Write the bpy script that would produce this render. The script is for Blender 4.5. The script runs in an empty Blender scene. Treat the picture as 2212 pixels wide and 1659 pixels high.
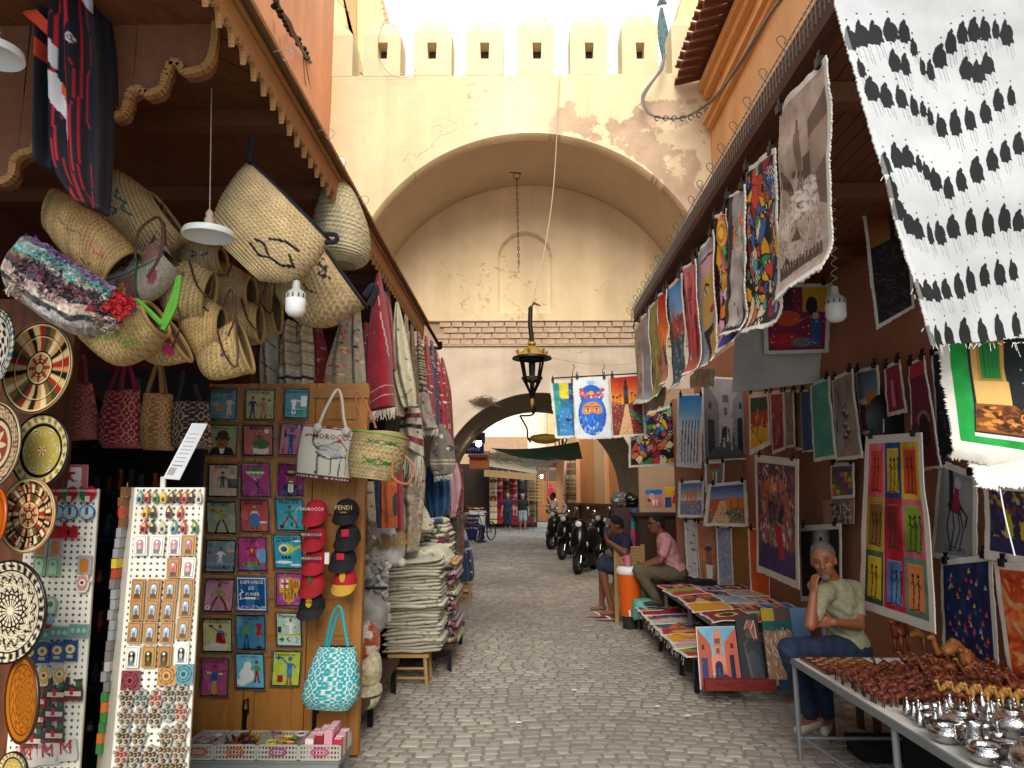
import bpy, bmesh, math, random
import numpy as np
from mathutils import Vector, Matrix
R=math.radians
random.seed(7); rng=np.random.default_rng(7)
SC=bpy.context.scene
# ---------------- camera
F=1600.0; W0,H0=2212.0,1659.0
CAM=Vector((0,0,1.65)); PITCH=math.atan(238.5/F); YAW=0.0150
cd=bpy.data.cameras.new('camera'); cam=bpy.data.objects.new('camera',cd); SC.collection.objects.link(cam)
cd.sensor_width=36; cd.lens=36*F/W0; cd.clip_start=.05; cd.clip_end=500
cam.location=CAM; cam.rotation_euler=(math.pi/2+PITCH,0,YAW); SC.camera=cam
RM=Matrix.Rotation(YAW,3,'Z')@Matrix.Rotation(math.pi/2+PITCH,3,'X')
# ---------------- light
wd=bpy.data.worlds.new('World'); SC.world=wd; wd.use_nodes=True
nt=wd.node_tree; nt.nodes.clear()
sk=nt.nodes.new('ShaderNodeTexSky'); sk.sky_type='NISHITA'; sk.sun_disc=False
SUN_EL=R(33); SUN_ROT=R(180)
sk.sun_elevation=SUN_EL; sk.sun_rotation=SUN_ROT; sk.dust_density=3; sk.air_density=1
bg=nt.nodes.new('ShaderNodeBackground'); bg.inputs[1].default_value=.105
mx=nt.nodes.new('ShaderNodeMixRGB'); mx.inputs[0].default_value=.9
mx.inputs[2].default_value=(5.6,7.0,7.9,1)
out=nt.nodes.new('ShaderNodeOutputWorld')
nt.links.new(sk.outputs[0],mx.inputs[1]); nt.links.new(mx.outputs[0],bg.inputs[0]); nt.links.new(bg.outputs[0],out.inputs[0])
sl=bpy.data.lights.new('sun','SUN'); sl.energy=1.85; sl.angle=R(40); sl.color=(1,.93,.82)
so=bpy.data.objects.new('sun',sl); SC.collection.objects.link(so)
so.rotation_euler=Vector((-math.sin(SUN_ROT)*math.cos(SUN_EL)*-1,math.cos(SUN_ROT)*math.cos(SUN_EL),math.sin(SUN_EL))).to_track_quat('Z','Y').to_euler()
SC.view_settings.view_transform='Standard'; SC.view_settings.look='None'; SC.view_settings.gamma=1
SC.view_settings.exposure=1.1; SC.view_settings.use_curve_mapping=False
SC.cycles.max_bounces=6; SC.cycles.diffuse_bounces=4; SC.cycles.glossy_bounces=3; SC.cycles.transmission_bounces=4; SC.cycles.transparent_max_bounces=6
# ---------------- pixel helpers (photo at 2212x1659): a point of the place seen at u,v on a given plane
def ray(u,v): return RM@Vector(((u-W0/2)/F,-(v-H0/2)/F,-1))
def PY(u,v,Y): d=ray(u,v); return CAM+d*(Y/d.y)
def PX(u,v,X): d=ray(u,v); return CAM+d*(X/d.x)
def PZ(u,v,Z=0): d=ray(u,v); return CAM+d*((Z-CAM.z)/d.z)
# ---------------- colour
def hx(c):
 if not isinstance(c,str): return np.array(c[:3],float)
 return np.array([int(c[i:i+2],16)/255 for i in (0,2,4)])
def lin(a): a=np.clip(a,0,1); return np.where(a<.04045,a/12.92,((a+.055)/1.055)**2.4)
MATS={}
def M(name,col='808080',rough=.75,var=.12,scale=4,bump=.15,bscale=60,metal=0,attr=False,emis=0,stretch=None,spec=.4,sheen=0,wave=None,trans=0):
 if name in MATS: return MATS[name]
 m=bpy.data.materials.new(name); MATS[name]=m; m.use_nodes=True; t=m.node_tree; b=t.nodes['Principled BSDF']; L=t.links
 b.inputs['Roughness'].default_value=rough; b.inputs['Metallic'].default_value=metal; b.inputs['Specular IOR Level'].default_value=spec
 if sheen: b.inputs['Sheen Weight'].default_value=sheen
 if trans: b.inputs['Transmission Weight'].default_value=trans
 tc=t.nodes.new('ShaderNodeTexCoord'); mp=t.nodes.new('ShaderNodeMapping'); L.new(tc.outputs['Object'],mp.inputs[0])
 if stretch: mp.inputs['Scale'].default_value=stretch
 if attr: a=t.nodes.new('ShaderNodeAttribute'); a.attribute_name='Col'; csrc=a.outputs[0]
 else: a=t.nodes.new('ShaderNodeRGB'); a.outputs[0].default_value=(*lin(hx(col)),1); csrc=a.outputs[0]
 n=t.nodes.new('ShaderNodeTexNoise'); n.inputs['Scale'].default_value=scale; n.inputs['Detail'].default_value=6; n.inputs['Roughness'].default_value=.65; L.new(mp.outputs[0],n.inputs[0])
 mr=t.nodes.new('ShaderNodeMapRange'); mr.inputs[1].default_value=.25; mr.inputs[2].default_value=.75; mr.inputs[3].default_value=1-var; mr.inputs[4].default_value=1+var*.6; L.new(n.outputs[0],mr.inputs[0])
 mu=t.nodes.new('ShaderNodeMixRGB'); mu.blend_type='MULTIPLY'; mu.inputs[0].default_value=1; L.new(csrc,mu.inputs[1]); L.new(mr.outputs[0],mu.inputs[2])
 col_out=mu.outputs[0]
 if wave:
  wv=t.nodes.new('ShaderNodeTexWave'); wv.inputs['Scale'].default_value=wave[0]; wv.inputs['Distortion'].default_value=wave[1]; wv.inputs['Detail'].default_value=3; wv.bands_direction=wave[3] if len(wave)>3 else 'X'
  L.new(mp.outputs[0],wv.inputs[0]); m2=t.nodes.new('ShaderNodeMapRange'); m2.inputs[3].default_value=1-wave[2]; m2.inputs[4].default_value=1; L.new(wv.outputs[1],m2.inputs[0])
  mu2=t.nodes.new('ShaderNodeMixRGB'); mu2.blend_type='MULTIPLY'; mu2.inputs[0].default_value=1; L.new(col_out,mu2.inputs[1]); L.new(m2.outputs[0],mu2.inputs[2]); col_out=mu2.outputs[0]
 L.new(col_out,b.inputs['Base Color'])
 if emis: L.new(col_out,b.inputs['Emission Color']); b.inputs['Emission Strength'].default_value=emis
 if bump:
  n2=t.nodes.new('ShaderNodeTexNoise'); n2.inputs['Scale'].default_value=bscale; n2.inputs['Detail'].default_value=4; L.new(mp.outputs[0],n2.inputs[0])
  bp=t.nodes.new('ShaderNodeBump'); bp.inputs['Strength'].default_value=bump; bp.inputs['Distance'].default_value=.01; L.new(n2.outputs[0],bp.inputs['Height']); L.new(bp.outputs[0],b.inputs['Normal'])
 return m
CANV=M('painted_canvas',attr=True,rough=.75,var=.06,scale=25,bump=.12,bscale=300)
GLOS=M('glossy_paint',attr=True,rough=.22,var=.05,bump=.05,bscale=60,spec=.5)
WOOL=M('woven_wool',attr=True,rough=.95,var=.16,scale=60,bump=.5,bscale=180,sheen=.2)
CLOT=M('cotton_cloth',attr=True,rough=.85,var=.07,scale=8,bump=.15,bscale=200)
PLAS=M('painted_plaster',attr=True,rough=.9,var=.07,scale=3,bump=.25,bscale=50,spec=.2)
STRAW=M('woven_straw',attr=True,rough=.7,var=.22,scale=50,bump=.5,bscale=160)
CERAM=M('glazed_ceramic',attr=True,rough=.25,var=.06,bump=.04)
STONE=M('setts',attr=True,rough=.8,var=.07,scale=14,bump=.3,bscale=70,spec=.3)
IRON=M('black_iron','0c0d10',rough=.45,var=.1,metal=.3)
DARKW=M('dark_wood','4a2e20',rough=.6,wave=(6,6,.3,'X'))
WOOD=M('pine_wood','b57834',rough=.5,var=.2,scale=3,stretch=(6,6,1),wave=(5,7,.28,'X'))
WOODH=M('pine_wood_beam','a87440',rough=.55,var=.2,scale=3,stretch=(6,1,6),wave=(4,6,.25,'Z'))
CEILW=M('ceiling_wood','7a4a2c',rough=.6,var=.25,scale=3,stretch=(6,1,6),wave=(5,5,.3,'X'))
GREY=M('painted_steel','7d8184',rough=.5,var=.15,metal=.3)
WHITE=M('white_enamel','dcdcd8',rough=.3,var=.04,bump=.02)
# ---------------- object plumbing
COL=SC.collection
def tag(o,label=None,cat=None,group=None,kind=None):
 if label: o['label']=label
 if cat: o['category']=cat
 if group: o['group']=group
 if kind: o['kind']=kind
 return o
def empty(name,loc=(0,0,0),label=None,cat=None,group=None,rz=0):
 o=bpy.data.objects.new(name,None); COL.objects.link(o); o.location=loc; o.rotation_euler=(0,0,rz); o.empty_display_size=.1
 return tag(o,label,cat,group)
def link(name,me,mat=None,parent=None,loc=None):
 o=bpy.data.objects.new(name,me); COL.objects.link(o)
 if mat and not me.materials: me.materials.append(mat)
 if loc is not None: o.location=loc
 if parent:
  o.parent=parent; o.matrix_parent_inverse=pinv(parent)
 return o
def pinv(p):
 m=Matrix.LocRotScale(p.location,p.rotation_euler,p.scale)
 if p.parent: m=(p.matrix_parent_inverse and pinv(p.parent).inverted()@p.matrix_parent_inverse or Matrix())@m
 return m.inverted()
def mesh(name,V,Fc,col=None,smooth=False):
 me=bpy.data.meshes.new(name); V=np.asarray(V,dtype=np.float32).reshape(-1,3)
 if isinstance(Fc,np.ndarray):
  n=len(Fc); k=Fc.shape[1]
  me.vertices.add(len(V)); me.vertices.foreach_set('co',V.ravel()); me.loops.add(n*k); me.polygons.add(n)
  me.polygons.foreach_set('loop_start',np.arange(0,n*k,k,dtype=np.int32)); me.loops.foreach_set('vertex_index',Fc.ravel().astype(np.int32))
  me.update(calc_edges=True)
 else: me.from_pydata([tuple(map(float,v)) for v in V],[],Fc)
 if smooth: me.polygons.foreach_set('use_smooth',[True]*len(me.polygons))
 if col is not None:
  at=me.color_attributes.new('Col','FLOAT_COLOR','POINT'); c=np.ones((len(V),4),np.float32); c[:,:3]=lin(col); at.data.foreach_set('color',c.ravel())
 me.validate(); return me
class B:   # collects simple shapes into one mesh
 def __init__(s): s.v=[]; s.f=[]; s.c=[]; s.k=None
 def add(s,V,Fc,col=None):
  o=len(s.v); s.v+= [tuple(p) for p in V]; s.f+=[tuple(i+o for i in f) for f in Fc]
  s.c+=[tuple(hx(col)) if col is not None else (.5,.5,.5)]*len(V)
  if col is not None: s.k=1
  return s
 def box(s,a,b,col=None):
  x0,y0,z0=[min(p,q) for p,q in zip(a,b)]; x1,y1,z1=[max(p,q) for p,q in zip(a,b)]
  return s.add([(x0,y0,z0),(x1,y0,z0),(x1,y1,z0),(x0,y1,z0),(x0,y0,z1),(x1,y0,z1),(x1,y1,z1),(x0,y1,z1)],[(0,3,2,1),(4,5,6,7),(0,1,5,4),(1,2,6,5),(2,3,7,6),(3,0,4,7)],col)
 def obox(s,c,ax,ay,az,col=None):
  c,ax,ay,az=map(Vector,(c,ax,ay,az)); P=[c+ax*i+ay*j+az*k for k in(-1,1) for i,j in((-1,-1),(1,-1),(1,1),(-1,1))]
  return s.add(P,[(0,3,2,1),(4,5,6,7),(0,1,5,4),(1,2,6,5),(2,3,7,6),(3,0,4,7)],col)
 def tube(s,pts,r,n=6,col=None,cap=True):
  pts=[Vector(p) for p in pts]; rr=r if isinstance(r,(list,tuple)) else [r]*len(pts); V=[];Fc=[]
  up=None
  for i,p in enumerate(pts):
   t=(pts[min(i+1,len(pts)-1)]-pts[max(i-1,0)]).normalized()
   if up is None: up=Vector((0,0,1)) if abs(t.z)<.9 else Vector((1,0,0))
   a=t.cross(up)
   if a.length<1e-4: a=t.cross(Vector((.3,1,.2)))
   a.normalize(); b=a.cross(t).normalized(); up=b
   for k in range(n): an=2*math.pi*k/n; V.append(p+(a*math.cos(an)+b*math.sin(an))*rr[i])
  m=len(pts)
  for i in range(m-1):
   for k in range(n): Fc.append((i*n+k,i*n+(k+1)%n,(i+1)*n+(k+1)%n,(i+1)*n+k))
  if cap: Fc.append(tuple(range(n))[::-1]); Fc.append(tuple((m-1)*n+k for k in range(n)))
  return s.add(V,Fc,col)
 def lathe(s,prof,n=20,c=(0,0,0),M3=None,col=None,cap=True):
  c=Vector(c); M3=M3 or Matrix.Identity(3); V=[];Fc=[]
  for r,z in prof:
   for k in range(n): a=2*math.pi*k/n; V.append(c+M3@Vector((r*math.cos(a),r*math.sin(a),z)))
  m=len(prof)
  for i in range(m-1):
   for k in range(n): Fc.append((i*n+k,i*n+(k+1)%n,(i+1)*n+(k+1)%n,(i+1)*n+k))
  if cap: Fc.append(tuple(range(n))[::-1]); Fc.append(tuple((m-1)*n+k for k in range(n)))
  return s.add(V,Fc,col)
 def sph(s,c,r,n=10,m=7,col=None,M3=None):
  r=r if isinstance(r,(tuple,list)) else (r,r,r); c=Vector(c); V=[];Fc=[]; M3=M3 or Matrix.Identity(3)
  for i in range(m+1):
   t=math.pi*i/m
   for k in range(n): a=2*math.pi*k/n; V.append(c+M3@Vector((r[0]*math.sin(t)*math.cos(a),r[1]*math.sin(t)*math.sin(a),-r[2]*math.cos(t))))
  for i in range(m):
   for k in range(n): Fc.append((i*n+k,i*n+(k+1)%n,(i+1)*n+(k+1)%n,(i+1)*n+k))
  return s.add(V,Fc,col)
 def prism(s,pts,ext,col=None):  # planar polygon (3d points) pushed along ext
  e=Vector(ext); n=len(pts); P=[Vector(p) for p in pts]; V=P+[p+e for p in P]
  return s.add(V,[tuple(range(n)),tuple(range(2*n-1,n-1,-1))]+[(i,(i+1)%n+0,(i+1)%n+n,i+n)[::-1] for i in range(n)],col)
 def obj(s,name,mat,parent=None,smooth=False,loc=None):
  me=mesh(name,s.v,s.f,np.array(s.c) if s.k else None,smooth)
  bm=bmesh.new(); bm.from_mesh(me); bmesh.ops.recalc_face_normals(bm,faces=bm.faces); bm.to_mesh(me); bm.free()
  return link(name,me,mat,parent,loc)
def _obj(s,name,mat,parent=None,smooth=False,loc=None):
 me=mesh(name,s.v,s.f,np.array(s.c) if s.k else None,smooth)
 bm=bmesh.new(); bm.from_mesh(me); bmesh.ops.recalc_face_normals(bm,faces=bm.faces)
 if smooth:
  for e in bm.edges:
   if len(e.link_faces)==2 and e.calc_face_angle(0)>.9: e.smooth=False
 bm.to_mesh(me); bm.free()
 return link(name,me,mat,parent,loc)
B.obj=_obj
def copytree(o,loc=None,rz=None,label=None,group=None,parent=None,sc=None):
 c=o.copy(); COL.objects.link(c); c.parent=parent
 if loc is not None: c.location=loc
 if rz is not None: c.rotation_euler=(0,0,rz)
 if sc is not None: c.scale=(sc,)*3
 if label: c['label']=label
 if group: c['group']=group
 for ch in list(o.children):
  k=copytree(ch,parent=c); k.matrix_parent_inverse=ch.matrix_parent_inverse.copy()
 return c
# ---------------- numpy noise and painter
def vnoise(h,w,sy,sx,oct=4,seed=0,fall=.5):
 r=np.random.default_rng(seed); out=np.zeros((h,w)); amp=1; tot=0
 for o in range(oct):
  gy,gx=int(sy*2**o)+2,int(sx*2**o)+2; g=r.random((gy,gx))
  y=np.linspace(0,gy-1.001,h); x=np.linspace(0,gx-1.001,w); yi=y.astype(int); xi=x.astype(int)
  fy=(y-yi)[:,None]; fx=(x-xi)[None]; fy=fy*fy*(3-2*fy); fx=fx*fx*(3-2*fx)
  v=(g[yi][:,xi]*(1-fx)+g[yi][:,xi+1]*fx)*(1-fy)+(g[yi+1][:,xi]*(1-fx)+g[yi+1][:,xi+1]*fx)*fy
  out+=v*amp; tot+=amp; amp*=fall
 return out/tot
def wn(X,Z,sc,oct=4,seed=0,fall=.5):   # noise sampled in metres
 T=vnoise(900,900,sc*8,sc*8,oct,seed,fall); return T[np.clip(((Z%14)/14*899).astype(int),0,899),np.clip((((X+7)%14)/14*899).astype(int),0,899)]
class Art:
 def __init__(s,w,h,bg='ffffff',k=None,seed=0):
  s.w,s.h=max(2,w),max(2,h); s.k=k or s.h/s.w; s.r=np.random.default_rng(seed+11); s.seed=seed
  s.X,s.Y=np.meshgrid(np.linspace(0,1,s.w),np.linspace(0,1,s.h)); s.a=np.zeros((s.h,s.w,3))+hx(bg); s.box=(0,0,1,1); s.clip=None
 def sub(s,x0,y0,x1,y1): s.box=(x0,y0,x1,y1); s.clip=(s.X>=x0)&(s.X<=x1)&(s.Y>=y0)&(s.Y<=y1); return s
 def full(s): s.box=(0,0,1,1); s.clip=None; return s
 @property
 def x(s): return (s.X-s.box[0])/(s.box[2]-s.box[0])
 @property
 def y(s): return (s.Y-s.box[1])/(s.box[3]-s.box[1])
 @property
 def kk(s): return s.k*(s.box[3]-s.box[1])/(s.box[2]-s.box[0])
 def put(s,m,col,al=1):
  if s.clip is not None: m=m&s.clip
  s.a[m]=s.a[m]*(1-al)+hx(col)*al
 def fill(s,col,al=1): s.put(np.ones_like(s.X,bool),col,al)
 def rect(s,x0,y0,x1,y1,col,al=1): s.put((s.x>=x0)&(s.x<=x1)&(s.y>=y0)&(s.y<=y1),col,al)
 def ell(s,cx,cy,rx,ry,col,rot=0,al=1,ring=None):
  dx=s.x-cx; dy=(s.y-cy)*s.kk; c,n=math.cos(rot),math.sin(rot); a=(dx*c+dy*n)/rx; b=(-dx*n+dy*c)/(ry); q=a*a+b*b; m=q<=1
  if ring: m&=q>(1-ring)**2
  s.put(m,col,al)
 def poly(s,pts,col,al=1):
  x,y=s.x,s.y; m=np.zeros_like(x,bool); n=len(pts)
  for i in range(n):
   x0,y0=pts[i]; x1,y1=pts[(i+1)%n]
   if y0==y1: continue
   m^=((y0>y)!=(y1>y))&(x<(x1-x0)*(y-y0)/(y1-y0)+x0)
  s.put(m,col,al)
 def line(s,pts,w,col,al=1):
  w=max(w/2,.55/s.w/(s.box[2]-s.box[0])); x=s.x; y=s.y*s.kk; m=np.zeros_like(x,bool)
  for (x0,y0),(x1,y1) in zip(pts,pts[1:]):
   y0*=s.kk; y1*=s.kk; dx,dy=x1-x0,y1-y0; L=dx*dx+dy*dy+1e-9; t=np.clip(((x-x0)*dx+(y-y0)*dy)/L,0,1)
   m|=(x-x0-t*dx)**2+(y-y0-t*dy)**2<w*w
  s.put(m,col,al)
 def grad(s,c0,c1,y0=0,y1=1):
  t=np.clip((s.y-y0)/(y1-y0),0,1)[...,None]; m=(s.y>=y0-.001)&(s.y<=y1+.001)
  if s.clip is not None: m&=s.clip
  s.a[m]=(hx(c0)*(1-t)+hx(c1)*t)[m]
 def noise(s,sc,amp,seed=0,col=None,th=None):
  n=vnoise(s.h,s.w,sc*s.k,sc,4,seed+s.seed)
  if col is not None: s.put(n>(th or .55),col)
  else:
   d=((n-.5)*2*amp)[...,None]
   if s.clip is not None: d=d*s.clip[...,None]
   s.a=np.clip(s.a+d,0,1)
 def dabs(s,n,cols,x0=0,y0=0,x1=1,y1=1,l=.08,w=.02,ang=None,al=.85):
  for i in range(n):
   cx,cy=s.r.uniform(x0,x1),s.r.uniform(y0,y1); a=(s.r.uniform(0,6.3) if ang is None else ang+s.r.normal()*.25); L=l*s.r.uniform(.5,1.3)
   s.ell(cx,cy,L/2,w/2*s.r.uniform(.7,1.4),cols[s.r.integers(len(cols))],rot=a,al=al)
 def cells(s,n,cols,edge='101010',ew=.006,x0=0,y0=0,x1=1,y1=1,warp=.03):
  px=s.r.uniform(x0,x1,n); py=s.r.uniform(y0,y1,n); ci=s.r.integers(0,len(cols),n)
  wx=(vnoise(s.h,s.w,5*s.k,5,3,s.seed+5)-.5)*warp*4; wy=(vnoise(s.h,s.w,5*s.k,5,3,s.seed+6)-.5)*warp*4
  d1=np.full(s.X.shape,9.); d2=d1.copy(); idx=np.zeros(s.X.shape,int); x=s.x+wx; y=(s.y+wy)*s.kk
  for i in range(n):
   d=np.hypot(x-px[i],y-py[i]*s.kk); nw=d<d1; d2=np.where(nw,d1,np.minimum(d2,d)); idx=np.where(nw,i,idx); d1=np.where(nw,d,d1)
  C=np.array([hx(c) for c in cols])[ci][idx]; m=(s.x>=x0)&(s.x<=x1)&(s.y>=y0)&(s.y<=y1)
  if s.clip is not None: m&=s.clip
  s.a[m]=C[m]; s.put(m&(d2-d1<ew*2),edge)
def pxsize(a,b):  # size in render pixels of a 3d segment
 def pr(p): q=RM.transposed()@(Vector(p)-CAM); return (q.x/-q.z*F,q.y/-q.z*F) if q.z<-.05 else (0,0)
 a,b=pr(a),pr(b); return math.hypot(a[0]-b[0],a[1]-b[1])*1024/W0
def gridfaces(m,n,off=0):
 i,j=np.meshgrid(np.arange(m-1),np.arange(n-1),indexing='ij'); a=(i*n+j).ravel()+off
 return np.stack([a,a+1,a+n+1,a+n],1)
def sheet(name,P,draw,mat=CANV,parent=None,disp=None,thick=.006,q=1.25,back='d8cfc0',seed=0,fray=0,edge=None,mn=4,curl=0):
 """cloth, canvas or board with corners P=TL,TR,BR,BL, its print as colours of a fine grid, thickness behind"""
 P=[Vector(p) for p in P]; w=max(pxsize(P[0],P[1]),pxsize(P[3],P[2])); h=max(pxsize(P[0],P[3]),pxsize(P[1],P[2]))
 n=int(np.clip(w*q,mn,420)); m=int(np.clip(h*q,mn,520)); rw=((P[1]-P[0]).length+(P[2]-P[3]).length)/2; rh=((P[3]-P[0]).length+(P[2]-P[1]).length)/2
 A=Art(n,m,'f0ece4',rh/rw,seed); draw(A); X,Y=A.X,A.Y; r=np.random.default_rng(seed+3)
 ex=X.copy(); ey=Y.copy()
 if fray:
  e=fray; nz=lambda s:(np.convolve(r.normal(size=max(m,n)+6),[.25,.5,.25],'same')[:s])*e/2+ (vnoise(1,s,1,7,3,int(r.integers(999)))[0]-.5)*e*2
  ex[:,0]+=nz(m)/rw; ex[:,-1]+=nz(m)/rw; ey[-1]+=nz(n)/rh*1.3; ey[0]+=nz(n)/rh*.4
  if n>6: ex[:,1]=(ex[:,0]+ex[:,2])/2; ex[:,-2]=(ex[:,-1]+ex[:,-3])/2
  if m>6: ey[-2]=(ey[-1]+ey[-3])/2
 p=[np.array(q) for q in P]
 V=((p[0]*(1-ex[...,None])+p[1]*ex[...,None])*(1-ey[...,None])+(p[3]*(1-ex[...,None])+p[2]*ex[...,None])*ey[...,None])
 N=(P[1]-P[0]+P[2]-P[3]).cross(P[3]-P[0]+P[2]-P[1]).normalized()
 mid=sum(P,Vector())/4
 if N.dot(CAM-mid)<0: N=-N
 N=np.array(N)
 D=np.zeros_like(X)
 if disp:
  D=D+disp*((vnoise(m,n,2.2*A.k,2.2,2,seed+50)-.5)*2+.35*(vnoise(m,n,5*A.k,6,2,seed+51)-.5))
 if curl: D=D+curl*(np.clip((Y-.86)/.14,0,1)**2-.3*np.clip((.2-X)/.2,0,1)**2)
 V=V+D[...,None]*N; Bk=V-thick*N
 V=V.reshape(-1,3); Bk=Bk.reshape(-1,3); nn=m*n; f=gridfaces(m,n); fb=f[:,::-1]+nn
 bd=np.concatenate([np.arange(n),np.arange(1,m)*n+n-1,(m-1)*n+np.arange(n-2,-1,-1),np.arange(m-2,-1,-1)*n]); a=bd[:-1];b=bd[1:]
 side=np.stack([a,a+nn,b+nn,b],1)
 col=A.a.reshape(-1,3); cb=np.zeros_like(col)+hx(back)
 me=mesh(name,np.concatenate([V,Bk]),np.concatenate([f,fb,side]),np.concatenate([col,cb]),smooth=bool(disp))
 o=link(name,me,mat,parent); return o
def loft(name,rows,Y,thick,draw,mat=WOOL,parent=None,n=None,m=None,fold=(0,0,0),open_=False,noise=0,seed=0,inner='b8a888',q=1.2,cap=True,sq=1,ripple=None,endround=0):
 """closed or open body lofted through rows (uL,vL,uR,vR[,dY]) at depth Y with real thickness behind and before"""
 rs=[]
 for r_ in rows:
  y=Y+(r_[4] if len(r_)>4 else 0); rs.append((PY(r_[0],r_[1],y),PY(r_[2],r_[3],y)))
 K=len(rs); th=thick if isinstance(thick,(list,tuple)) else [thick]*K
 hp=sum(pxsize((rs[i][0]+rs[i][1])/2,(rs[i+1][0]+rs[i+1][1])/2) for i in range(K-1)); wp=max(pxsize(*r_) for r_ in rs)
 m=m or int(np.clip(hp*q,6,260)); n=n or int(np.clip(wp*q*1.6,10,360)); n+=n%2
 t=np.linspace(0,K-1,m);
 def interp(arr):
  arr=np.array(arr,float); i=np.clip(t.astype(int),0,K-2); f=(t-i)
  p0=arr[np.clip(i-1,0,K-1)];p1=arr[i];p2=arr[i+1];p3=arr[np.clip(i+2,0,K-1)]
  if arr.ndim>1: f=f[:,None]
  return .5*((2*p1)+(-p0+p2)*f+(2*p0-5*p1+4*p2-p3)*f*f+(-p0+3*p1-3*p2+p3)*f**3)
 Lp=interp([r_[0] for r_ in rs]); Rp=interp([r_[1] for r_ in rs]); T=interp(th); C=(Lp+Rp)/2; Wv=(Lp-Rp)/2
 if endround:
  tt=np.linspace(0,1,m); s_=np.sqrt(np.clip(1-(1-np.clip(np.minimum(tt,1-tt)/endround,0,1))**2,0.02,1)); Wv=Wv*(.75+.25*s_)[:,None]; T=T*s_
 ax=np.gradient(C,axis=0); N=np.cross(ax,Wv); N/= np.linalg.norm(N,axis=1)[:,None]+1e-9
 for i in range(m):
  if N[i][1]>0: N[i]=-N[i]
 a=np.linspace(0,2*math.pi,n,endpoint=False); ca=np.cos(a); sa=np.sin(a)
 if sq!=1: ca=np.sign(ca)*np.abs(ca)**sq; sa=np.sign(sa)*np.abs(sa)**sq
 amp,fr,ph=fold; tt=np.linspace(0,1,m)[:,None]
 mod=1+amp*np.sin(fr*a[None]+ph+tt*1.5+ .8*np.sin(tt*5+ph))
 nz=(vnoise(m,n,3*m/n+1,4,3,seed+9)-.5)*2*noise; nz[:,-1]=nz[:,0]
 V=C[:,None]+Wv[:,None]*ca[None,:,None]*(1+.25*(mod-1))[...,None]+N[:,None]*(T[:,None]*sa[None]*mod+nz+(ripple(tt,a[None]) if ripple else 0))[...,None]
 hw=float(np.linalg.norm(Wv,axis=1).mean()*2); hh=float(np.linalg.norm(np.diff(C,axis=0),axis=1).sum())
 A=Art(max(4,n//2+1),m,'c8b898',hh/max(hw,1e-3),seed); draw(A)
 xi=np.clip(((1-np.cos(a))/2*(A.w-1)).round().astype(int),0,A.w-1); col=A.a[:,xi]
 f=[]; i,j=np.meshgrid(np.arange(m-1),np.arange(n),indexing='ij'); f=np.stack([(i*n+j).ravel(),(i*n+(j+1)%n).ravel(),((i+1)*n+(j+1)%n).ravel(),((i+1)*n+j).ravel()],1)
 VV=[V.reshape(-1,3)]; CC=[col.reshape(-1,3)]; FF=[f]; off=m*n
 def capend(row,ci):
  nonlocal off
  VV.append(V[row].mean(0)[None]); CC.append(ci[None]); j=np.arange(n); FF.append(np.stack([row%m*n+j,row%m*n+(j+1)%n,np.full(n,off),np.full(n,off)],1)); off+=1
 faces3=[]
 res=[]
 if cap: capend(0,col[0].mean(0))
 if not open_:
  if cap: capend(m-1,col[-1].mean(0))
 else:
  V2=C[:,None]+(V-C[:,None])*.93; V2=V2[::-1]; VV.append(V2.reshape(-1,3)); CC.append(np.zeros((m*n,3))+hx(inner)); b=off
  FF.append(f+b); j=np.arange(n); FF.append(np.stack([(m-1)*n+j,(m-1)*n+(j+1)%n,b+(j+1)%n,b+j],1)); off+=m*n
 F_=np.concatenate(FF); q4=F_[F_[:,2]!=F_[:,3]]; t3=F_[F_[:,2]==F_[:,3]][:,:3]
 V_=np.concatenate(VV); Fl=[tuple(x) for x in q4.tolist()]+[tuple(x) for x in t3.tolist()]
 me=mesh(name,V_,q4 if len(t3)==0 else Fl,np.concatenate(CC),smooth=True)
 bm=bmesh.new(); bm.from_mesh(me); bmesh.ops.recalc_face_normals(bm,faces=bm.faces); bm.to_mesh(me); bm.free()
 return link(name,me,mat,parent)
_fc=0
def word(s,c,right,up,h,col,parent=None,name='lettering',bold=0,off=.004,mat=None,align='CENTER'):
 """flat print made of letters centred at c"""
 cu=bpy.data.curves.new('t','FONT'); cu.body=s; cu.align_x=align; cu.align_y='CENTER'; cu.size=1; cu.offset=bold; cu.resolution_u=1
 o=bpy.data.objects.new('t',cu); COL.objects.link(o); dg=bpy.context.evaluated_depsgraph_get(); dg.update(); me=bpy.data.meshes.new_from_object(o.evaluated_get(dg)); bpy.data.objects.remove(o); bpy.data.curves.remove(cu)
 r=Vector(right).normalized(); u=Vector(up).normalized(); n=r.cross(u); k=h/.7; me.name=name
 S=Vector(right).length if Vector(right).length<.99 else 1
 c=Vector(c)+n*off
 for v in me.vertices: v.co=c+r*v.co.x*k+u*v.co.y*k
 me.materials.clear(); return link(name,me,mat or M('ink_'+(col if isinstance(col,str) else 'x'),col,rough=.6,var=.03,bump=0),parent)
def ordn(i): return ['topmost','second','third','fourth','fifth','sixth','seventh','eighth','ninth','tenth','eleventh','twelfth','thirteenth','fourteenth','fifteenth','sixteenth','seventeenth','eighteenth','nineteenth','twentieth','twenty-first','twenty-second','twenty-third','twenty-fourth','twenty-fifth','twenty-sixth','twenty-seventh','twenty-eighth'][i]
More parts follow.
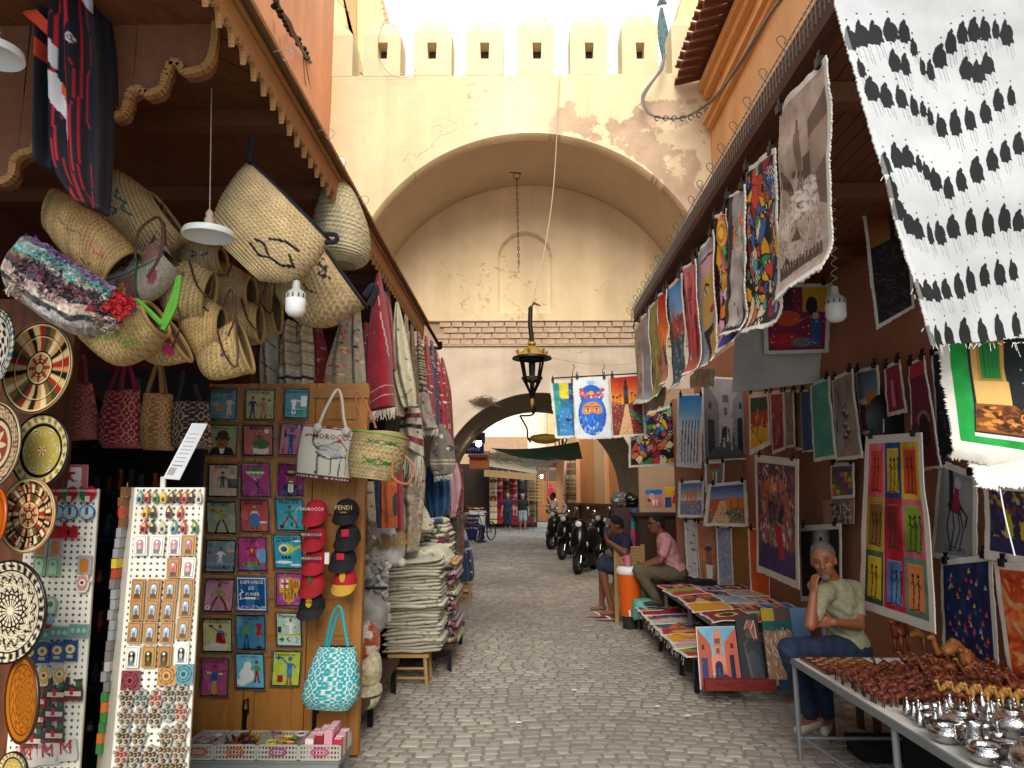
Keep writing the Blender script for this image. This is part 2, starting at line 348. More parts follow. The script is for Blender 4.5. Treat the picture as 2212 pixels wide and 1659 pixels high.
# ================= GROUND =================
g=B(); g.box((-9,-3,-.3),(14,60,0)); gr=g.obj('ground',M('mortar_grey','887f73',rough=.95,var=.25,scale=6,bump=.6)); tag(gr,kind='structure')
def setts():
 bs=[];  # centre, half sizes, angle, colour
 r=random.Random(3); y=3.3
 V=[];
 while y<36:
  hy=(.046 if y<13 else .07 if y<22 else .12)*r.uniform(.92,1.08); x=-1.9-r.uniform(0,.1) ; xe=3.2 if y<14 else 2.6
  while x<xe:
   hw=hy*r.uniform(.95,1.55);
   cx=x+hw; wob=.10*math.sin(cx*2.6)+.05*math.sin(cx*1.1+y*.3)
   bs.append((cx,y+wob+r.uniform(-.008,.008),hw-.007,hy-.006,r.uniform(-.05,.05)-.26*.6*math.cos(cx*2.6)*-1,r.random())); x+=2*hw
  y+=2*hy
 return bs
bs=setts(); bs.sort(key=lambda b:(b[0]-.4)**2*.5+b[1]**2)
pal=['958b80','8d857b','9b9286','92897f','898177','978e82','a1988d','8f867c']
GN=vnoise(900,900,14,8,5,77,.6)
def sett(bb,b,cx=None):
 x,y,hw,hy,an,c=b; ca,sa=math.cos(an),math.sin(an); rr=random.Random(int(c*1e6)); z=.009+rr.uniform(-.0015,.002); tl=rr.uniform(-.015,.015); V=[]
 for zz,k in((-.02,1),(z-.004,1),(z,.86)):
  for i,j in((-1,-1),(1,-1),(1,1),(-1,1)):
   jx=rr.uniform(.86,1.04); u,v=i*hw*k*jx,j*hy*k*rr.uniform(.86,1.04)
   V.append(((0 if cx else x)+u*ca-v*sa,(0 if cx else y)+u*sa+v*ca,zz+(u*tl)))
 F_=[(8,9,10,11)]+[(o+i,o+(i+1)%4,o+4+(i+1)%4,o+4+i) for o in(0,4) for i in range(4)]
 st=GN[int(y*22)%899,int((x+4)*60)%899]; col=hx(pal[int(c*8)])*(.80+.5*st)*(.97+.06*rr.random()); bb.add(V,F_,col)
for b in bs[:290]:
 q=B(); sett(q,b,1); q.obj('paving_stone',STONE,gr,loc=(b[0],b[1],0))
q=B(); [sett(q,b) for b in bs[290:]]; tag(q.obj('paving_stones',STONE,gr),kind='stuff')
# ================= PLASTER WALLS =================
def pwall(name,x0,x1,Y,zb,zt,base,parent,depthdir=1,res=.03,paint=None,seed=0,thick=.3,axis='x',mat=PLAS):
 """plastered wall as a fine grid; zb, zt are functions along the wall"""
 n=int(abs(x1-x0)/res)+2; zt_=zt if callable(zt) else (lambda s:zt+0*s); zb_=zb if callable(zb) else (lambda s:zb+0*s)
 xs=np.linspace(x0,x1,n); T=zt_(xs); Bm=zb_(xs); m=int((T.max()-Bm.min())/res)+2
 t=np.linspace(0,1,m)[:,None]; Xg=np.repeat(xs[None],m,0); Z=T[None]*(1-t)+Bm[None]*t
 nz=wn(Xg,Z,1.2,6,seed,.62); streak=wn(Xg,Z*.06,5,4,seed+1); c=hx(base)[None,None]*(1+.2*(nz-.5)+.14*(streak-.5))[...,None]
 # fine cracks and rain streaks
 cr=np.abs(wn(Xg,Z,.8,6,seed+4,.55)-.5)<.0022; msk=wn(Xg,Z,.5,3,seed+5)>.57; c[cr&msk]*=.84
 D=.02*(nz-.5)
 if paint: c,D2=paint(Xg,Z,c); D=D+D2
 if axis=='x': V=np.stack([Xg,Y-D*depthdir,Z],-1); Bk=np.stack([Xg,Y+thick*depthdir+0*Z,Z],-1)
 else: V=np.stack([Y-D*depthdir,Xg,Z],-1); Bk=np.stack([Y+thick*depthdir+0*Z,Xg,Z],-1)
 f=gridfaces(m,n); nn=m*n
 bd=np.concatenate([np.arange(n),np.arange(1,m)*n+n-1,(m-1)*n+np.arange(n-2,-1,-1),np.arange(m-2,-1,-1)*n]); a=bd[:-1];b=bd[1:]
 k=8; V2=Bk.reshape(-1,3)
 me=mesh(name,np.concatenate([V.reshape(-1,3),V2]),np.concatenate([f,f[:,::-1]+nn,np.stack([a,a+nn,b+nn,b],1)]),np.concatenate([c.reshape(-1,3)]*2),smooth=False)
 return link(name,me,mat,parent)
gate=empty('crenellated_gate',(0,13,0),'cream crenellated gateway with a tall vaulted arch spanning the street','gateway')
Y1,Y2=13.0,15.4
ap=PY(1150,287,Y1); le=PY(795,480,Y1); re_=PY(1500,480,Y1); cxA=(le.x+re_.x)/2; w_=(re_.x-le.x)/2; h_=ap.z-(le.z+re_.z)/2; RA=(h_*h_+w_*w_)/(2*h_); zA=ap.z-RA
ztop=PY(1000,163,Y1).z
pp=[(1190,243),(1215,221),(1241,223),(1251,250),(1283,240),(1299,275),(1315,255),(1350,269),(1369,256),(1372,222),(1414,208),(1465,220),(1490,256),(1455,275),(1462,322),(1494,333),(1507,368),(1491,400),(1523,440),(1516,520),(1470,470),(1400,360),(1320,310),(1250,292),(1188,288)]
pp=[(PY(u,v,Y1).x,PY(u,v,Y1).z) for u,v in pp]
def inpoly(x,y,pts):
 m=np.zeros_like(x,bool); n=len(pts)
 for i in range(n):
  x0,y0=pts[i];x1,y1=pts[(i+1)%n]
  if y0==y1: continue
  m^=((y0>y)!=(y1>y))&(x<(x1-x0)*(y-y0)/(y1-y0)+x0)
 return m
def peel(X,Z,c):
 nx=(wn(X,Z,3,6,31,.7)-.5)*.5; nz=(wn(X,Z,3,6,32,.7)-.5)*.5
 m=inpoly(X+nx,Z+nz,pp); isl=(wn(X,Z,4,6,33,.7)>.60)&m; m=m&~isl
 sp=(wn(X,Z,6,5,34,.6)>.68)&(X>2.2)&(Z<9); m|=sp
 un=hx('c8ae92')[None,None]*(1+.35*(wn(X,Z,5,5,35,.65)-.5))[...,None]
 c=np.where(m[...,None],un,c)
 pk=np.exp(-((X-3.3)/1.0)**2)[...,None]*.35; c=c*(1-pk)+(c*.45+hx('dcc0a8')*.5)*pk
 yl=np.exp(-((X+3.55)/.25)**2)[...,None]*.3; c=c*(1-yl)+hx('d8ae78')*yl*(c.mean()/.8)
 return c,np.where(m,-.003,0)
CREAM='e8d8b0'
pwall('wall',-3.62,3.6,Y1,lambda s:np.where(np.abs(s-cxA)<RA,zA+np.sqrt(np.clip(RA**2-(s-cxA)**2,0,None)),0*s),ztop,CREAM,gate,res=.022,paint=peel,seed=3,thick=.62)
# vault soffit
n=60; V=[];Fc=[];Cc=[]
for k in range(n+1):
 a=math.pi*k/n
 for j in range(9):
  y=Y1+.3+(Y2-Y1-.3)*j/8 ; V.append((cxA+RA*math.cos(a),y,zA+RA*math.sin(a)));
for k in range(n):
 for j in range(8): Fc.append((k*9+j,k*9+j+1,(k+1)*9+j+1,(k+1)*9+j))
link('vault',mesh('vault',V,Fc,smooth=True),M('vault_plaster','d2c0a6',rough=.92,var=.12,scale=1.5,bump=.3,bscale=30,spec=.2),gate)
b=B()
for s in(-1,1): b.box((cxA+s*RA,Y1+.62,0),(cxA+s*(RA+.3),Y2,zA))
b.box((cxA-RA-.3,Y1+.62,zA+RA+.02),(cxA+RA+.3,Y2+.3,zA+RA+.3)); b.obj('side_wall',MATS['vault_plaster'],gate)
# merlons
def merlon(u0,u1,vt,vr,slot,dep=.62,sx=1):
 a=PY(u0,vt,Y1); c=PY(u1,vt,Y1); x0,x1=a.x,c.x; z0=ztop-.0; z1=a.z; zr=PY(u0,vr,Y1).z; xm=(x0+x1)/2; q=B(); y0,y1=Y1-.004,Y1+dep
 mg=(x1-x0)
 hz=.0
 zr=z1+.33
 hip=[(x0,y0,z1),(x1,y0,z1),(x1,y1,z1),(x0,y1,z1),(x0+mg*.22,y0+.1,zr-.06),(x0+mg*.35,y0+.17,zr),(x1-mg*.35,y0+.17,zr),(x1-mg*.22,y0+.1,zr-.06),(x0+mg*.22,y1-.2,zr-.05),(x1-mg*.22,y1-.2,zr-.05)]
 q.add(hip,[(0,1,7,6,5,4),(1,2,9,7),(2,3,8,9),(3,0,4,8),(4,5,8),(5,6,9,8),(6,7,9)])
 if slot:
  s0=PY(slot-10,92,Y1); s1=PY(slot+10,127,Y1); a0,a1,b1,b0=s0.x,s1.x,s0.z,s1.z; ym=Y1+.32
  q.add([(x0,y0,z0),(x1,y0,z0),(x1,y0,z1),(x0,y0,z1),(a0+.012,y0,b0),(a1-.012,y0,b0),(a1,y0,b1),(a0,y0,b1)],[(0,1,5,4),(1,2,6,5),(2,3,7,6),(3,0,4,7)])
  q.add([(a0+.012,y0,b0),(a1-.012,y0,b0),(a1,y0,b1),(a0,y0,b1),(a0+.012,ym,b0+.05),(a1-.012,ym,b0+.05),(a1,ym,b1),(a0,ym,b1)],[(0,1,5,4),(1,2,6,5),(2,3,7,6),(3,0,4,7),(4,5,6,7)])
 else: q.add([(x0,y0,z0),(x1,y0,z0),(x1,y0,z1),(x0,y0,z1)],[(0,1,2,3)])
 q.add([(x0,y0,z0),(x0,y0,z1),(x0,y1,z1),(x0,y1,z0),(x1,y0,z0),(x1,y0,z1),(x1,y1,z1),(x1,y1,z0)],[(0,1,2,3),(4,7,6,5),(3,2,6,7)])
 o=q.obj('merlon',M('cream_plaster','e8d8b0',rough=.92,var=.1,scale=3,bump=.3,bscale=30,spec=.2),gate)
 if slot: q=B(); q.box((a0+.004,ym-.02,b0+.0),(a1-.004,ym-.004,b1)); q.obj('slot_shade_panel',M('slit_dark','4a4036',rough=.8),o)  # dark panel added so the slot reads as deep shade
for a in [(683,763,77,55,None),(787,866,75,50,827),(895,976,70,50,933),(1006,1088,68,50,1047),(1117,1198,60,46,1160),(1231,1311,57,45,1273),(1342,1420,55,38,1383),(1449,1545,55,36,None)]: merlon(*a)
b=B(); b.box((-3.6,Y1,ztop-.06),(3.6,Y1+.62,ztop-.01)); b.obj('parapet_walk',MATS['cream_plaster'],gate)
# inner wall with lower arch, niche and brick band
apL=PY(1152,848,Y2); cL=PY(1165,1073,Y2); RL=2.12; cxL=cL.x; zL=apL.z-RL
def skew(u): return Y2
ylo=lambda s:np.where(np.abs(s-cxL)<RL,zL+np.sqrt(np.clip(RL**2-(s-cxL)**2,0,None)),0*s)
zb0,zb1=PY(1150,745,Y2).z,PY(1150,695,Y2).z
def lowpaint(X,Z,c):
 h,w=X.shape; d=(vnoise(h,w,5,5,4,61)-.5); c=c*(1+.12*d)[...,None]
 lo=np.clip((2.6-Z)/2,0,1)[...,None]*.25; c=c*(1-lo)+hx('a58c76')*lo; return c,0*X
iw=empty('inner_gate_wall',(0,15.4,0),'pale inner gate wall with brick band, blind niche and low arch under the vault','gateway')
pwall('lower_wall',-3.3,3.78,Y2,ylo,zb0+.02,'d2c2ae',iw,res=.03,paint=lowpaint,seed=9,thick=.25)
nl,nr=PY(1078,600,Y2).x,PY(1190,600,Y2).x; nb=PY(1130,675,Y2).z; nz_=PY(1130,503,Y2).z; nrad=(nr-nl)/2; ncx=(nl+nr)/2; nzc=nz_-nrad
def niche(X,Z,c):
 ins=(np.abs(X-ncx)<nrad)&(Z>nb)&((Z<nzc)|(np.hypot(X-ncx,Z-nzc)<nrad)); return c,np.where(ins,-.13,0)
pwall('upper_wall',-3.3,3.78,Y2-.03,zb1,lambda s:zA+np.sqrt(np.clip(RA**2-(s-cxA)**2,.01,None)),'dfcaa4',iw,res=.024,paint=niche,seed=14,thick=.25)
b=B(); b.box((-3.3,Y2+.02,zb0-.02),(3.75,Y2+.25,zb1+.02)); b.obj('band_mortar',M('band_mortar','b39a80',rough=.95,bump=.5),iw)
BR=M('old_brick','c9b096',rough=.95,var=.25,scale=9,bump=.7,bscale=40)
hb=(zb1-zb0)/4; bk=None
for rw in range(4):
 x=-3.2+(rw%2)*.15
 while x<3.3:
  l=random.uniform(.24,.34)
  if PY(940,700,Y2).x-.1<x<PY(1400,700,Y2).x+.3:
   q=B(); z=zb0+hb*rw; q.box((0,0,0),(l-.03,.06,hb-.025)); o=q.obj('brick',BR,iw,loc=(x,Y2-.035+random.uniform(-.008,.01),z+.012)); o.rotation_euler=(0,random.uniform(-.015,.015),0)
  x+=l
b=B(); b.box((-3.3,Y2-.06,zb1),(3.5,Y2+.0,zb1+.02)); b.box((-3.3,Y2-.05,zb0-.03),(3.5,Y2,zb0)); b.obj('ledge',BR,iw)
# low tunnel behind arch
Y3=19.2; n=40; V=[];Fc=[]
for k in range(n+1):
 a=math.pi*k/n
 for y in(Y2+.1,Y3): V.append((cxL+RL*math.cos(a),y,zL+RL*math.sin(a)))
for y in (Y2+.1,Y3): V+= [(cxL-RL,y,0),(cxL+RL,y,0)]
for k in range(n): Fc.append((2*k,2*k+1,2*k+3,2*k+2))
m_=2*n+2; Fc+=[(0,1,m_+3,m_+1),(2*n,2*n+1,m_+2,m_)]
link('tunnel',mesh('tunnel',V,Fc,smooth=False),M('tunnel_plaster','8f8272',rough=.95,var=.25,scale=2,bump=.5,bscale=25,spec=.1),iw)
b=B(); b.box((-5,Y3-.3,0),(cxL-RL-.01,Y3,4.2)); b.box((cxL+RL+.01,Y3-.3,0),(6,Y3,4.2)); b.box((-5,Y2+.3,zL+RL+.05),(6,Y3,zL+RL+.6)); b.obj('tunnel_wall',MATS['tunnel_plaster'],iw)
# scraggly netting clumps on the arch rim
def scrag(u,v,Y,s,lab,n=60,par=None):
 q=B(); c=PY(u,v,Y)
 for i in range(n):
  p=[c+Vector((random.gauss(0,s),random.uniform(-.06,.0),random.gauss(0,s*.45))) for _ in range(4)]; q.tube(p,.004,3,cap=False)
 return q.obj(lab,M('dry_netting','6b5c4b',rough=1),par)
scrag(1046,868,Y2-.03,.13,'dry_tuft',par=iw); scrag(975,968,Y2-.03,.08,'dry_tuft',50,par=iw)
# ================= SIDE BUILDINGS =================
lb=empty('salmon_building',(-3.6,8,0),'salmon plastered building rising above the wooden awning on the left','building')
pwall('wall',1,13.0,-3.62,0,13.5,'e8a67e',lb,depthdir=-1,res=.09,seed=21,axis='y')
rb=empty('orange_building',(3.5,8,0),'orange plastered building with a tiled eave above the painting stall','building')
pwall('wall',-1,13.0,3.5,0,14,'e6b47e',rb,depthdir=1,res=.09,seed=22,axis='y')
b=B(); z=PY(1570,252,12.6).z
b.box((3.40,1,z-.10),(3.495,12.9,z)); b.box((3.33,1,z+.0),(3.495,12.9,z+.06)); b.obj('ledge',M('orange_plaster','e2ac70',rough=.9,var=.12,bump=.2),rb)
ze=PY(1505,160,12.8).z
b=B(); b.box((3.3,-1,ze-.28),(3.492,12.95,ze-.12)); b.box((3.38,-1,ze-.42),(3.493,12.95,ze-.281)); b.obj('cornice',MATS['orange_plaster'],rb)
# eave tiles
TL=M('roof_tile','7a4a36',rough=.85,var=.35,scale=12,bump=.4); q=B();
prof=[]
for k in range(9): a=math.pi*k/8; prof.append((-.11*math.cos(a),.075*math.sin(a)))
V=[];Fc=[]
for sx in(0,-.6):
 for (y,zz) in prof: V.append((sx,y,zz+ (0 if sx==0 else -.14)))
 for (y,zz) in prof[::-1]: V.append((sx,y*.82,zz*.8-.012+(0 if sx==0 else -.14)))
k=18
for i in range(k): Fc.append((i,(i+1)%k,(i+1)%k+k,i+k))
Fc+=[tuple(range(k)),tuple(range(2*k-1,k-1,-1))]
tm=mesh('roof_tile',V,Fc); tm.materials.append(TL)
y=12.85
while y>7:
 o=link('roof_tile',tm,None,rb,loc=(3.45-0,y-13+5-.0,ze)); o.location=(3.45,y,ze); o.matrix_parent_inverse=pinv(rb);
 if random.random()<2:
  o2=link('roof_tile',tm,None,rb); o2.location=(3.44,y-.14,ze-.03); o2.matrix_parent_inverse=pinv(rb); o2.rotation_euler=(math.pi,0,0); o2.scale=(1,1,1)
  o2.rotation_euler=(0,0,0); o2.scale=(1,.9,-1); o2.location=(3.44,y-.14,ze-.02+.05)
 y-=.28
# cream towers behind the parapet
tl=empty('cream_tower',(-3,19,0),'cream wall with a shaded side painted darker behind the battlements at upper left','building')
b=B(); P_=[PY(u,v,18) for u,v in((640,-160),(812,-60),(836,75),(836,400),(640,400))]; b.prism(P_,(0,4,0)); b.obj('wall',M('light_cream','e5bd86',rough=.9,var=.08),tl)
b=B(); P_=[PY(u,v,17.9) for u,v in((690,-40),(728,-40),(785,110),(785,170),(755,170),(690,0))]; P_=[PY(u,v,17.9) for u,v in((768,-60),(770,150),(785,158),(742,0),(730,-60))]; b.prism(P_,(0,.08,0)); b.obj('shadowed',M('shaded_peach','c98f5e',rough=.9),tl)  # flat panel, its darker colour paints the tower's shadow side
b=B()
for i in range(4):
 p=PY(829-i*4,45-i*12,18); b.tube([p,p+Vector((.12,0,.05))],.006,4)
b.obj('spike',IRON,tl)
tr=empty('peach_tower',(3,18,0),'peach wall with a sloping edge behind the battlements at upper right','building')
b=B(); P_=[PY(u,v,18) for u,v in((1478,-30),(1620,-30),(1620,400),(1430,400),(1462,45))]; b.prism(P_,(0,4,0)); b.obj('wall',M('light_cream2','e6b781',rough=.9,var=.08),tr)
# neighbouring roofs so no gap shows beyond the walls
b=B(); b.box((-9,13.6,0),(-3.75,34,8.3)); o=b.obj('back_house',M('far_cream','d8b58a',rough=.9)); tag(o,'plain cream house wall continuing behind the gate on the left','building')
# ================= STREET BEYOND THE ARCH =================
# white brick house
wb=empty('white_brick_house',(-2,37,0),'tall whitewashed brick house in sunlight beyond the low arch','building')
YW=52; xa,xb=PY(960,900,YW).x,PY(1196,900,YW).x
b=B(); b.box((xa-4,YW,0),(xb,YW+4,13)); b.obj('wall',M('white_mortar','d9cdb4',rough=.95),wb)
WBK=M('white_brick','efe4cc',rough=.9,var=.12,scale=3,bump=.3)
q=B(); z=4.2; rw=0
while z<8.6:
 x=xa-.5+(rw%2)*.2
 while x<xb-.4: q.box((x,YW-.02,z),(x+.37,YW+.05,z+.125)); x+=.4
 z+=.15; rw+=1
tag(q.obj('brick_courses',WBK,wb),kind='stuff')
b=B(); a=PY(1163,870,YW-.03); b.box((a.x-.12,YW-.06,a.z-.6),(a.x+.12,YW+.02,a.z+.9)); b.obj('window_slit',M('slit_dark','4a4036',rough=.8),wb)
# cream upper building with wall lanterns behind
cb=empty('peach_house',(2,34,0),'peach house with a barred window right of the white brick house','building')
YC=50.; x0,x1=PY(1183,900,YC).x,PY(1420,900,YC).x
b=B(); b.box((x0,YC,0),(x1+3,YC+4,13)); b.obj('wall',M('peach_wall','d8ac80',rough=.92,var=.2,scale=2,bump=.3),cb)
a=PY(1284,955,YC); b=B(); b.box((a.x-.3,YC-.04,a.z-.8),(a.x+.35,YC+.02,a.z)); wn=b.obj('window',M('slit_dark'),cb)
b=B(); a=PY(1214,957,YC); b.box((a.x-.5,YC-.05,a.z-.45),(a.x+.2,YC+.02,a.z+.1)); wn=b.obj('window',M('slit_dark'),cb)
for i in range(5): b=B(); b.tube([(a.x-.42+i*.13,YC-.08,a.z-.45),(a.x-.42+i*.13,YC-.08,a.z+.1)],.015,4); b.obj('bar',IRON,wn)
# back doors of the lane
dr=empty('panelled_wood_doors',(0,33,0),'tall panelled orange wooden doors closing the end of the lane','door')
YD=46; DW=M('door_orange','9a5f2c',rough=.6,var=.25,scale=6,wave=(8,4,.3))
L0,L1=PY(1140,1010,YD),PY(1205,1093,YD)
b=B(); b.box((PY(1050,1000,YD).x-1,YD+.12,0),(PY(1330,1000,YD).x,YD+.4,4.2)); b.obj('door_frame',M('dark_recess','1d1714',rough=.9),dr)
for i in range(3):
 xx=L0.x+i*(L1.x-L0.x)/3; w=(L1.x-L0.x)/3-.03
 b=B(); b.box((xx,YD,0.05),(xx+w,YD+.08,3.3)); lf=b.obj('door_leaf',DW,dr)
 for j in range(4):
  q=B(); q.box((xx+.06,YD-.03,.15+j*.78),(xx+w-.06,YD,.8+j*.78)); q.obj('door_panel',M('door_panel','854e22',rough=.6,var=.3,scale=6) if j<3 else M('slit_dark'),lf)
# orange building on the right with pilasters and wood dado
ob=empty('pilaster_building',(3,25,0),'orange building with tall pilasters and a wooden dado beyond the arch','building')
c0=PZ(1238,1165,0); Yn=21.0; Yf=27.0
PX0=PY(1235,1060,Yf).x; PX1=PY(1400,1060,Yn).x
def wp(t,z,off=0):
 p=Vector((PX0+(PX1-PX0)*t,Yf+(Yn-Yf)*t,z)); nrm=Vector(((Yn-Yf),-(PX1-PX0),0)).normalized(); return p+nrm*off
def slab(t0,t1,z0,z1,o0,o1,nm,mt,par):
 q=B(); P=[wp(t,z,o) for z in(z0,z1) for t,o in((t0,o0),(t1,o0),(t1,o1),(t0,o1))]
 q.add(P,[(0,3,2,1),(4,5,6,7),(0,1,5,4),(1,2,6,5),(2,3,7,6),(3,0,4,7)]); return q.obj(nm,mt,par)
OR1=M('lane_orange','e39a5c',rough=.9,var=.1,scale=2); OR2=M('lane_peach','eeb98a',rough=.9,var=.08)
slab(0,1.6,0,6,.0,-.4,'wall',OR1,ob)
b=B(); P0=wp(0,0,0); b.box((P0.x-.05,Yf+.0,0),(P0.x+2.5,Yf+.5,6.2)); b.obj('end_wall',OR2,ob)
for t in(.0,.42,.72,1.1): slab(t,t+.14,1.32,5.5,.0+.002,.16,'pilaster',OR2,ob)
slab(-.01,1.5,1.0+.28,1.0+.36,.003,.22,'dado_rail',M('dado_wood','7a5128',rough=.6,var=.35,scale=5,wave=(6,5,.4)),ob)
for i in range(22): slab(-.01+i*.068,-.01+i*.068+.064,0,1.28,.004,.17 if (i//3)%2==0 else .1,'dado_board',MATS['dado_wood'],ob)
b=B(); p=PY(1210,1000,28); b.box((p.x-.15,28,0),(p.x+.15,28.3,5.8)); b.obj('pillar',OR2,ob)
# left lane shops
ls=empty('lane_rug_shop',(-3,27,0),'dark rug shop with a reed awning and tiled cap on the left of the lane','shop')
for _a,_b in(((-7,46.3,0),(PY(1140,1000,46.3).x,46.8,5)),((-7,38.2,0),(PY(1160,1000,38.2).x,38.4,3.2)),((-7,26.5,0),(-3.0,38,2.9))): b=B(); b.box(_a,_b); b.obj('back_wall',M('shop_dark','3a2c24',rough=.9,var=.3),ls)
b=B(); b.box((-7,46.2,3.2),(PY(1140,1000,46.2).x,46.29,5.2)); b.obj('upper_wall',M('shop_brick','b08c6c',rough=.95,var=.25,scale=5,bump=.6),ls)
# scene of small pieces placed at their own depths
def slabpx(u0,v0,u1,v1,Y,d,nm,mt,par,dz=0):
 a=PY(u0,v0,Y); c=PY(u1,v1,Y); q=B(); q.box((a.x,Y,a.z),(c.x,Y+d,c.z)); return q.obj(nm,mt,par)
q=B()
for i in range(52):
 u=1046+i*2.15; p=PY(u,1018+ (i*.17),34.1); q.box((p.x,34,p.z-.24),(p.x+.032,34.06,p.z+.08+random.uniform(-.03,.03)))
q.obj('reed_awning',M('reed','b3946a',rough=.9,var=.3),ls)
a=PY(1040,1005,34.1); c=PY(1160,1024,34.1); b=B(); b.add([(a.x,34,a.z),(c.x,34,c.z),(c.x,37.5,c.z+.55),(a.x-.4,37.5,a.z+.55)],[(0,1,2,3)]); b.add([(a.x,34,a.z-.05),(c.x,34,c.z-.05),(c.x,37.5,c.z+.5),(a.x-.4,37.5,a.z+.5)],[(0,3,2,1)]); b.obj('awning_roof',M('thatch','8f7c60',rough=1,var=.4,scale=8,bump=1),ls)
# straw-like netting over the roof
q=B()
for i in range(420):
 t=random.random(); u=1058+t*125; v=985+22*t+random.uniform(-8,14)-8*math.sin(t*3.1); y=35+random.random()*2; p=PY(u,v,y); q.tube([p,p+Vector((random.gauss(0,.26),random.gauss(0,.1),random.gauss(0,.1))),p+Vector((random.gauss(.1,.2),0,random.gauss(0,.1)))],.008,3,cap=False)
tag(q.obj('roof_netting',M('dry_netting'),ls),kind='stuff')
slabpx(1014,988,1053,1012,22.6,1.2,'eave_block',M('orange_plaster2','b5683c',rough=.9),ls)
q=B()
for i in range(8):
 p=PY(1014+i*5.4,985,22.5); q.tube([p+Vector((0,0,0)),p+Vector((0,1.2,.18))],.05,6)
q.obj('ridge_tile',TL,ls)
def rugdraw(base,cols,seed,bands=8):
 def d(A):
  A.a[:]=hx(base); r=A.r
  y=0.02
  for i in range(bands):
   h=r.uniform(.02,.05); y+=r.uniform(.03,.9/bands)
   if y>.97: break
   c=cols[r.integers(len(cols))]; k=r.integers(4)
   if k==0: A.rect(0,y,1,y+h*.5,c)
   elif k==1:
    for j in range(6): A.poly([(j/6,y+h),(j/6+.083,y-h),(j/6+.166,y+h)],c)
   elif k==2:
    for j in range(5): A.ell(.1+j*.2,y,.06,.06,c); A.ell(.1+j*.2,y,.03,.03,base)
   else: A.line([(x/12,y+(h if x%2 else -h)) for x in range(13)],.02,c)
   y+=h
  A.noise(30,.06)
 return d
def ptube(nm,pts,r,mt,par=None,n=6):
 q=B(); q.tube([PY(*p) for p in pts],r,n); return q.obj(nm,mt,par,smooth=True)
# rugs standing and hanging in the lane shop
far=[(1058,1030,1074,1105,'d8c8a8',['2b2622','8b3a2a']),(1072,1030,1086,1105,'a8242c',['e0c8a0','7a1820']),(1087,1020,1100,1104,'8a5a3a',['2b1a16','c8a070']),(1101,1018,1118,1108,'9e1f2b',['7b1520','d8b0a0']),(1119,1012,1134,1112,'23242e',['444a60','8a8a90']),(1136,1020,1158,1102,'806c50',['3a342c','b09a70'])]
for i,(u0,v0,u1,v1,bc,cs) in enumerate(far):
 o=loft('hanging_rug',[(u0,v0,u1,v0),(u0-.5,(v0+v1)/2,u1,(v0+v1)/2),(u0,v1+26,u1,v1+26)],36.3+i*.15,.12,rugdraw(bc,cs,i,10),fold=(.25,3,i),q=1.6,seed=i)
 tag(o,['cream dotted rug hanging first in the far lane shop','plain red rug beside the cream dotted one in the lane shop','brown patterned rug between two red rugs down the lane','crimson rug hanging in the middle of the lane shopfront','black and navy cloth hanging right of the crimson rug','olive brown rug hanging by the slatted shutter'][i],'rug','rugs hung along the far lane shop')
sh=empty('slatted_shutter',(0,29,0),'open wooden slatted shutter beside the rugs down the lane','shutter')
for k in range(8):
 o=slabpx(1142,1028+k*7.2,1174,1031+k*7.2,35.6,.05,'slat',M('light_slat','a88350',rough=.7,var=.2),sh)
for u in(1141,1174): slabpx(u-1.5,1022,u+1.5,1088,35.58,.09,'frame',MATS['light_slat'],sh)
# crimson banners and dark doorway
for i,(u,v0,v1,w) in enumerate(((1188,1045,1072,13),(1205,1040,1083,15),(1222,1040,1068,9))):
 if i==2: continue
 o=loft('red_cloth',[(u,v0,u+3,v0),(u-w*.3,(v0+v1)/2,u+w*.8,(v0+v1)/2),(u-w*.6,v1,u+w,v1-5)],42,.06,rugdraw('9c2430',['7c1a24','c05050'],i,4),q=1.6,fold=(.3,3,1)); tag(o,['small crimson cloth hung left over the dark doorway','larger crimson cloth hung by the orange doors'][i],'cloth','crimson cloths over the lane doorway')
# tall rugs on pillar by the orange building
for i,(u0,u1,bc,cs) in enumerate(((1216,1226,'e4ded2',['c83c28','d8d0c0']),(1222,1232,'b8452c',['222a50','e8d8b8']),(1228,1244,'8a7048',['3c3020','c8b080']))):
 o=loft('hanging_rug',[(u0+4,985,u1,985),(u0+1,1030,u1,1030),(u0,1080,u1+1,1080)],25.9-.2*i,.09,rugdraw(bc,cs,i+20,14),q=1.6,fold=(.3,4,i)); tag(o,['white and red narrow rug hung on the pillar down the lane','orange patterned rug hung on the pillar down the lane','leopard brown rug hung on the pillar beside the orange wall'][i],'rug','rugs on the lane pillar')
# green shade cloth
sc=B();
def shade(nm,P,col,lab,sag):
 n=14; V=[];Fc=[]
 for i in range(n):
  for j in range(n):
   a=i/(n-1); b_=j/(n-1); p=(P[0]*(1-a)+P[1]*a)*(1-b_)+(P[3]*(1-a)+P[2]*a)*b_; p=p-Vector((0,0,sag*math.sin(math.pi*a)*math.sin(math.pi*min(1,b_+.15)*.9)))+Vector((0,0,.03*math.sin(a*21)*b_)); V.append(p)
 V+= [v-Vector((0,0,.01)) for v in V]; f=gridfaces(n,n); ff=np.concatenate([f,f[:,::-1]+n*n])
 return tag(link(nm,mesh(nm,V,ff,smooth=True),M('cloth_'+col,col,rough=.8,var=.12,scale=3)),lab,'shade cloth')
shade('green_shade_cloth',[PY(1060,968,26),PY(1250,954,21),PY(1258,992,24),PY(1110,985,30)],'2f5c46','dark green shade cloth stretched across the lane beyond the arch',.25)
shade('white_shade_sheet',[PY(1128,985,29),PY(1225,985,26),PY(1230,985,28.5),PY(1135,1010,32)],'c6c9c8','pale translucent plastic sheet sagging under the green shade cloth',.25)
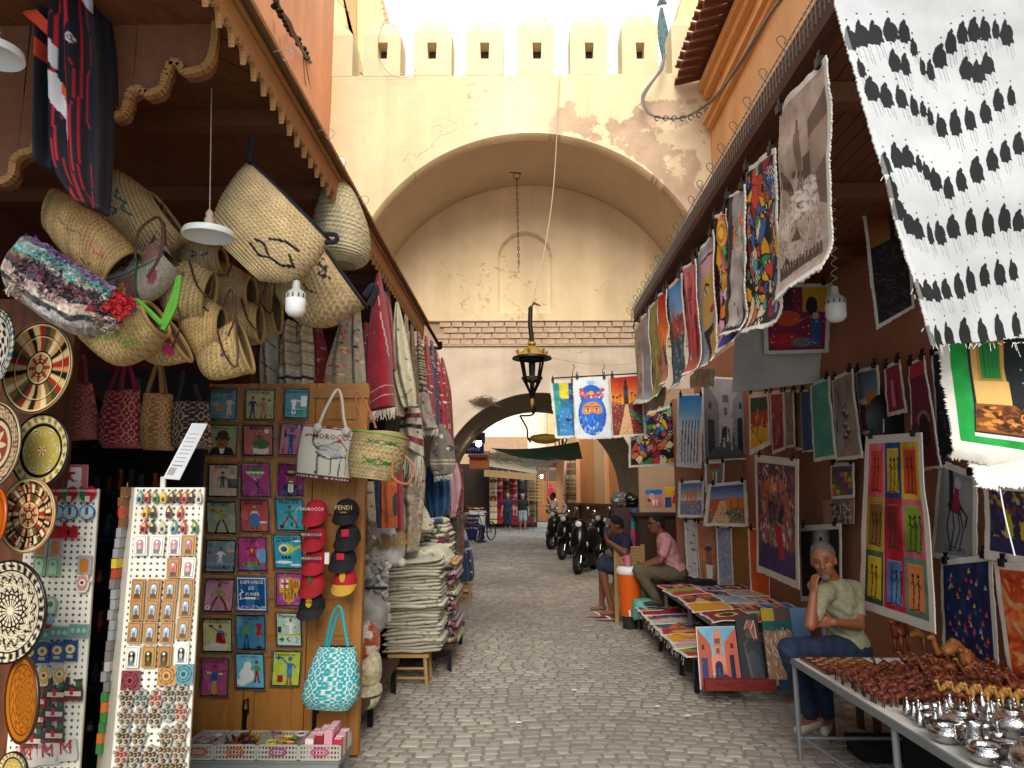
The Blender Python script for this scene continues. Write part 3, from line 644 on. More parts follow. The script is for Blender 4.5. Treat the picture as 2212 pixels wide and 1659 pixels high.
# ROOFTOP sign
sg=empty('rooftop_sign',(0,21,0),'navy blue ROOFTOP sign half hidden by the arch','sign')
a,c=PY(985,957,20.5),PY(1045,980,20.5); b=B(); b.box((a.x,20.5,c.z),(c.x,20.58,a.z)); b.obj('board',M('navy_board','14295e',rough=.5,bump=0),sg)
b=B(); e,f=PY(1030,935,20.6),PY(1048,958,20.6); b.box((e.x,20.52,f.z),(f.x,20.56,e.z)); b.obj('upper_board',MATS['navy_board'],sg)
word('ROOFTOP',PY(1016,971,20.5),(1,0,0),(0,0,1),.085,'e8ecf2',sg)
# lit bulb
lb_=empty('lit_bulb_lamp',(0,0,0),'bright lit bulb with a grey shade hanging at the left of the low arch','lamp')
p=PY(1034,952,18.0); b=B(); b.lathe([(.02,.12),(.075,.10),(.09,-.0),(.085,-.01),(.02,.02)],14,p); b.obj('lamp_shade',M('lamp_grey','4c5050',rough=.4),lb_,smooth=True)
b=B(); b.sph(p-Vector((0,0,.06)),(.075,.075,.09),12,8); b.obj('bulb',M('bulb_lit','fff6e6',emis=9,bump=0),lb_,smooth=True)
ptube('cord',[(1034,945,18),(1035,900,18)],.006,IRON,lb_)
l2=empty('far_ceiling_lamp',(0,0,0),'small round lit lamp far down the lane under the sheet','lamp'); p=PY(1170,1029,36); b=B(); b.sph(p,.09,10,6); b.obj('bulb',MATS['bulb_lit'],l2,smooth=True); b=B(); b.tube([p,p+Vector((0,0,.5))],.006,4); b.obj('cord',IRON,l2)
# table with white cloth, bicycle, seat, stools
tb=empty('lane_table',(0,22,0),'small table under a white cloth holding trays at the lane edge','table')
o=loft('tablecloth',[(1006,1103,1050,1103),(1006,1110,1050,1110),(1010,1156,1049,1156)],27.5,.4,lambda A:(A.fill('d8d8d4'),A.noise(6,.06)),CLOT,tb,fold=(.06,9,0),sq=.6,q=1.6)
for u in(1012,1046): ptube('leg',[(u,1150,27.4),(u,1164,27.4)],.02,IRON,tb)
q=B()
for i in range(14): p=PY(1010+i*2.7,1100-random.random()*3,27.5); q.box(p-Vector((.02,.1,.01)),p+Vector((.02,.1,.03)),random.choice(['c8a070','a05a30','e0c8a0','8a5030']))
tag(q.obj('small_goods',GLOS),'row of small wooden trinkets laid on the white table','trinkets')
def bicycle(u,v,Y,s,lab):
 bk=empty('bicycle',PY(u,v,Y),lab,'bicycle'); c=PY(u,v,Y); ax=Vector((.45,.9,0)).normalized()
 wheel(bk,c+Vector((0,0,.33)),ax,.33,.025); wheel(bk,c+ax*1.0+Vector((0,0,.33)),ax,.33,.025)
 q=B(); a=c+Vector((0,0,.33)); e=c+ax*1.0+Vector((0,0,.33)); s1=c+ax*.62+Vector((0,0,.85)); h=c+ax*.12+Vector((0,0,.9)); bb=c+ax*.52+Vector((0,0,.3))
 for x,y in((a,h),(h,bb),(bb,s1),(s1,h),(bb,e),(e,s1)): q.tube([x,y],.017,6)
 q.obj('frame',IRON,bk); q=B(); q.sph(s1+Vector((0,0,.08)),(.07,.12,.04)); q.obj('saddle',IRON,bk,smooth=True)
 q=B(); n=ax.cross(Vector((0,0,1))); q.tube([h+Vector((0,0,.15))+n*.28,h+Vector((0,0,.12)),h+Vector((0,0,.15))-n*.28],.012,6); q.tube([h,h+Vector((0,0,.12))],.015); q.obj('handlebar',GREY,bk)
def wheel(par,c,ax,r,t,mat=None,spokes=10):
 n=ax.cross(Vector((0,0,1))).normalized(); M3=Matrix((ax,Vector((0,0,1)),n)).transposed()
 q=B(); q.lathe([(r-t*1.6,-t*.6),(r-t*.5,-t),(r,-t*.5),(r,t*.5),(r-t*.5,t),(r-t*1.6,t*.6),(r-t*1.6,-t*.6)],28,c,M3,cap=False); w=q.obj('tyre',M('tyre_rubber','151515',rough=.85),par,smooth=True)
 q=B(); q.lathe([(r-t*1.7,-t*.5),(r-t*1.3,-t*.5),(r-t*1.3,t*.5),(r-t*1.7,t*.5),(r-t*1.7,-t*.5)],24,c,M3,cap=False)
 for k in range(spokes): a=2*math.pi*k/spokes; q.tube([c+M3@Vector((.02*math.cos(a),.02*math.sin(a),0)),c+M3@Vector(((r-t*1.5)*math.cos(a),(r-t*1.5)*math.sin(a),0))],t*.12,4)
 q.tube([c-n*t,c+n*t],.03,8); q.obj('rim',M('wheel_metal','8a8a8a',rough=.35,metal=.8,bump=0),w)
bicycle(1030,1171,25.5,1,'bicycle parked beside the white table with its wheel showing')
# handcart
hc=empty('handcart',PY(1262,1140,28),'grey two wheeled handcart standing by the man in red','cart')
a=PY(1208,1118,43); b=B(); b.box((a.x,42.6,.45),(a.x+1.2,43.3,1.15)); b.obj('tray',M('cart_grey','5b6163',rough=.7),hc); wheel(hc,Vector((a.x+.75,42.5,.33)),Vector((1,0,0)),.3,.03)
b=B(); b.tube([(a.x,42.6,.9),(a.x-.5,42.6,.8)],.02); b.tube([(a.x+.1,42.8,.45),(a.x+.1,42.8,0)],.02);b.obj('handle',GREY,hc)
# small patterned stool crates by the tourists
for i,(u,v,w) in enumerate(((1128,1130,22),(1142,1128,18))):
 p=PZ(u,v+15,0); cr=empty('low_stool',p,['dark red patterned low stool in front of the far rug shop','second red patterned low stool behind the first'][i],'stool','red stools in the lane')
 b=B(); b.box((p.x-.25,p.y,.28),(p.x+.25,p.y+.35,.55)); b.obj('seat',M('stool_red','6e2428',rough=.9,var=.5,scale=20),cr)
 for x in(-.22,.22):
  b=B(); b.box((p.x+x-.02,p.y+.01,0),(p.x+x+.02,p.y+.05,.28)); b.obj('leg',DARKW,cr)
# small clutter, left of lane
o=loft('blue_sacks',[(1010,1112,1036,1112),(1006,1135,1034,1135),(1012,1165,1030,1165)],20.5,.3,rugdraw('1c2c66',['e0e0e0','a03028'],3,6),CLOT,fold=(.2,5,0),q=1.5); tag(o,'navy patterned sack goods piled at the left lane edge','sack')
# parked cabinet and hut on left behind rugs, masks the gap to the arch
# dark pier between rugs and arch on the left
b=B(); p0=PY(975,980,Y2-.02); b.box((-3.2,11.0,0),(-1.75,15.2,3.2)); o=b.obj('rug_shop_partition',M('shop_dark')); tag(o,'dark shop partition behind the blue and pink hanging cloths','partition')
# ================= LEFT WOODEN AWNING AND SHOP =================
aw=empty('wooden_awning',(-1.1,5,3.5),'carved pine awning with scalloped fringe over the left shops','awning')
XA=-1.1; YA0,YA1=1.0,8.05; ZT=3.55; ZB=ZT-.19
# scalloped fringe boards, one per length of 1 m, each outline cut with pointed notches
y=YA0
def fringe(y0,y1):
 t=.118; pts=[(y0,ZT-.04)]; yy=y0
 low=[]
 while yy<y1-.01:
  e=min(yy+t,y1)
  for s,dz in((0,.045),(.06,.0),(.12,.03),(.22,.012),(.36,-.0),(.42,-.025),(.5,-.05),(.58,-.025),(.64,.0),(.78,.012),(.88,.03),(.94,0),(1,.045)): low.append((yy+(e-yy)*s,ZB+dz+.03))
  yy=e
 pts=[(XA,a,b) for a,b in [(y0,ZT-.045)]+low+[(y1,ZT-.045)]]
 q=B(); V=[Vector(p) for p in pts]; n=len(V)
 # triangulated as a strip between top line and the cut line
 tops=[Vector((XA,p.y,ZT-.045)) for p in V[1:-1]]; lows=V[1:-1]; k=len(lows); A=tops+lows; Bk=[v+Vector((-.022,0,0)) for v in A]
 Fq=[]
 for i in range(k-1): Fq+=[(i,i+1,k+i+1,k+i),(2*k+i,3*k+i,3*k+i+1,2*k+i+1),(k+i,k+i+1,3*k+i+1,3*k+i),(i,2*k+i,2*k+i+1,i+1)]
 q.add(A+Bk,Fq); return q.obj('fringe_board',WOODH,aw)
while y<YA1-.05: fringe(y,min(y+1.18,YA1)); y+=1.18
b=B(); b.box((XA-.03,YA0,ZT-.046),(XA+.012,YA1,ZT-.012)); b.obj('trim',WOODH,aw)
b=B(); b.add([(XA+.05,YA0,ZT-.01),(XA+.05,YA1+.05,ZT-.01),(XA-.35,YA1+.05,ZT+.18),(XA-.35,YA0,ZT+.18),(XA+.05,YA0,ZT+.012),(XA+.05,YA1+.05,ZT+.012),(XA-.35,YA1+.05,ZT+.205),(XA-.35,YA0,ZT+.205)],[(0,3,2,1),(4,5,6,7),(0,1,5,4),(1,2,6,5),(2,3,7,6),(3,0,4,7)]); b.obj('roof_edge_plank',M('weathered_plank','a87c50',rough=.75,var=.25,scale=4,wave=(5,5,.25)),aw)
b=B(); b.add([(XA-.35,YA0,ZT+.17),(XA-.35,YA1,ZT+.17),(-3.6,YA1,ZT+.9),(-3.6,YA0,ZT+.9)],[(0,1,2,3)]); b.add([(XA-.35,YA0,ZT+.2),(XA-.35,YA1,ZT+.2),(-3.6,YA1,ZT+.93),(-3.6,YA0,ZT+.93)],[(0,3,2,1)]); b.obj('roof',TL,aw)
# diagonal ceiling boards
ZC=ZT-.06; d=Vector((.62,.78,0)).normalized(); nv=Vector((d.y,-d.x,0)); pl_h=.068
def cboard(s):
 # strip between two parallel diagonals clipped to the ceiling rectangle x[-3.2,XA-.03], y[YA0,YA1]
 poly=[Vector((-3.4,YA0,0)),Vector((XA-.03,YA0,0)),Vector((XA-.03,YA1,0)),Vector((-3.4,YA1,0))]
 for sgn,off in((1,s-pl_h+.004),(-1,-(s+pl_h-.004))):
  out=[]
  for i in range(len(poly)):
   a,c=poly[i],poly[(i+1)%len(poly)]; da=sgn*a.dot(nv)-off; dc=sgn*c.dot(nv)-off
   if da>=0: out.append(a)
   if (da>=0)!=(dc>=0): t=da/(da-dc); out.append(a+(c-a)*t)
  poly=out
  if len(poly)<3: return
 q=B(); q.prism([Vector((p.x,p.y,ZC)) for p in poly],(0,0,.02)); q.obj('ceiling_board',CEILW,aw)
s=-9
while s<3: cboard(s); s+=2*pl_h
for y in (3.35,4.25,5.15,6.05,6.95,7.8):
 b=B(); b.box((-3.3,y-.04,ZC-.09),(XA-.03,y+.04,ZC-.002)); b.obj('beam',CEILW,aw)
# carved lobed board across
def lobed(Y,base,drop=1.0):
 pts=base; P=[PY(u,v,Y) for u,v in pts]; out=[]
 q=B(); tops=[Vector((p.x,Y,3.5)) for p in P]; k=len(P); A=tops+P; Bk=[v+Vector((0,.04,0)) for v in A]; Fq=[]
 for i in range(k-1): Fq+=[(i,i+1,k+i+1,k+i),(2*k+i,3*k+i,3*k+i+1,2*k+i+1),(k+i,k+i+1,3*k+i+1,3*k+i)]
 q.add(A+Bk,Fq); o=q.obj('carved_board',CEILW,aw)
 q=B()   # light moulding following the cut
 for i in range(k-1):
  a,c=P[i],P[i+1];
  if (a-c).length<.001: continue
  dd=(c-a); m=(a+c)/2; q.obox(m+Vector((0,-.012,.012)),dd*.52,Vector((0,.014,0)),Vector((-dd.z,0,dd.x)).normalized()*.014)
 q.obj('carved_moulding',WOODH,aw)
def arcpts(a,b_,bul,n=8):
 out=[]
 for i in range(n+1):
  t=i/n; u=a[0]+(b_[0]-a[0])*t; v=a[1]+(b_[1]-a[1])*t; dx,dy=b_[0]-a[0],b_[1]-a[1]; s_=math.sin(math.pi*t)*bul; out.append((u+dy*s_,v-dx*s_))
 return out
edge=[(470,60),(468,95)]+arcpts((466,108),(402,168),.25)+[(397,163),(392,148),(372,146),(368,165)]+arcpts((362,172),(318,214),.25)+[(312,206),(296,203),(284,212),(284,226)]+arcpts((280,230),(248,262),.25)+[(240,258),(235,240)]+arcpts((230,240),(150,300),.2)+[(120,300),(100,318)]+arcpts((84,322),(60,340),.2)+[(48,345),(40,352)]+arcpts((34,360),(6,404),.25)+[(-30,402),(-80,440),(-200,520)]
lobed(2.67,edge)
# hooks on the awning edge
def hook(p,par,s=.05):
 q=B(); q.tube([p,p+Vector((s*1.0,0,.012))]+[p+Vector((s*1.0+s*.45*math.sin(a),0,.012-s*.45+s*.45*math.cos(a))) for a in np.linspace(0,3.8,9)],.0022,5); return q.obj('hook',M('zinc_wire','b8b8b4',rough=.3,metal=.8,bump=0),par)
for v in(38,192,318):
 yy={38:2.92,192:3.62,318:4.5}[v]; hook(Vector((XA+.03,yy,ZT-.02)),aw,.06)
# black bracket at the end of the awning
b=B(); a,c=PY(916,690,8.1),PY(952,752,8.9)
b.tube([a,c],.022,4); b.tube([c,c+Vector((-.35,.1,0))],.02,4); b.tube([c,c+Vector((-.0,.0,.08))],.02,4)
tag(b.obj('bracket',IRON),'black steel bracket holding rugs at the end of the awning','bracket')
# shop shell
sh=empty('left_shop',(-3,4,0),'dark shop interior lined with shelves under the awning','shop')
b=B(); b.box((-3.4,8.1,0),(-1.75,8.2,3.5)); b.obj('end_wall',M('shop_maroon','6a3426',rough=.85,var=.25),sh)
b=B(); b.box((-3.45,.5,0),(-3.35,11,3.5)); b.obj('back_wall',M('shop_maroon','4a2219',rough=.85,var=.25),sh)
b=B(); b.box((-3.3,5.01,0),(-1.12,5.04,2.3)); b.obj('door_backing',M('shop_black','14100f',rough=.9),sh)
# dark shelving seen between the bags and pegboards
sf=empty('dark_shelving',(-2,4.6,0),'dark metal shelving crowded with small glass and metal goods','shelf')
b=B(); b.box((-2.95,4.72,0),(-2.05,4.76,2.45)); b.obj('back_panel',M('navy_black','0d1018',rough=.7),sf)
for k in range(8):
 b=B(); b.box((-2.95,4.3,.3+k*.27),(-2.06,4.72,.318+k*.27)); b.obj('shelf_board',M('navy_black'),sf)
for k in range(8):
 for i in range(13):
  if random.random()<.8:
   x=-2.9+i*.064; z=.32+k*.27; h=random.uniform(.06,.14); q=B(); q.lathe([(.02,0),(.026,h*.3),(.014,h*.7),(.02,h)],8,(x,4.36+random.uniform(0,.06),z)); o=q.obj('small_vessel',random.choice([M('dull_silver','8f9094',rough=.3,metal=.9,bump=0),M('dark_glass','2b3440',rough=.15,bump=0),M('copper','8a4f30',rough=.3,metal=.9,bump=0)]))
   tag(o,'small dim vessel, %s from the left on the %s shelf up the dark shelving'%(ordn(i).replace('topmost','first'),ordn(k).replace('topmost','lowest')),'vessel','vessels on the dark shelves')
# ---- pegboards
def pegboard(P,lab,hole=.026):
 pg=empty('pegboard_stand',P[3],lab,'display stand')
 w=(P[1]-P[0]).length; h=(P[3]-P[0]).length
 def d(A):
  A.fill('d8d2c4'); nx=int(w/hole); ny=int(h/hole); fx=(A.X*nx)%1-.5; fy=(A.Y*ny)%1-.5; m=(fx*fx+fy*fy<.05)&(A.X>.04)&(A.X<.96); A.a[m]=hx('4a4640')
 sheet('perforated_panel',P,d,M('enamel_panel',attr=True,rough=.45,var=.03,bump=0),pg,q=2.6,thick=.02); return pg
# ================= GOODS OF THE LEFT SHOP =================
def ptube(nm,pts,r,mt,par=None,n=6):
 P=[PY(*p) for p in pts]
 if len(P)>2:  # smooth
  a=[]; Q=[P[0]]+P+[P[-1]]
  for i in range(1,len(Q)-2):
   for k in range(4):
    t=k/4; p0,p1,p2,p3=Q[i-1],Q[i],Q[i+1],Q[i+2]; a.append(.5*((2*p1)+(-p0+p2)*t+(2*p0-5*p1+4*p2-p3)*t*t+(-p0+3*p1-3*p2+p3)*t**3))
  P=a+[Q[-1]]
 q=B(); q.tube(P,r,n); return q.obj(nm,mt,par,smooth=True)
LEATH=M('brown_leather','4a2718',rough=.5,var=.2,bump=.1)
BLKR=M('black_trim','14131a',rough=.9)
# ---- football shirt
ts=empty('football_shirt',PY(160,0,2.6),'black and red striped football shirt with white chest lettering hanging at top left','shirt')
def shirtd(A):
 A.fill('23212a')
 for x0,w,c in((.10,.012,'c8202e'),(.2,.016,'c8202e'),(.3,.02,'e0283a'),(.36,.012,'c8202e'),(.55,.05,'e0243a'),(.63,.014,'c8202e'),(.72,.012,'c8202e'),(.83,.012,'b81c28')):
  pts=[(x0,0)]; y=0
  while y<1: y+=A.r.uniform(.08,.15); pts.append((pts[-1][0],y)); y+=.03; pts.append((x0+A.r.uniform(-.05,.05),y))
  A.line(pts,w,c)
 A.ell(.42,.24,.06,.075,'a8202c'); A.ell(.42,.24,.06,.075,'e8e0e0',ring=.15); A.ell(.43,.245,.03,.036,'e8e0e0'); A.ell(.445,.24,.026,.03,'a8202c')
 A.ell(.62,.34,.055,.085,'e8e4e4'); A.ell(.62,.34,.034,.06,'8a1c2c',ring=.4)
 A.poly([(.2,.33),(.3,.36),(.28,.42),(.2,.4)],'f2e8e8'); A.poly([(.18,.42),(.3,.43),(.42,.5),(.56,.53),(.56,.66),(.46,.62),(.42,.56),(.28,.53),(.2,.5)],'f2e8e8'); A.poly([(.33,.44),(.48,.48),(.45,.51),(.33,.47)],'e8702a')
 A.poly([(.47,.56),(.52,.57),(.51,.62)],'7a1c28'); A.rect(0,.965,1,.975,'3a3840')
loft('body',[(132,-45,212,-45),(126,30,222,20),(122,120,236,120),(120,240,234,240),(118,330,232,340),(130,385,230,400),(170,440,229,462)],2.6,[.06,.1,.11,.1,.09,.08,.06],shirtd,CLOT,ts,fold=(.25,7,1),q=1.5,seed=4)
loft('sleeve',[(130,-20,150,10),(98,5,128,70),(92,90,124,110),(88,200,122,200),(86,300,122,300),(90,362,124,372)],2.62,.07,lambda A:(A.fill('26262e'),A.rect(0,.42,1,.5,'e04a28')),CLOT,ts,fold=(.3,4,1))
loft('cuff',[(58,38,100,75),(64,30,120,92),(88,28,132,74)],2.55,.06,lambda A:A.fill('e0482a'),CLOT,ts,open_=True,inner='18161c',q=1.4)
loft('sleeve',[(225,40,238,30),(238,110,250,130),(236,200,254,215),(240,225,252,232)],2.66,.05,lambda A:(A.fill('201f28'),A.rect(0,.9,1,1,'e04a28')),CLOT,ts,fold=(.2,3,1))
loft('collar',[(168,-30,196,-40),(176,0,200,2),(190,22,198,24)],2.5,.02,lambda A:(A.fill('c8ccd4'),A.rect(0,0,.35,1,'e07a3a')),CLOT,ts)
# ---- lamps
def dish(u,v,ru,Y,lab,cordtop):
 e=empty('dish_lamp',PY(u,v,Y),lab,'lamp'); p=PY(u,v,Y); r=ru*Y/F
 q=B(); q.lathe([(.022,r*.34),(.03,r*.3),(r*.55,r*.2),(r*.93,.01),(r,-.012),(r*.97,-.018),(r*.6,r*.02),(.03,.02)],28,p); q.obj('reflector',WHITE,e,smooth=True)
 q=B(); q.lathe([(.018,r*.3),(.02,r*.55),(.014,r*.62),(.016,r*.8),(.006,r*.95)],12,p); q.obj('socket',M('bakelite','b8a890',rough=.5),e,smooth=True)
 q=B(); q.tube([p+Vector((0,0,r*.9)),PY(*cordtop)],.0025,5); q.obj('cord',M('pale_cord','b0a08c'),e)
dish(450,503,58,3.0,'white enamel dish lamp hanging in front of the large straw basket',(457,190,3.0))
dish(-14,112,66,2.2,'white enamel dish lamp cut off by the left edge of the view',(-14,-40,2.2))
def bulb(u,v,h,Y,lab,top,spiral=False):
 e=empty('bulb_lamp',PY(u,v,Y),lab,'lamp'); p=PY(u,v,Y); s=h*Y/F
 q=B(); q.lathe([(.01,-.5*s),(.2*s,-.46*s),(.30*s,-.33*s),(.31*s,.05*s),(.29*s,.08*s)],18,p); q.obj('bulb',M('milky_plastic','e2e0dc',rough=.25,bump=0),e,smooth=True)
 q=B(); q.lathe([(.31*s,.05*s),(.31*s,.2*s),(.24*s,.28*s),(.12*s,.38*s),(.12*s,.5*s),(.1*s,.62*s)],18,p); hs=q.obj('housing',M('grey_plastic','b4b2ac',rough=.4),e,smooth=True)
 for k in range(12):
  a=2*math.pi*k/12; q=B(); c=p+Vector((.312*s*math.cos(a),.312*s*math.sin(a),.13*s)); q.obox(c,Vector((-math.sin(a),math.cos(a),0))*.02*s,Vector((math.cos(a),math.sin(a),0))*.01*s,Vector((0,0,.06*s))); q.obj('fin',M('dark_slot','4c4a46'),hs)
 q=B(); t=PY(*top)
 if spiral:
  a0=p+Vector((0,0,.6*s)); q.tube([a0.lerp(t,i/60)+Vector((math.cos(i),math.sin(i),0))*.018 for i in range(60)],.003,4)
 else: q.tube([p+Vector((0,0,.6*s)),t],.003,5)
 q.obj('cord',M('pale_cord'),e)
bulb(639,650,74,3.25,'white ribbed bulb lamp hanging under the black trimmed basket',(642,560,3.3))
# ---- straw baskets
def weave(base='ccac7c',marks=None,fx=16):
 def d(A):
  n=max(8,int(A.h/4.2)); rows=(A.Y*n); ph=(rows%1); k=A.X*A.w/4.6+np.where((rows.astype(int)%2)==0,ph*1.0,-ph*1.0); c=hx(base)[None,None]*(.78+.22*np.sin(ph*math.pi)+.13*np.sin(k*2*math.pi))[...,None]
  A.a=np.clip(c*(1+.25*(vnoise(A.h,A.w,6,6,3,A.seed)-.5))[...,None],0,1)
  if marks: marks(A)
 return d
def bask(rows,Y,th,lab,marks=None,base='ccac7c',trim=None,handles=(),seed=0,mat=STRAW,hm=None,noise=.012,hr=.006,draw=None,open_=True,grp='straw baskets hanging under the awning'):
 e=empty('straw_basket',PY(rows[0][0],rows[0][1],Y),lab,'basket',grp)
 o=loft('body',rows,Y,th,draw or weave(base,marks),mat,e,open_=open_,noise=noise,inner='6a5638',seed=seed,q=1.35,ripple=lambda t,a:.004*np.sin(t*150)+0*a)
 r=rows[-1]; dy=r[4] if len(r)>4 else 0; T=(th[-1] if isinstance(th,(list,tuple)) else th)
 if trim:
  L,R_=PY(r[0],r[1],Y+dy),PY(r[2],r[3],Y+dy); C=(L+R_)/2; W=(L-R_)/2; p=rows[-2]; ax=C-(PY(p[0],p[1],Y)+PY(p[2],p[3],Y))/2; N=ax.cross(W).normalized(); N=N if N.y<0 else -N
  q=B(); q.tube([C+W*math.cos(a)+N*T*math.sin(a) for a in np.linspace(0,2*math.pi,29)],.009,6,cap=False); q.obj('rim',trim,e,smooth=True)
 for h in handles: ptube('handle',[(u,v,Y-T*.9+(k[0] if k else 0)) for u,v,*k in h],hr,hm or LEATH,e)
 return e
def ink(ps,c,w=.025):
 def d(A):
  for p in ps: A.line(p,w,c)
 return d
bask([(450,500,560,606),(478,440,625,608),(510,385,676,575),(536,350,712,520)],3.25,[.09,.14,.16,.1],'largest woven straw basket with a black braided rim above the dish lamp',ink([[(.62,.3),(.75,.28),(.8,.36),(.7,.42),(.62,.38)],[(.8,.36),(.9,.4),(.95,.5),(.88,.55)],[(.7,.5),(.8,.62),(.9,.66)]],'14141c',.022),'d4b484',BLKR,[[(538,350),(540,318),(545,295),(540,330)],[(700,505),(726,508),(724,522),(702,524)]],hm=BLKR,hr=.011)
bask([(722,574,768,574),(690,545,795,556),(679,490,797,500),(694,430,772,428),(712,385,740,380)],4.35,[.1,.2,.22,.18,.06],'pale round basket with white rope rim hooked on the awning edge',None,'cfc098',M('white_rope','d8d0c4',rough=.95,bump=.6,bscale=200),[[(715,385),(728,352),(742,348),(736,378),(745,400),(762,430)]],hm=MATS['white_rope'],hr=.014,seed=3)
e=bask([(606,652,612,592),(646,697,636,566),(712,704,664,545),(790,662,694,528)],3.7,[.1,.17,.2,.14],'straw basket with navy rim and looped navy letters right of the bulb lamp',ink([[(.4,.86),(.5,.78),(.55,.9),(.62,.8),(.66,.9),(.74,.8)],[(.42,.8),(.5,.86),(.6,.84)],[(.3,.7),(.36,.62),(.44,.6)]],'15141f',.02),'c8a878',BLKR,[[(788,640),(806,618),(812,630),(798,660)]],hm=BLKR,hr=.018,seed=5)
bask([(560,600,575,585),(585,585,660,585),(640,520,673,560)],3.6,.1,'small straw basket peeping out between the two largest baskets',base='b39a6c',seed=6)
bask([(180,450,232,540),(212,385,290,556),(262,372,340,560),(330,420,398,520)],3.3,[.08,.12,.14,.1],'straw basket with teal stitched letters behind the football shirt',ink([[(.3,.42),(.36,.5),(.42,.42),(.46,.52)],[(.5,.45),(.56,.55),(.6,.45)],[(.34,.66),(.42,.6),(.48,.7),(.56,.62),(.62,.7)]],'1c6a70',.03),'c4a070',STRAW and M('straw_rim','a5854f',rough=.8),[[(322,480),(350,440),(356,520),(352,560)],[(300,490),(338,452),(330,520),(255,612)]],seed=7)
bask([(126,410,102,500),(172,435,150,560),(232,480,208,610),(302,545,232,625)],3.0,[.07,.12,.13,.09],'straw basket with green and red stitched loops under the shirt',lambda A:(A.line([(.45,.35),(.5,.5),(.42,.6),(.52,.64)],.02,'2c6a48'),A.line([(.45,.72),(.55,.78),(.5,.86),(.4,.82)],.02,'c23a2a'),A.line([(.75,.6),(.82,.7),(.75,.74)],.02,'17151c')),'c8a26c',MATS['straw_rim'],[[(292,560),(300,500),(345,470),(350,540),(318,600)]],seed=8)
bask([(245,640,250,600),(285,655,300,560),(330,645,345,524),(388,585,360,545)],3.15,.09,'white basket painted with pink hearts in green squares',lambda A:(A.fill('b8ab98'),A.rect(.05,.2,.45,.5,'9a6058'),A.rect(.55,.55,.95,.95,'a8786c'),A.rect(0,.5,1,.54,'3f6f55'),A.rect(.48,0,.52,1,'3f6f55'),A.ell(.74,.3,.12,.1,'a85560'),A.ell(.25,.75,.12,.1,'a85560'),A.ell(.2,.3,.15,.08,'d8b870'),A.noise(40,.12)),draw=None,seed=9)
# ruffled basket
def ruf(A):
 n=vnoise(A.h,A.w,9,14,4,5); t=A.X+.12*(n-.5); y=A.Y
 cols=['6a4a72','8fa39a','5aa39c','7a6a4c','6b3a42','3a3a46','b89a90','c8b4a0','30303a','b8b0a8','9a8a7c']
 i=np.clip(((1-t)*10.99).astype(int),0,10); A.a=np.array([hx(c) for c in cols])[i]
 A.put((y>.82)&(t>.35),'b0242c'); A.put((y>.72)&(y<.82)&(t>.6),'c88a88'); A.noise(26,.3); A.put((n>.66),'4a4048',.6)
e=empty('ruffled_basket',PY(150,600,2.8),'basket covered in rows of ruffled coloured rag strips','basket','straw baskets hanging under the awning')
loft('body',[(14,630,62,508),(70,672,112,535),(125,705,172,572),(185,728,235,612),(245,705,292,655)],2.8,[.07,.12,.13,.12,.07],ruf,WOOL,e,noise=.05,seed=2,q=1.5)
q=B(); r=random.Random(5)
for i in range(1500):
 t=r.random(); s=r.random(); a=Vector((14+t*230,630+t*90,0)); bb=Vector((62+t*230,508+t*145,0)); p=a.lerp(bb,s); wv=(p.x+p.y)
 pos=PY(p.x,p.y,2.8-.12*math.sin(math.pi*s)**.5*(.55+.45*math.sin(math.pi*min(1,t+.1)))-.01); cc=['c8b4a0','9a8a7c','c8a8a0','30303a','8a5a60','4a3a4a','b8b0a8','5aa39c','8a6a9a'][min(8,int(s*9+r.gauss(0,.25)))]
 if s>.45 and t>.8: cc='b8242c'
 v=[Vector((r.gauss(0,1),r.gauss(0,.5),r.gauss(0,1))).normalized()*.017 for _ in range(3)]; q.add([pos+v[0],pos+v[1],pos+v[2],pos+v[0]+Vector((0,-.012,0))],[(0,1,2),(1,0,3),(2,1,3)],cc)
tag(q.obj('ruffles',CLOT,e),kind='stuff')
bask([(182,738,205,690),(245,788,240,662),(302,772,290,648),(352,725,322,655)],2.95,[.09,.13,.14,.1],'straw basket with lime green stitched letters and knotted green rope handles',lambda A:[A.line([(.1+.06*i,.78-.0*i),(.13+.06*i,.62)],.022,'6a9a34') for i in range(3)] and [A.line(p,.028,'5f9c2c') for p in ([(.3,.42),(.42,.36),(.42,.5),(.3,.48)],[(.5,.42),(.62,.36)],[(.5,.5),(.62,.46)],[(.3,.6),(.5,.66),(.6,.56)],[(.4,.72),(.46,.58)],[(.62,.7),(.68,.5)])],'c8a66c',MATS['straw_rim'],[[(296,648),(318,668),(345,695),(352,700)],[(350,700),(375,640),(388,596),(378,660),(352,712)]],hm=M('green_rope','5c9c34',rough=.9,bump=.6,bscale=150),hr=.011,seed=11)
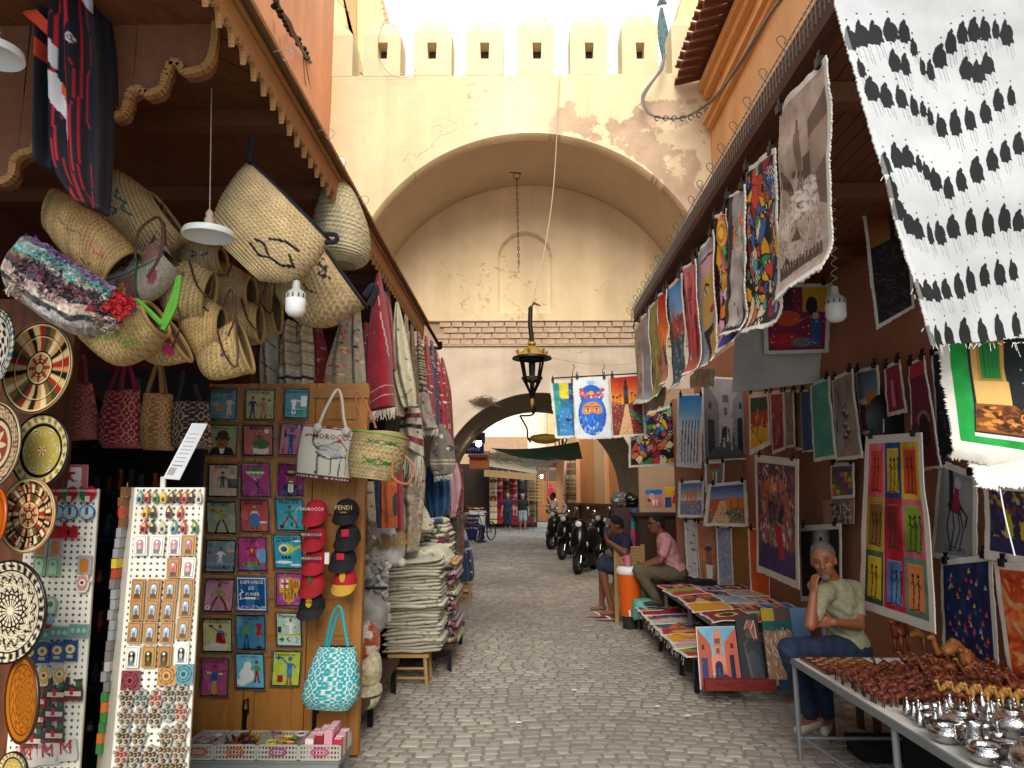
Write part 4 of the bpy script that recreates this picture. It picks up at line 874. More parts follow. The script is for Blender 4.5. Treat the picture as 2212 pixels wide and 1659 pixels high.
more=[
 ([(300,770,290,720),(345,790,330,700),(410,780,360,690)],3.2,.1,'straw basket with pink wool tufts below the green lettered one','c09c66',lambda A:(A.ell(.25,.8,.12,.1,'c8386a'),A.ell(.45,.88,.1,.08,'b02848'))),
 ([(340,640,372,590),(372,690,410,565),(440,690,462,590)],3.3,[.1,.14,.1],'plain straw basket in the middle of the cluster under the hearts basket','c0a06c',None),
 ([(388,700,402,655),(430,775,440,640),(475,745,480,665)],3.35,[.08,.12,.1],'straw basket with a small navy curl near its rim','c4a068',ink([[(.7,.6),(.8,.66),(.76,.76)]],'1b2240',.03)),
 ([(425,770,440,735),(455,820,470,715),(545,805,510,690)],3.4,[.09,.13,.1],'lowest straw basket with faint navy handwriting above the painted tiles','c8a46a',ink([[(.3,.8),(.38,.7),(.44,.8)],[(.55,.8),(.6,.7),(.66,.82)],[(.75,.8),(.82,.72)]],'2c3658',.02)),
 ([(455,600,470,560),(475,690,500,570),(540,670,545,600)],3.6,.12,'dim straw basket with an orange rim line behind the cluster','b09268',lambda A:A.line([(.2,.9),(.5,.95),(.9,.9)],.04,'b8503c')),
 ([(500,700,505,620),(540,745,545,600),(600,720,595,610)],3.9,.13,'dim straw basket hanging above the striped wool rugs','ac9066',None),
 ([(400,585,410,525),(440,600,440,520),(482,590,478,535)],3.5,.1,'small straw basket with dark letters behind the brown straps','b4966c',ink([[(.4,.3),(.5,.5),(.6,.3)],[(.5,.6),(.6,.75)]],'1c2440',.04)),
 ([(540,610,560,560),(580,640,600,560),(640,600,650,560)],3.9,.12,'shaded straw basket squeezed behind the bulb lamp','ac9468',None),
 ([(345,540,360,470),(380,560,400,500),(430,570,440,540)],3.7,.1,'half hidden straw basket behind the dish lamp','a4885a',None),
 ([(468,650,480,600),(500,720,520,640),(560,740,560,660)],3.6,.1,'shaded straw basket with crossed leather straps in the cluster','b49464',None)]
for i,(rw,Y,th,lab,bs_,mk) in enumerate(more): bask(rw,Y,[t*.7 for t in th] if isinstance(th,list) else th*.7,lab,mk,bs_,MATS['straw_rim'],[[(rw[-1][2],rw[-1][3],0),(rw[-1][2]+18,rw[-1][3]-40,-.03),(rw[-1][2]+30,rw[-1][3]+10,-.03),(rw[-1][2]+12,rw[-1][3]+62,-.03)]] if i%2==0 else [[(rw[1][2],rw[1][3]),(rw[1][2]+15,rw[1][3]+50,-.05),(rw[1][2]+42,rw[1][3]+75,-.05),(rw[-1][2],rw[-1][3])]],seed=20+i,hr=.005)
# ---- patterned cloth totes
def star(c1,c2,n=4.2,m=None):
 def d(A):
  A.fill(c1); k=A.k*n; x=(A.X*n)%1-.5; y=(A.Y*k)%1-.5; r=np.hypot(x,y); a=np.arctan2(y,x); q=.34+.05*np.cos(8*a); A.put(np.abs(r-q)<.055,c2); A.put((np.abs(x)<.05)&(np.abs(y)>.38)|(np.abs(y)<.05)&(np.abs(x)>.38),c2); A.put(np.abs(x)+np.abs(y)>.86,c2); A.put(r<.07,c2,.5)
 return d
def tote(rows,Y,th,lab,draw,hp,hcol,cat='tote bag',grp='patterned cloth totes hanging in a row',hw=.012):
 e=empty('tote_bag',PY(rows[0][0],rows[0][1],Y),lab,cat,grp); loft('body',rows[::-1],Y,th[::-1] if isinstance(th,list) else th,lambda A:(draw(A),A.a.__setitem__(slice(None),A.a[::-1].copy())),CLOT,e,open_=True,inner='2a1c18',fold=(.08,3,1),q=1.5,sq=.7)
 mt=M('strap_'+hcol,hcol,rough=.9,bump=.3)
 for h in hp: ptube('handle',[(u,v,Y-.02*i) for i,(u,v) in enumerate(h)],hw,mt,e)
 return e
for a in [([(143,832,197,828),(134,880,206,885),(132,935,212,930),(140,952,208,948)],'dusty pink star patterned tote','a04e4c','c88a78',[[(172,830),(180,770),(186,830)]],'8a4444'),
 ([(230,846,300,842),(222,890,304,900),(218,950,307,955),(226,968,302,968)],'magenta star patterned tote, brightest in the row of hanging totes','94123f','cc9a70',[[(236,846),(256,790),(268,780),(262,840)],[(272,780),(282,800),(293,845)]],'8c1540'),
 ([(312,850,372,852),(308,900,374,900),(307,950,376,955),(312,972,372,973)],'tan star patterned tote hanging between the magenta and dark totes','8c5f38','c29c68',[[(318,850),(338,790),(345,785),(350,850)],[(348,785),(358,850)]],'8a6240'),
 ([(378,868,450,868),(376,910,452,910),(375,955,455,955),(380,968,452,970)],'dark brown star patterned tote next to the painted tiles','2a1c20','a58a72',[[(384,868),(392,830),(396,800)],[(432,868),(420,830)]],'2a1c20')]:
 tote(a[0],3.9,[.03,.06,.07,.05],a[1],star(a[2],a[3]),a[4],a[5])
# ---- plates
def plate(u,v,rx,ry,Y,lab,draw,yaw=1):
 e=PY(u,v,Y); r=ry*Y/F; an=math.acos(min(1,rx/ry))*yaw; nr,na=int(max(14,ry*.46*1.2)),96
 _f=lambda t:math.cos(t)-((u-1130)/1600)*math.sin(t)*1
 an=min((abs(_f(-t)-rx/ry),-t) for t in np.linspace(0,1.2,80))[1]
 rr=np.concatenate([[0.001],np.linspace(.04,1,nr)]); aa=np.linspace(0,2*math.pi,na,endpoint=False); Rg,Ag=np.meshgrid(rr,aa,indexing='ij')
 prof=np.where(Rg<.6,.0,(Rg-.6)*.22)+.012*(np.abs(Rg-.62)<.02)
 col=draw(Rg,Ag); x=Rg*np.cos(Ag)*r; z=Rg*np.sin(Ag)*r; y=-prof*r
 c,s=math.cos(an),math.sin(an)
 def W(x,y,z): return np.stack([e.x+x*c-y*s,e.y+x*s+y*c,e.z+z],-1)
 Vf=W(x,y,z).reshape(-1,3); Vb=W(x,y+.012,z).reshape(-1,3); m,n=Rg.shape; i,j=np.meshgrid(np.arange(m-1),np.arange(n),indexing='ij'); f=np.stack([(i*n+j).ravel(),(i*n+(j+1)%n).ravel(),((i+1)*n+(j+1)%n).ravel(),((i+1)*n+j).ravel()],1)
 j=np.arange(n); o=(m-1)*n; sd=np.stack([o+j,o+(j+1)%n,o+(j+1)%n+m*n,o+j+m*n],1)
 me=mesh('plate',np.concatenate([Vf,Vb]),np.concatenate([f,f[:,::-1]+m*n,sd]),np.concatenate([col.reshape(-1,3),col.reshape(-1,3)*0+.12]),smooth=True)
 tag(link('ceramic_plate',me,CERAM),lab,'plate','ceramic plates on the left panel')
def C_(R_,base): c=np.zeros(R_.shape+(3,)); c[:]=hx(base); return c
def ringe(c,R_,r,w,col): c[np.abs(R_-r)<w]=hx(col)
def burst(R_,A_):
 c=C_(R_,'c8a070'); k=(A_*96/6.2832).astype(int); pal=['a02c28','d8b880','2a1c18','c89058','e0c898','8a5a30','3a4a30']; P=np.array([hx(p) for p in pal])[(k*7+k//3)%7]; m=(R_>.36)&(R_<.93); c[m]=P[m]; c[(np.sin(R_*120)>.6)&m]*=.8
 s=np.abs((A_*8/6.2832)%1-.5)*2; c[(R_<.32)&(R_>.1)&(s>R_*2.4)]=hx('9c3a28')
 for r in(.97,.72,.36,.2,.12): ringe(c,R_,r,.014,'1c1410')
 for r in(.94,.69,.33): ringe(c,R_,r,.012,'e0c890')
 return c
def stripes(R_,A_):
 c=burst(R_,A_); ringe(c,R_,.58,.02,'181410'); ringe(c,R_,.86,.015,'181410'); m=(R_>.62)&(R_<.84); k=(A_*60/6.2832).astype(int)%4; c[m&(k==0)]=hx('1c1612'); c[m&(k==1)]=hx('e0cfa0'); c[m&(k==2)]=hx('a03028'); return c
def flower(R_,A_):
 c=C_(R_,'b8a058'); x,y=R_*np.cos(A_),R_*np.sin(A_); pet=np.abs(np.cos(3*A_)); d=np.abs(R_-(.25+.35*pet)); c[(R_<.66)]=hx('b09a48'); c[(d<.05)&(R_<.66)]=hx('d8c8a0'); c[(d<.018)&(R_<.66)]=hx('5a3a1c'); c[(R_<.14)]=hx('a83c28'); c[(R_<.14)&(pet>.6)]=hx('d8c8a0')
 m=(R_>.76)&(R_<.95); c[m]=hx('d0bf90'); c[m&((np.abs(((A_*22/6.2832)%1)-.5)+np.abs(R_-.86)*2.5)<.3)]=hx('8a7038');
 ringe(c,R_,.7,.045,'1a1614'); ringe(c,R_,.975,.03,'1a1614'); return c
def bwstar(R_,A_):
 c=C_(R_,'d2c6a8'); k=(A_*18/6.2832)%1; z=np.abs(k-.5)*2
 for r0,w in((.34,.1),(.56,.14)): m=(np.abs(R_-r0-w*(1-z))<.035); c[m]=hx('1e1a18')
 c[(R_<.3)&((np.sin(A_*18)>.2))&(R_>.08)]=hx('28221e'); c[(R_>.36)&(R_<.75)&(np.sin(R_*90+np.sin(A_*18)*3)>.55)]*=.55
 m=(R_>.8)&(R_<.95); kk=(A_*30/6.2832)%1; c[m&(np.hypot((kk-.5),(R_-.875)*4)<.33)]=hx('1c1a20')
 for r,w in((.98,.03),(.79,.015),(.32,.012),(.22,.01)): ringe(c,R_,r,w,'1a1614')
 return c
def bluep(R_,A_):
 c=C_(R_,'d8ccb0'); m=(np.sin(A_*9+R_*9)*np.cos(R_*26)>.05)&(R_<.8); c[m]=hx('1c2140'); c[(R_>.84)&(np.sin(A_*60)>0)]=hx('3c6a80'); ringe(c,R_,.83,.02,'1c2140'); ringe(c,R_,.98,.02,'181420'); return c
def geo(R_,A_):
 c=C_(R_,'c8b08a'); x,y=R_*np.cos(A_)*9,R_*np.sin(A_)*9; m=(R_>.66)&(R_<.94); c[m&((np.abs((x%1)-.5)<.1)|(np.abs((y%1)-.5)<.1))]=hx('6a3a30'); s=np.abs(((A_*8/6.2832)%1)-.5)*2; c[(R_<.5)&(R_>.2+.25*s)]=hx('8a3c30'); c[(R_<.52)&(np.abs(R_-.22-.25*s)<.02)]=hx('2a1c18')
 for r in(.62,.96): ringe(c,R_,r,.035,'3a342e')
 return c
def amber(R_,A_):
 c=C_(R_,'b06a1e'); c[(np.sin(A_*12+np.sin(R_*30)*2)>.5)&(R_<.75)]=hx('8a4c12'); ringe(c,R_,.97,.035,'4a260c'); ringe(c,R_,.8,.02,'6a3a10'); return c
plate(85,795,77,102,3.0,'large ceramic plate with red and cream rays, highest full plate',burst,-1)
plate(-18,755,52,92,2.9,'navy and cream scrolled plate cut by the left edge',bluep,-1)
plate(-14,962,62,94,2.93,'plate with checked rim and star centre at the left edge',geo,-1)
plate(90,973,63,80,3.02,'ceramic plate with a yellow flower lattice and black rim',flower,-1)
plate(62,1113,60,80,2.98,'ceramic plate with red, cream and black ray bands',stripes,-1)
plate(-8,1118,24,62,2.9,'small glowing orange plate at the left edge',lambda r,a:C_(r,'c85a14')*(1-.25*(np.abs(r-.7)<.05))[...,None],-1)
plate(22,1320,80,106,2.93,'large black and cream star plate low on the left',bwstar,-1)
plate(52,1510,33,86,2.9,'amber glazed plate turned almost edge on',amber,-1)
plate(28,1668,30,40,2.93,'small green plate at the bottom left corner',flower,-1)
b=B(); b.box((-2.9,3.32,0),(-2.07,3.37,2.55)); o=b.obj('plate_board',M('plate_panel_wood','6a3a1e',rough=.6,var=.25,wave=(5,5,.3))); tag(o,'reddish wooden board carrying the ceramic plates','board')
# ---- pegboards and magnets
z3=lambda x,y:(x*.3866,1017.5+y*.3866)
YP=3.3
P=[PY(291,1053,YP),PY(441,1053,YP),PY(398,1790,YP-.1),PY(228,1790,YP-.1)]
pg1=pegboard(P,'front white perforated display tower full of magnets')
b=B(); tl_,bl_=P[0],P[3]; k=Vector((-.14,.15,0)); g_=Vector((0,.004,0)); b.add([tl_+g_,bl_+g_,bl_+k,tl_+k,P[1]+g_,P[2]+g_,P[2]+k,P[1]+k],[(0,1,2,3),(4,7,6,5),(2,6,7,3),(0,3,7,4)]); b.obj('side_panel',M('enamel_side','c8c2b4',rough=.5,var=.05),pg1)
P2=[PY(62,1053,3.26),PY(212,1056,3.26),PY(160,1790,3.16),PY(0,1790,3.16)]
pg2=pegboard(P2,'rear white perforated display board behind the plates')
# price card and tilted leaflet
pc=empty('price_card',PY(160,1030,3.38),'red bordered paper card reading 15 Dh on the rear display','sign')
sheet('card',[PY(112,1002,3.38),PY(190,1004,3.38),PY(188,1058,3.36),PY(112,1058,3.36)],lambda A:(A.fill('d8d2cc'),A.rect(.8,0,1,1,'b85a5c'),A.rect(0,0,1,.1,'b85a5c'),A.rect(.72,.1,.82,1,'d8d2cc'),A.noise(40,.1)),parent=pc)
word('15',PY(145,1036,3.37),(1,0,0),(0,0,1),.062,'b01c34',pc,bold=.02); word('Dh',PY(172,1044,3.37),(1,0,0),(0,0,1),.024,'3a2024',pc); word('Prix',PY(142,1009,3.37),(1,0,0),(0,0,1),.022,'3a2024',pc)
lf=empty('plastic_leaflet',PY(390,1000,3.35),'white plastic sleeved leaflet tilted on a post above the tower','sign')
sheet('leaflet',[PY(415,914,3.32),PY(449,915,3.36),PY(388,1037,3.3),PY(352,1034,3.26)],lambda A:(A.fill('d4d4d8'),[A.line([(.15,.2+i*.07),(.75,.2+i*.07)],.03,'8a8a90') for i in range(9)],A.rect(.1,.8,.5,.93,'a89a98')),M('plastic_print',attr=True,rough=.15,bump=0),lf)
ptube('post',[(352,1056,3.33),(353,1030,3.32)],.012,WHITE,lf)
def onp(P,x,y,off=.012):  # plane through P at pixel
 n=(P[1]-P[0]).cross(P[3]-P[0]).normalized();
 if n.y>0: n=-n
 d=ray(x,y); t=(P[0]-CAM).dot(n)/d.dot(n); return CAM+d*t+n*off
def cut(nm,lab,cat,grp,P,c,out,layers,s,th=.006,lean=0,words=None):
 o3=onp(P,*c); r=(P[1]-P[0]).normalized(); u=(P[0]-P[3]).normalized(); n=r.cross(u); n=n if n.y<0 else -n
 if lean: r,u=r*math.cos(lean)+u*math.sin(lean),u*math.cos(lean)-r*math.sin(lean)
 sc=s*YP/F; q=B(); q.prism([o3+r*x*sc+u*y*sc for x,y in out],n*th,layers[0][1])
 for k,(pl,cc) in enumerate(layers[1:]): q.prism([o3+r*x*sc+u*y*sc+n*th for x,y in pl],n*.0012*(k+1),cc)
 o=q.obj(nm,GLOS); tag(o,lab,cat,grp)
 if words: w=word(words[0],o3+u*words[2]*sc,r,u,words[3]*sc,words[1],o,off=th+.004,name='lettering')
 return o
circ=lambda cx,cy,rx,ry,n=10,a0=0:[(cx+rx*math.cos(a0+2*math.pi*i/n),cy+ry*math.sin(a0+2*math.pi*i/n)) for i in range(n)]
slip=[(-.28,-.95),(.28,-.95),(.45,-.6),(.42,0),(.3,.4),(.08,.75),(0,1),(-.1,.75),(-.32,.4),(-.45,0),(-.45,-.6)]
sl_c=[('5a94a0','blue'),('b02c30','red'),('3f7a3c','green'),('d2a018','yellow'),('4a3420','brown'),('6a2a20','maroon'),('b83a30','red'),('3a2c1c','black'),('b8b4a8','silver')]
rows_=[(145,[795,835,880,925,970,1010,1045,1078,1122]),(230,[825,868,955,1020]),(310,[817,863,918,985,1037,1100])]
nth=['first','second','third','fourth','fifth','sixth','seventh','eighth','ninth']; rn=['top','middle','bottom']
for ri,(y,xs) in enumerate(rows_):
 for i,x in enumerate(xs):
  col,cn=sl_c[(i+ri*3)%9]; dk=hx(col)*.35
  cut('slipper_magnet','tiny %s slipper magnet, %s from the left in the %s slipper row'%(cn,nth[i],rn[ri]),'magnet','slipper magnets on the tower',P,z3(x,y),slip,[(0,col),(circ(0,-.45,.27,.35),tuple(dk)),([(-.25,.0),(.25,.0),(.1,.5),(-.1,.5)],'d8b860')],14,.012,lean=random.uniform(-.25,.25))
rect=lambda a,b_,c,d:[(a,b_),(c,b_),(c,d),(a,d)]
archp=lambda w,h,y0,n=8:[(-w,y0),(w,y0)]+[(w*1.12*math.cos(math.pi*i/n),h+w*1.12*math.sin(math.pi*i/n)) for i in range(n+1)]
tiles=[(415,[795,890,985,1065],['e0d8cc','e0d8cc','ddd0c8','b8884c'],'c07080'),(540,[980,1062],['b07a44','dcd4c8'],'c86a70'),(660,[783,872,963,1055],['a87a42']*4,'8fb0c8'),(775,[775,862,950,1048],['a87a42']*4,'88a8c4'),(900,[763,850,942,1035],['a87a42']*4,'8cb0cc'),(1035,[750,843,930,1025],['dcd6cc','a8803c','a07438','e0dcd0'],'1c1814')]
for ri,(y,xs,cs,inn) in enumerate(tiles):
 for i,x in enumerate(xs):
  c=cs[i]; dk=tuple(hx(c)*.62); cut('arch_magnet','%s keyhole arch magnet, %s from the left in %s tile row of the tower'%({'e':'cream','d':'cream'}.get(c[0],'wooden'),nth[i],ordn(ri) if ri else 'top'),'magnet','arch tile magnets on the tower',P,z3(x,y+ (i==3)*-20*(ri>2)),rect(-.68,-1,.68,1),[(0,c),(rect(-.55,-.87,.55,.87),dk),(rect(-.5,-.82,.5,.82),c),(archp(.33,.2,-.6),dk),(archp(.27,.2,-.55),inn),(circ(0,-.2,.17,.3,5,.3),tuple(hx(c)*.8)),([(-.3,-.75),(.3,-.75),(.2,-.4),(-.2,-.4)],tuple(hx(c)*.5)),(circ(0,.3,.12,.14,6),'e8e4dc')],21,lean=random.uniform(-.05,.05))
for i,(x,y,c) in enumerate(((740,1167,'7a3a40'),(943,1140,'b07c3c'),(1038,1130,'4f8088'))):
 cut('carved_square_magnet',['maroon','honey wood','teal'][i]+' square fretwork magnet above the hand magnets','magnet','square magnets on the tower',P,z3(x,y),rect(-1,-1,1,1),[(0,c)]+[(circ(0,0,r,r,8,a),tuple(hx(c)*k)) for r,a,k in((.9,0,.55),(.8,.4,1),(.6,0,.55),(.5,.4,1.1),(.25,0,.5))],19)
ham=[(-.3,-1),(.3,-1),(.62,-.6),(.7,.0),(.95,.1),(.9,.35),(.55,.3),(.55,.7),(.35,.85),(.3,.55),(.15,.9),(0,1.05),(-.15,.9),(-.3,.55),(-.35,.85),(-.55,.7),(-.55,.3),(-.9,.35),(-.95,.1),(-.7,0),(-.62,-.6)]
hr=[(1265,[722,802,882,955,1030]),(1365,[715,797,877,952,1022]),(1475,[705,790,940,1015]),(1578,[693,770,853,935,1013]),(1668,[690,765,845,925,1000])]
hcol=['38302a','40382c','54463c','2c5260','322c24','5c4240','8a2a30','3c342c']
for ri,(y,xs) in enumerate(hr):
 for i,x in enumerate(xs):
  k=hcol[(i*3+ri*2)%8]; cut('hand_magnet','floral hand shaped magnet, %s from the left in %s row of hands'%(nth[i],['the top','the second','the third','the fourth','the lowest'][ri]),'magnet','hand magnets on the tower',P,z3(x,y-25*(i>2)),ham,[(0,'8a8680'),([(a*.86,b_*.88) for a,b_ in ham],'a89f90')]+[(circ(cx,cy,.24,.24,7),k) for cx,cy in((-.3,-.5),(.3,-.5),(0,0),(-.42,.1),(.42,.1),(0,.55))]+[(circ(cx,cy,.1,.1,6),'a8823c') for cx,cy in((-.3,-.5),(.3,-.5),(0,0),(-.42,.1),(.42,.1),(0,.55))],19,.008)
# rear board magnets
def m2(nm,lab,x,y,out,layers,s,words=None,lean=0): return cut(nm,lab,'magnet','magnets on the rear display board',P2,z3(x,y),out,layers,s,.008,lean,words)
for i,x in enumerate((322,400,503)): m2('map_magnet','red and green country outline magnet, %s of the top row'%nth[i],x,132,[(-.9,-.2),(-.3,-1),(.3,-.9),(.9,-.1),(1,.6),(.4,1),(-.2,.7),(-1,.9),(-1,.3)],[(0,'a81c2c'),([(-.9,-.2),(-.3,-1),(-.1,.6),(-.9,.7)],'2c6a3c'),(rect(-.25,-.9,.3,-.2),'c8b8a0')],18,('I MARRAKECH','e8e0d8',.4,.3))
for i,x in enumerate((330,405,500)): m2('round_view_magnet','round blue sky magnet with a minaret, %s of the second row'%nth[i],x,232,circ(0,0,1,1,16),[(0,'3c5ca0'),(circ(0,0,.85,.85,16),'9cc0dc'),(rect(-.2,-.6,.2,.7),'6a4a3a'),(rect(-.8,-.6,.8,-.3),'b8a88c')],16)
for i,x in enumerate((300,398)): m2('fort_magnet','red fortress magnet with lettering, %s of the third row'%nth[i],x,330,[(-1,-.9),(1,-.9),(1,.4),(.5,.6),(.3,.3),(-.3,.5),(-.5,1),(-.7,1),(-.8,.3),(-1,.2)],[(0,'a01c28'),(rect(-.15,-.6,.15,0),'2a1a18')],18,('MARRAKECH','c8202c',-.85,.42))
for i,(x,y) in enumerate(((240,432),(325,428),(485,525))): m2('door_magnet',['left lilac framed orange door magnet','middle lilac framed orange door magnet','right lilac framed orange door magnet, set lower'][i],x,y,rect(-.7,-1,.7,1),[(0,'b8a8a0'),(rect(-.62,-.7,.62,.95),'8a90a0'),(archp(.4,.3,-.7),'b06a24')],20,('MOROCCO','3a302c',-.85,.22))
for i,(x,y) in enumerate(((235,530),(312,535))): m2('green_arch_magnet',['left','right'][i]+' pale green fretwork arch magnet',x,y,rect(-.7,-1,.7,1),[(0,'8ba888'),(archp(.5,.3,-.85),'5c8064'),(archp(.42,.3,-.8),'a0bc9c'),(circ(0,.3,.2,.2,6),'5c8064')],19)
for i,(x,y,c) in enumerate(((475,622,'b07a78'),(262,1138,'c8a040'),(350,1130,'b89850'))): m2('mandala_hand_magnet',['pink','golden','pale golden'][i]+' mandala hand magnet on the rear board',x,y,ham,[(0,'c8c4b8'),([(a*.8,b_*.8) for a,b_ in ham],c),(circ(0,0,.35,.35,9),'d8d0b8'),(circ(0,0,.2,.2,7),'7a2c30')],20)
m2('green_dome_magnet','green lattice dome magnet below the hands of the rear board',298,742,archp(.6,.1,-1),[(0,'7a9880'),(archp(.45,.1,-.85),'a8c0a8'),(circ(0,0,.3,.3,8),'4c7058')],20)
m2('view_magnet','small blue sky street view magnet with red lettering',270,835,[(-1,-.6),(1,-.6),(1,.5),(.6,1),(.3,.5),(-1,.6)],[(0,'7ca8c0'),(rect(-1,-.8,1,-.45),'b02c30'),(rect(-.9,-.4,.5,0),'a88460')],14)
for i,x in enumerate((240,347,455)): m2('teal_panel_magnet','grey teal carved panel magnet, %s of its row'%nth[i],x,912-i*12,rect(-1,-.62,1,.62),[(0,'7c9c98'),(rect(-.9,-.52,.9,.52),'648884')]+[(circ(cx,0,.2,.25,8),'94b0ac') for cx in(-.6,0,.6)],20)
for i,x in enumerate((180,253,335,408)): m2('blue_vase_magnet','blue magnet with a yellow rosette, %s of its row'%nth[i],x,1018-i*6,[(-.7,-1),(.7,-1),(.65,.9),(.3,1),(0,.85),(-.3,1),(-.65,.9)],[(0,'20407c'),(circ(0,.15,.5,.45,10),'c8c87c'),(circ(0,.15,.2,.2,8),'b83a3c'),(rect(-.3,-.7,.3,-.4),'a8b88c')],20)
for i,(x,y) in enumerate(((320,1218),(415,1212),(212,1255),(205,1355),(312,1325),(195,1475),(312,1445))):
 m2('town_magnet',['dark minaret and palm magnet, left of the first town row','dark minaret and palm magnet, right of the first town row','red fort magnet beneath the first town row','town scene magnet, left of the second town row','town scene magnet, right of the second town row','town scene magnet, left of the third town row','town scene magnet, right of the third town row'][i],x,y,[(-1,-1),(1,-1),(1,-.2),(.8,.6),(.9,.9),(.3,.8),(.4,.2),(.1,.1),(0,.4),(-.3,.3),(-.3,1),(-.6,1),(-.7,0),(-1,-.2)],[(0,'3a3c34' if i!=2 else '962028'),(circ(.6,.4,.25,.25,7),'386040'),(rect(-.6,-.6,.9,-.2),'c8b8a8'),(rect(-.1,-.5,.2,.1),'b8242c')],22,('Marrakech','a82030',-.85,.34))
for i,x in enumerate((165,285,385)): m2('letter_magnet','big dark red letter M souvenir magnet, %s of three'%nth[i],x,1590-i*18,[(-1,-.9),(.9,-.9),(1,-.5),(.9,.8),(.6,.9),(.5,-.1),(.1,-.3),(-.3,.1),(-.5,.9),(-.9,.8)],[(0,'b8b4ac')],22,('M','a01c30',.2,1.1),lean=.1)
# side trinkets of the tower: keyrings and flowers
for i in range(26):
 y=115+i*57; x=715-i*5.2-random.uniform(0,22); c=random.choice(['a8402c','c8b030','3c6a3c','7a4a28','8a8a8c','b8b8b4']) if i<9 else random.choice(['8c8c8c','a8a49c','74706c']) if i<20 else random.choice(['b02c2c','3c7a3c','c86a2c'])
 p=PY(*z3(x,y),YP+.02); q=B(); q.box(p-Vector((.012,.03,.02)),p+Vector((.01,.03,.02)),c); q.tube([p+Vector((0,0,.02)),p+Vector((0,0,.04))],.002,4,col='888888'); tag(q.obj('keyring',GLOS),'small keyring, %s from the top down the left side of the display tower'%ordn(i),'keyring','keyrings on the side of the tower')
# ================= PAINTED TILES ON THE PINE DOORS =================
YDR=4.95
dd=empty('pine_doors',PY(600,1600,YDR),'pair of open pine shop doors hung with painted tiles and caps','doors')
dl,dm,dr_,dt_=PY(445,1200,YDR).x,PY(672,1200,YDR).x,PY(786,1200,YDR).x,PY(600,829,YDR).z
xL=PY(425,1300,YDR).x-.05
for x0,x1,pn in((xL,(xL+dm)/2-.003,1),((xL+dm)/2+.003,dm-.006,1),(dm,dr_+.0,1)):
 b=B(); b.box((x0,YDR,.03),(x1,YDR+.05,dt_)); lf_=b.obj('door_leaf',WOOD,dd)
 w=x1-x0
 for xa_,xb_ in((x0,x0+w*.17),(x1-w*.17,x1)):
  b=B(); b.box((xa_,YDR-.018,.03),(xb_,YDR-.002,dt_)); b.obj('stile',WOOD,lf_)
 zs=[.03,.62,.98,1.52,2.02,dt_]
 for i,z in enumerate(zs[:-1]+[dt_-.12]):
  b=B(); b.box((x0+w*.17,YDR-.016,z),(x1-w*.17,YDR-.002,z+.1)); b.obj('rail',WOODH,lf_)
 for i in range(5):
  b=B(); a,c=zs[i]+.13,zs[i+1]-.03
  if c-a>.08: b.box((x0+w*.22,YDR-.010,a),(x1-w*.22,YDR-.002,c)); b.obj('door_panel',WOOD,lf_)
b=B(); b.box((dm-.02,YDR-.032,dt_-.1),(dr_+.01,YDR-.019,dt_-.03)); b.obj('top_batten',WOODH,dd)
for u in(533,682):
 p=PY(u,1530,YDR); b=B(); b.box((p.x-.012,YDR-.03,p.z-.12),(p.x+.012,YDR-.019,p.z+.0)); b.tube([(p.x-.01,YDR-.04,p.z),(p.x,YDR-.05,p.z+.06),(p.x+.02,YDR-.04,p.z+.07),(p.x+.025,YDR-.04,p.z-.02)],.006,6); b.obj('bolt',IRON,dd)
SK='9a5a3c'
def man(A,cx,top,h,shirt,pants,hair='241c1c',skin=SK,hat=None,arms=((-.16,.2),(.16,.2)),legs=(-.05,.05),dress=False):
 hs=h*.085/A.kk if 0 else h*.09; k=A.kk; hy=top+hs; A.ell(cx,hy*1,hs*k*.8,hs*k,hair);
 bw=h*.16*k*.7
 A.poly([(cx-bw,top+h*.24),(cx+bw,top+h*.24),(cx+bw*.8,top+h*.55),(cx-bw*.8,top+h*.55)],shirt)
 for dx,dy in arms: s=1 if dx>0 else -1; A.line([(cx+s*bw*.8,top+h*.27),(cx+dx,top+h*dy+h*.22)],h*.06*k,shirt); A.line([(cx+dx,top+h*dy+h*.22),(cx+dx*.8,top+h*dy+h*.28)],h*.045*k,skin)
 for dx in legs: A.line([(cx+dx*.3,top+h*.52),(cx+dx,top+h*.78),(cx+dx*1.2,top+h*.97)],h*.085*k,pants); A.line([(cx+dx*1.2,top+h*.985),(cx+dx*1.2+.04*(1 if dx>0 else -1),top+h*.985)],h*.05*k,'1c1818')
 if dress: A.poly([(cx-bw*.8,top+h*.5),(cx+bw*.8,top+h*.5),(cx+bw,top+h*.72),(cx-bw,top+h*.72)],shirt)
 A.ell(cx,hy+hs*.25,hs*k*.62,hs*k*.8,skin); A.line([(cx-hs*k*.3,hy+hs*.2),(cx-hs*k*.2,hy+hs*.2)],.01,'1c1414'); A.line([(cx+hs*k*.2,hy+hs*.2),(cx+hs*k*.3,hy+hs*.2)],.01,'1c1414')
 if hat: A.ell(cx,hy-hs*.45,hs*k*.85,hs*k*.5,hat)
def t_(bg,fn,edge='15141a',w=.035):
 def d(A):
  A.fill(bg); A.noise(3,.05); fn(A); A.rect(0,0,w,1,edge); A.rect(1-w,0,1,1,edge); A.rect(0,0,1,w/A.k,edge); A.rect(0,1-w/A.k,1,1,edge)
  m=(vnoise(A.h,A.w,3,5,3,A.seed+77)>.66); A.put(m,'ffffff',.16)
 return d
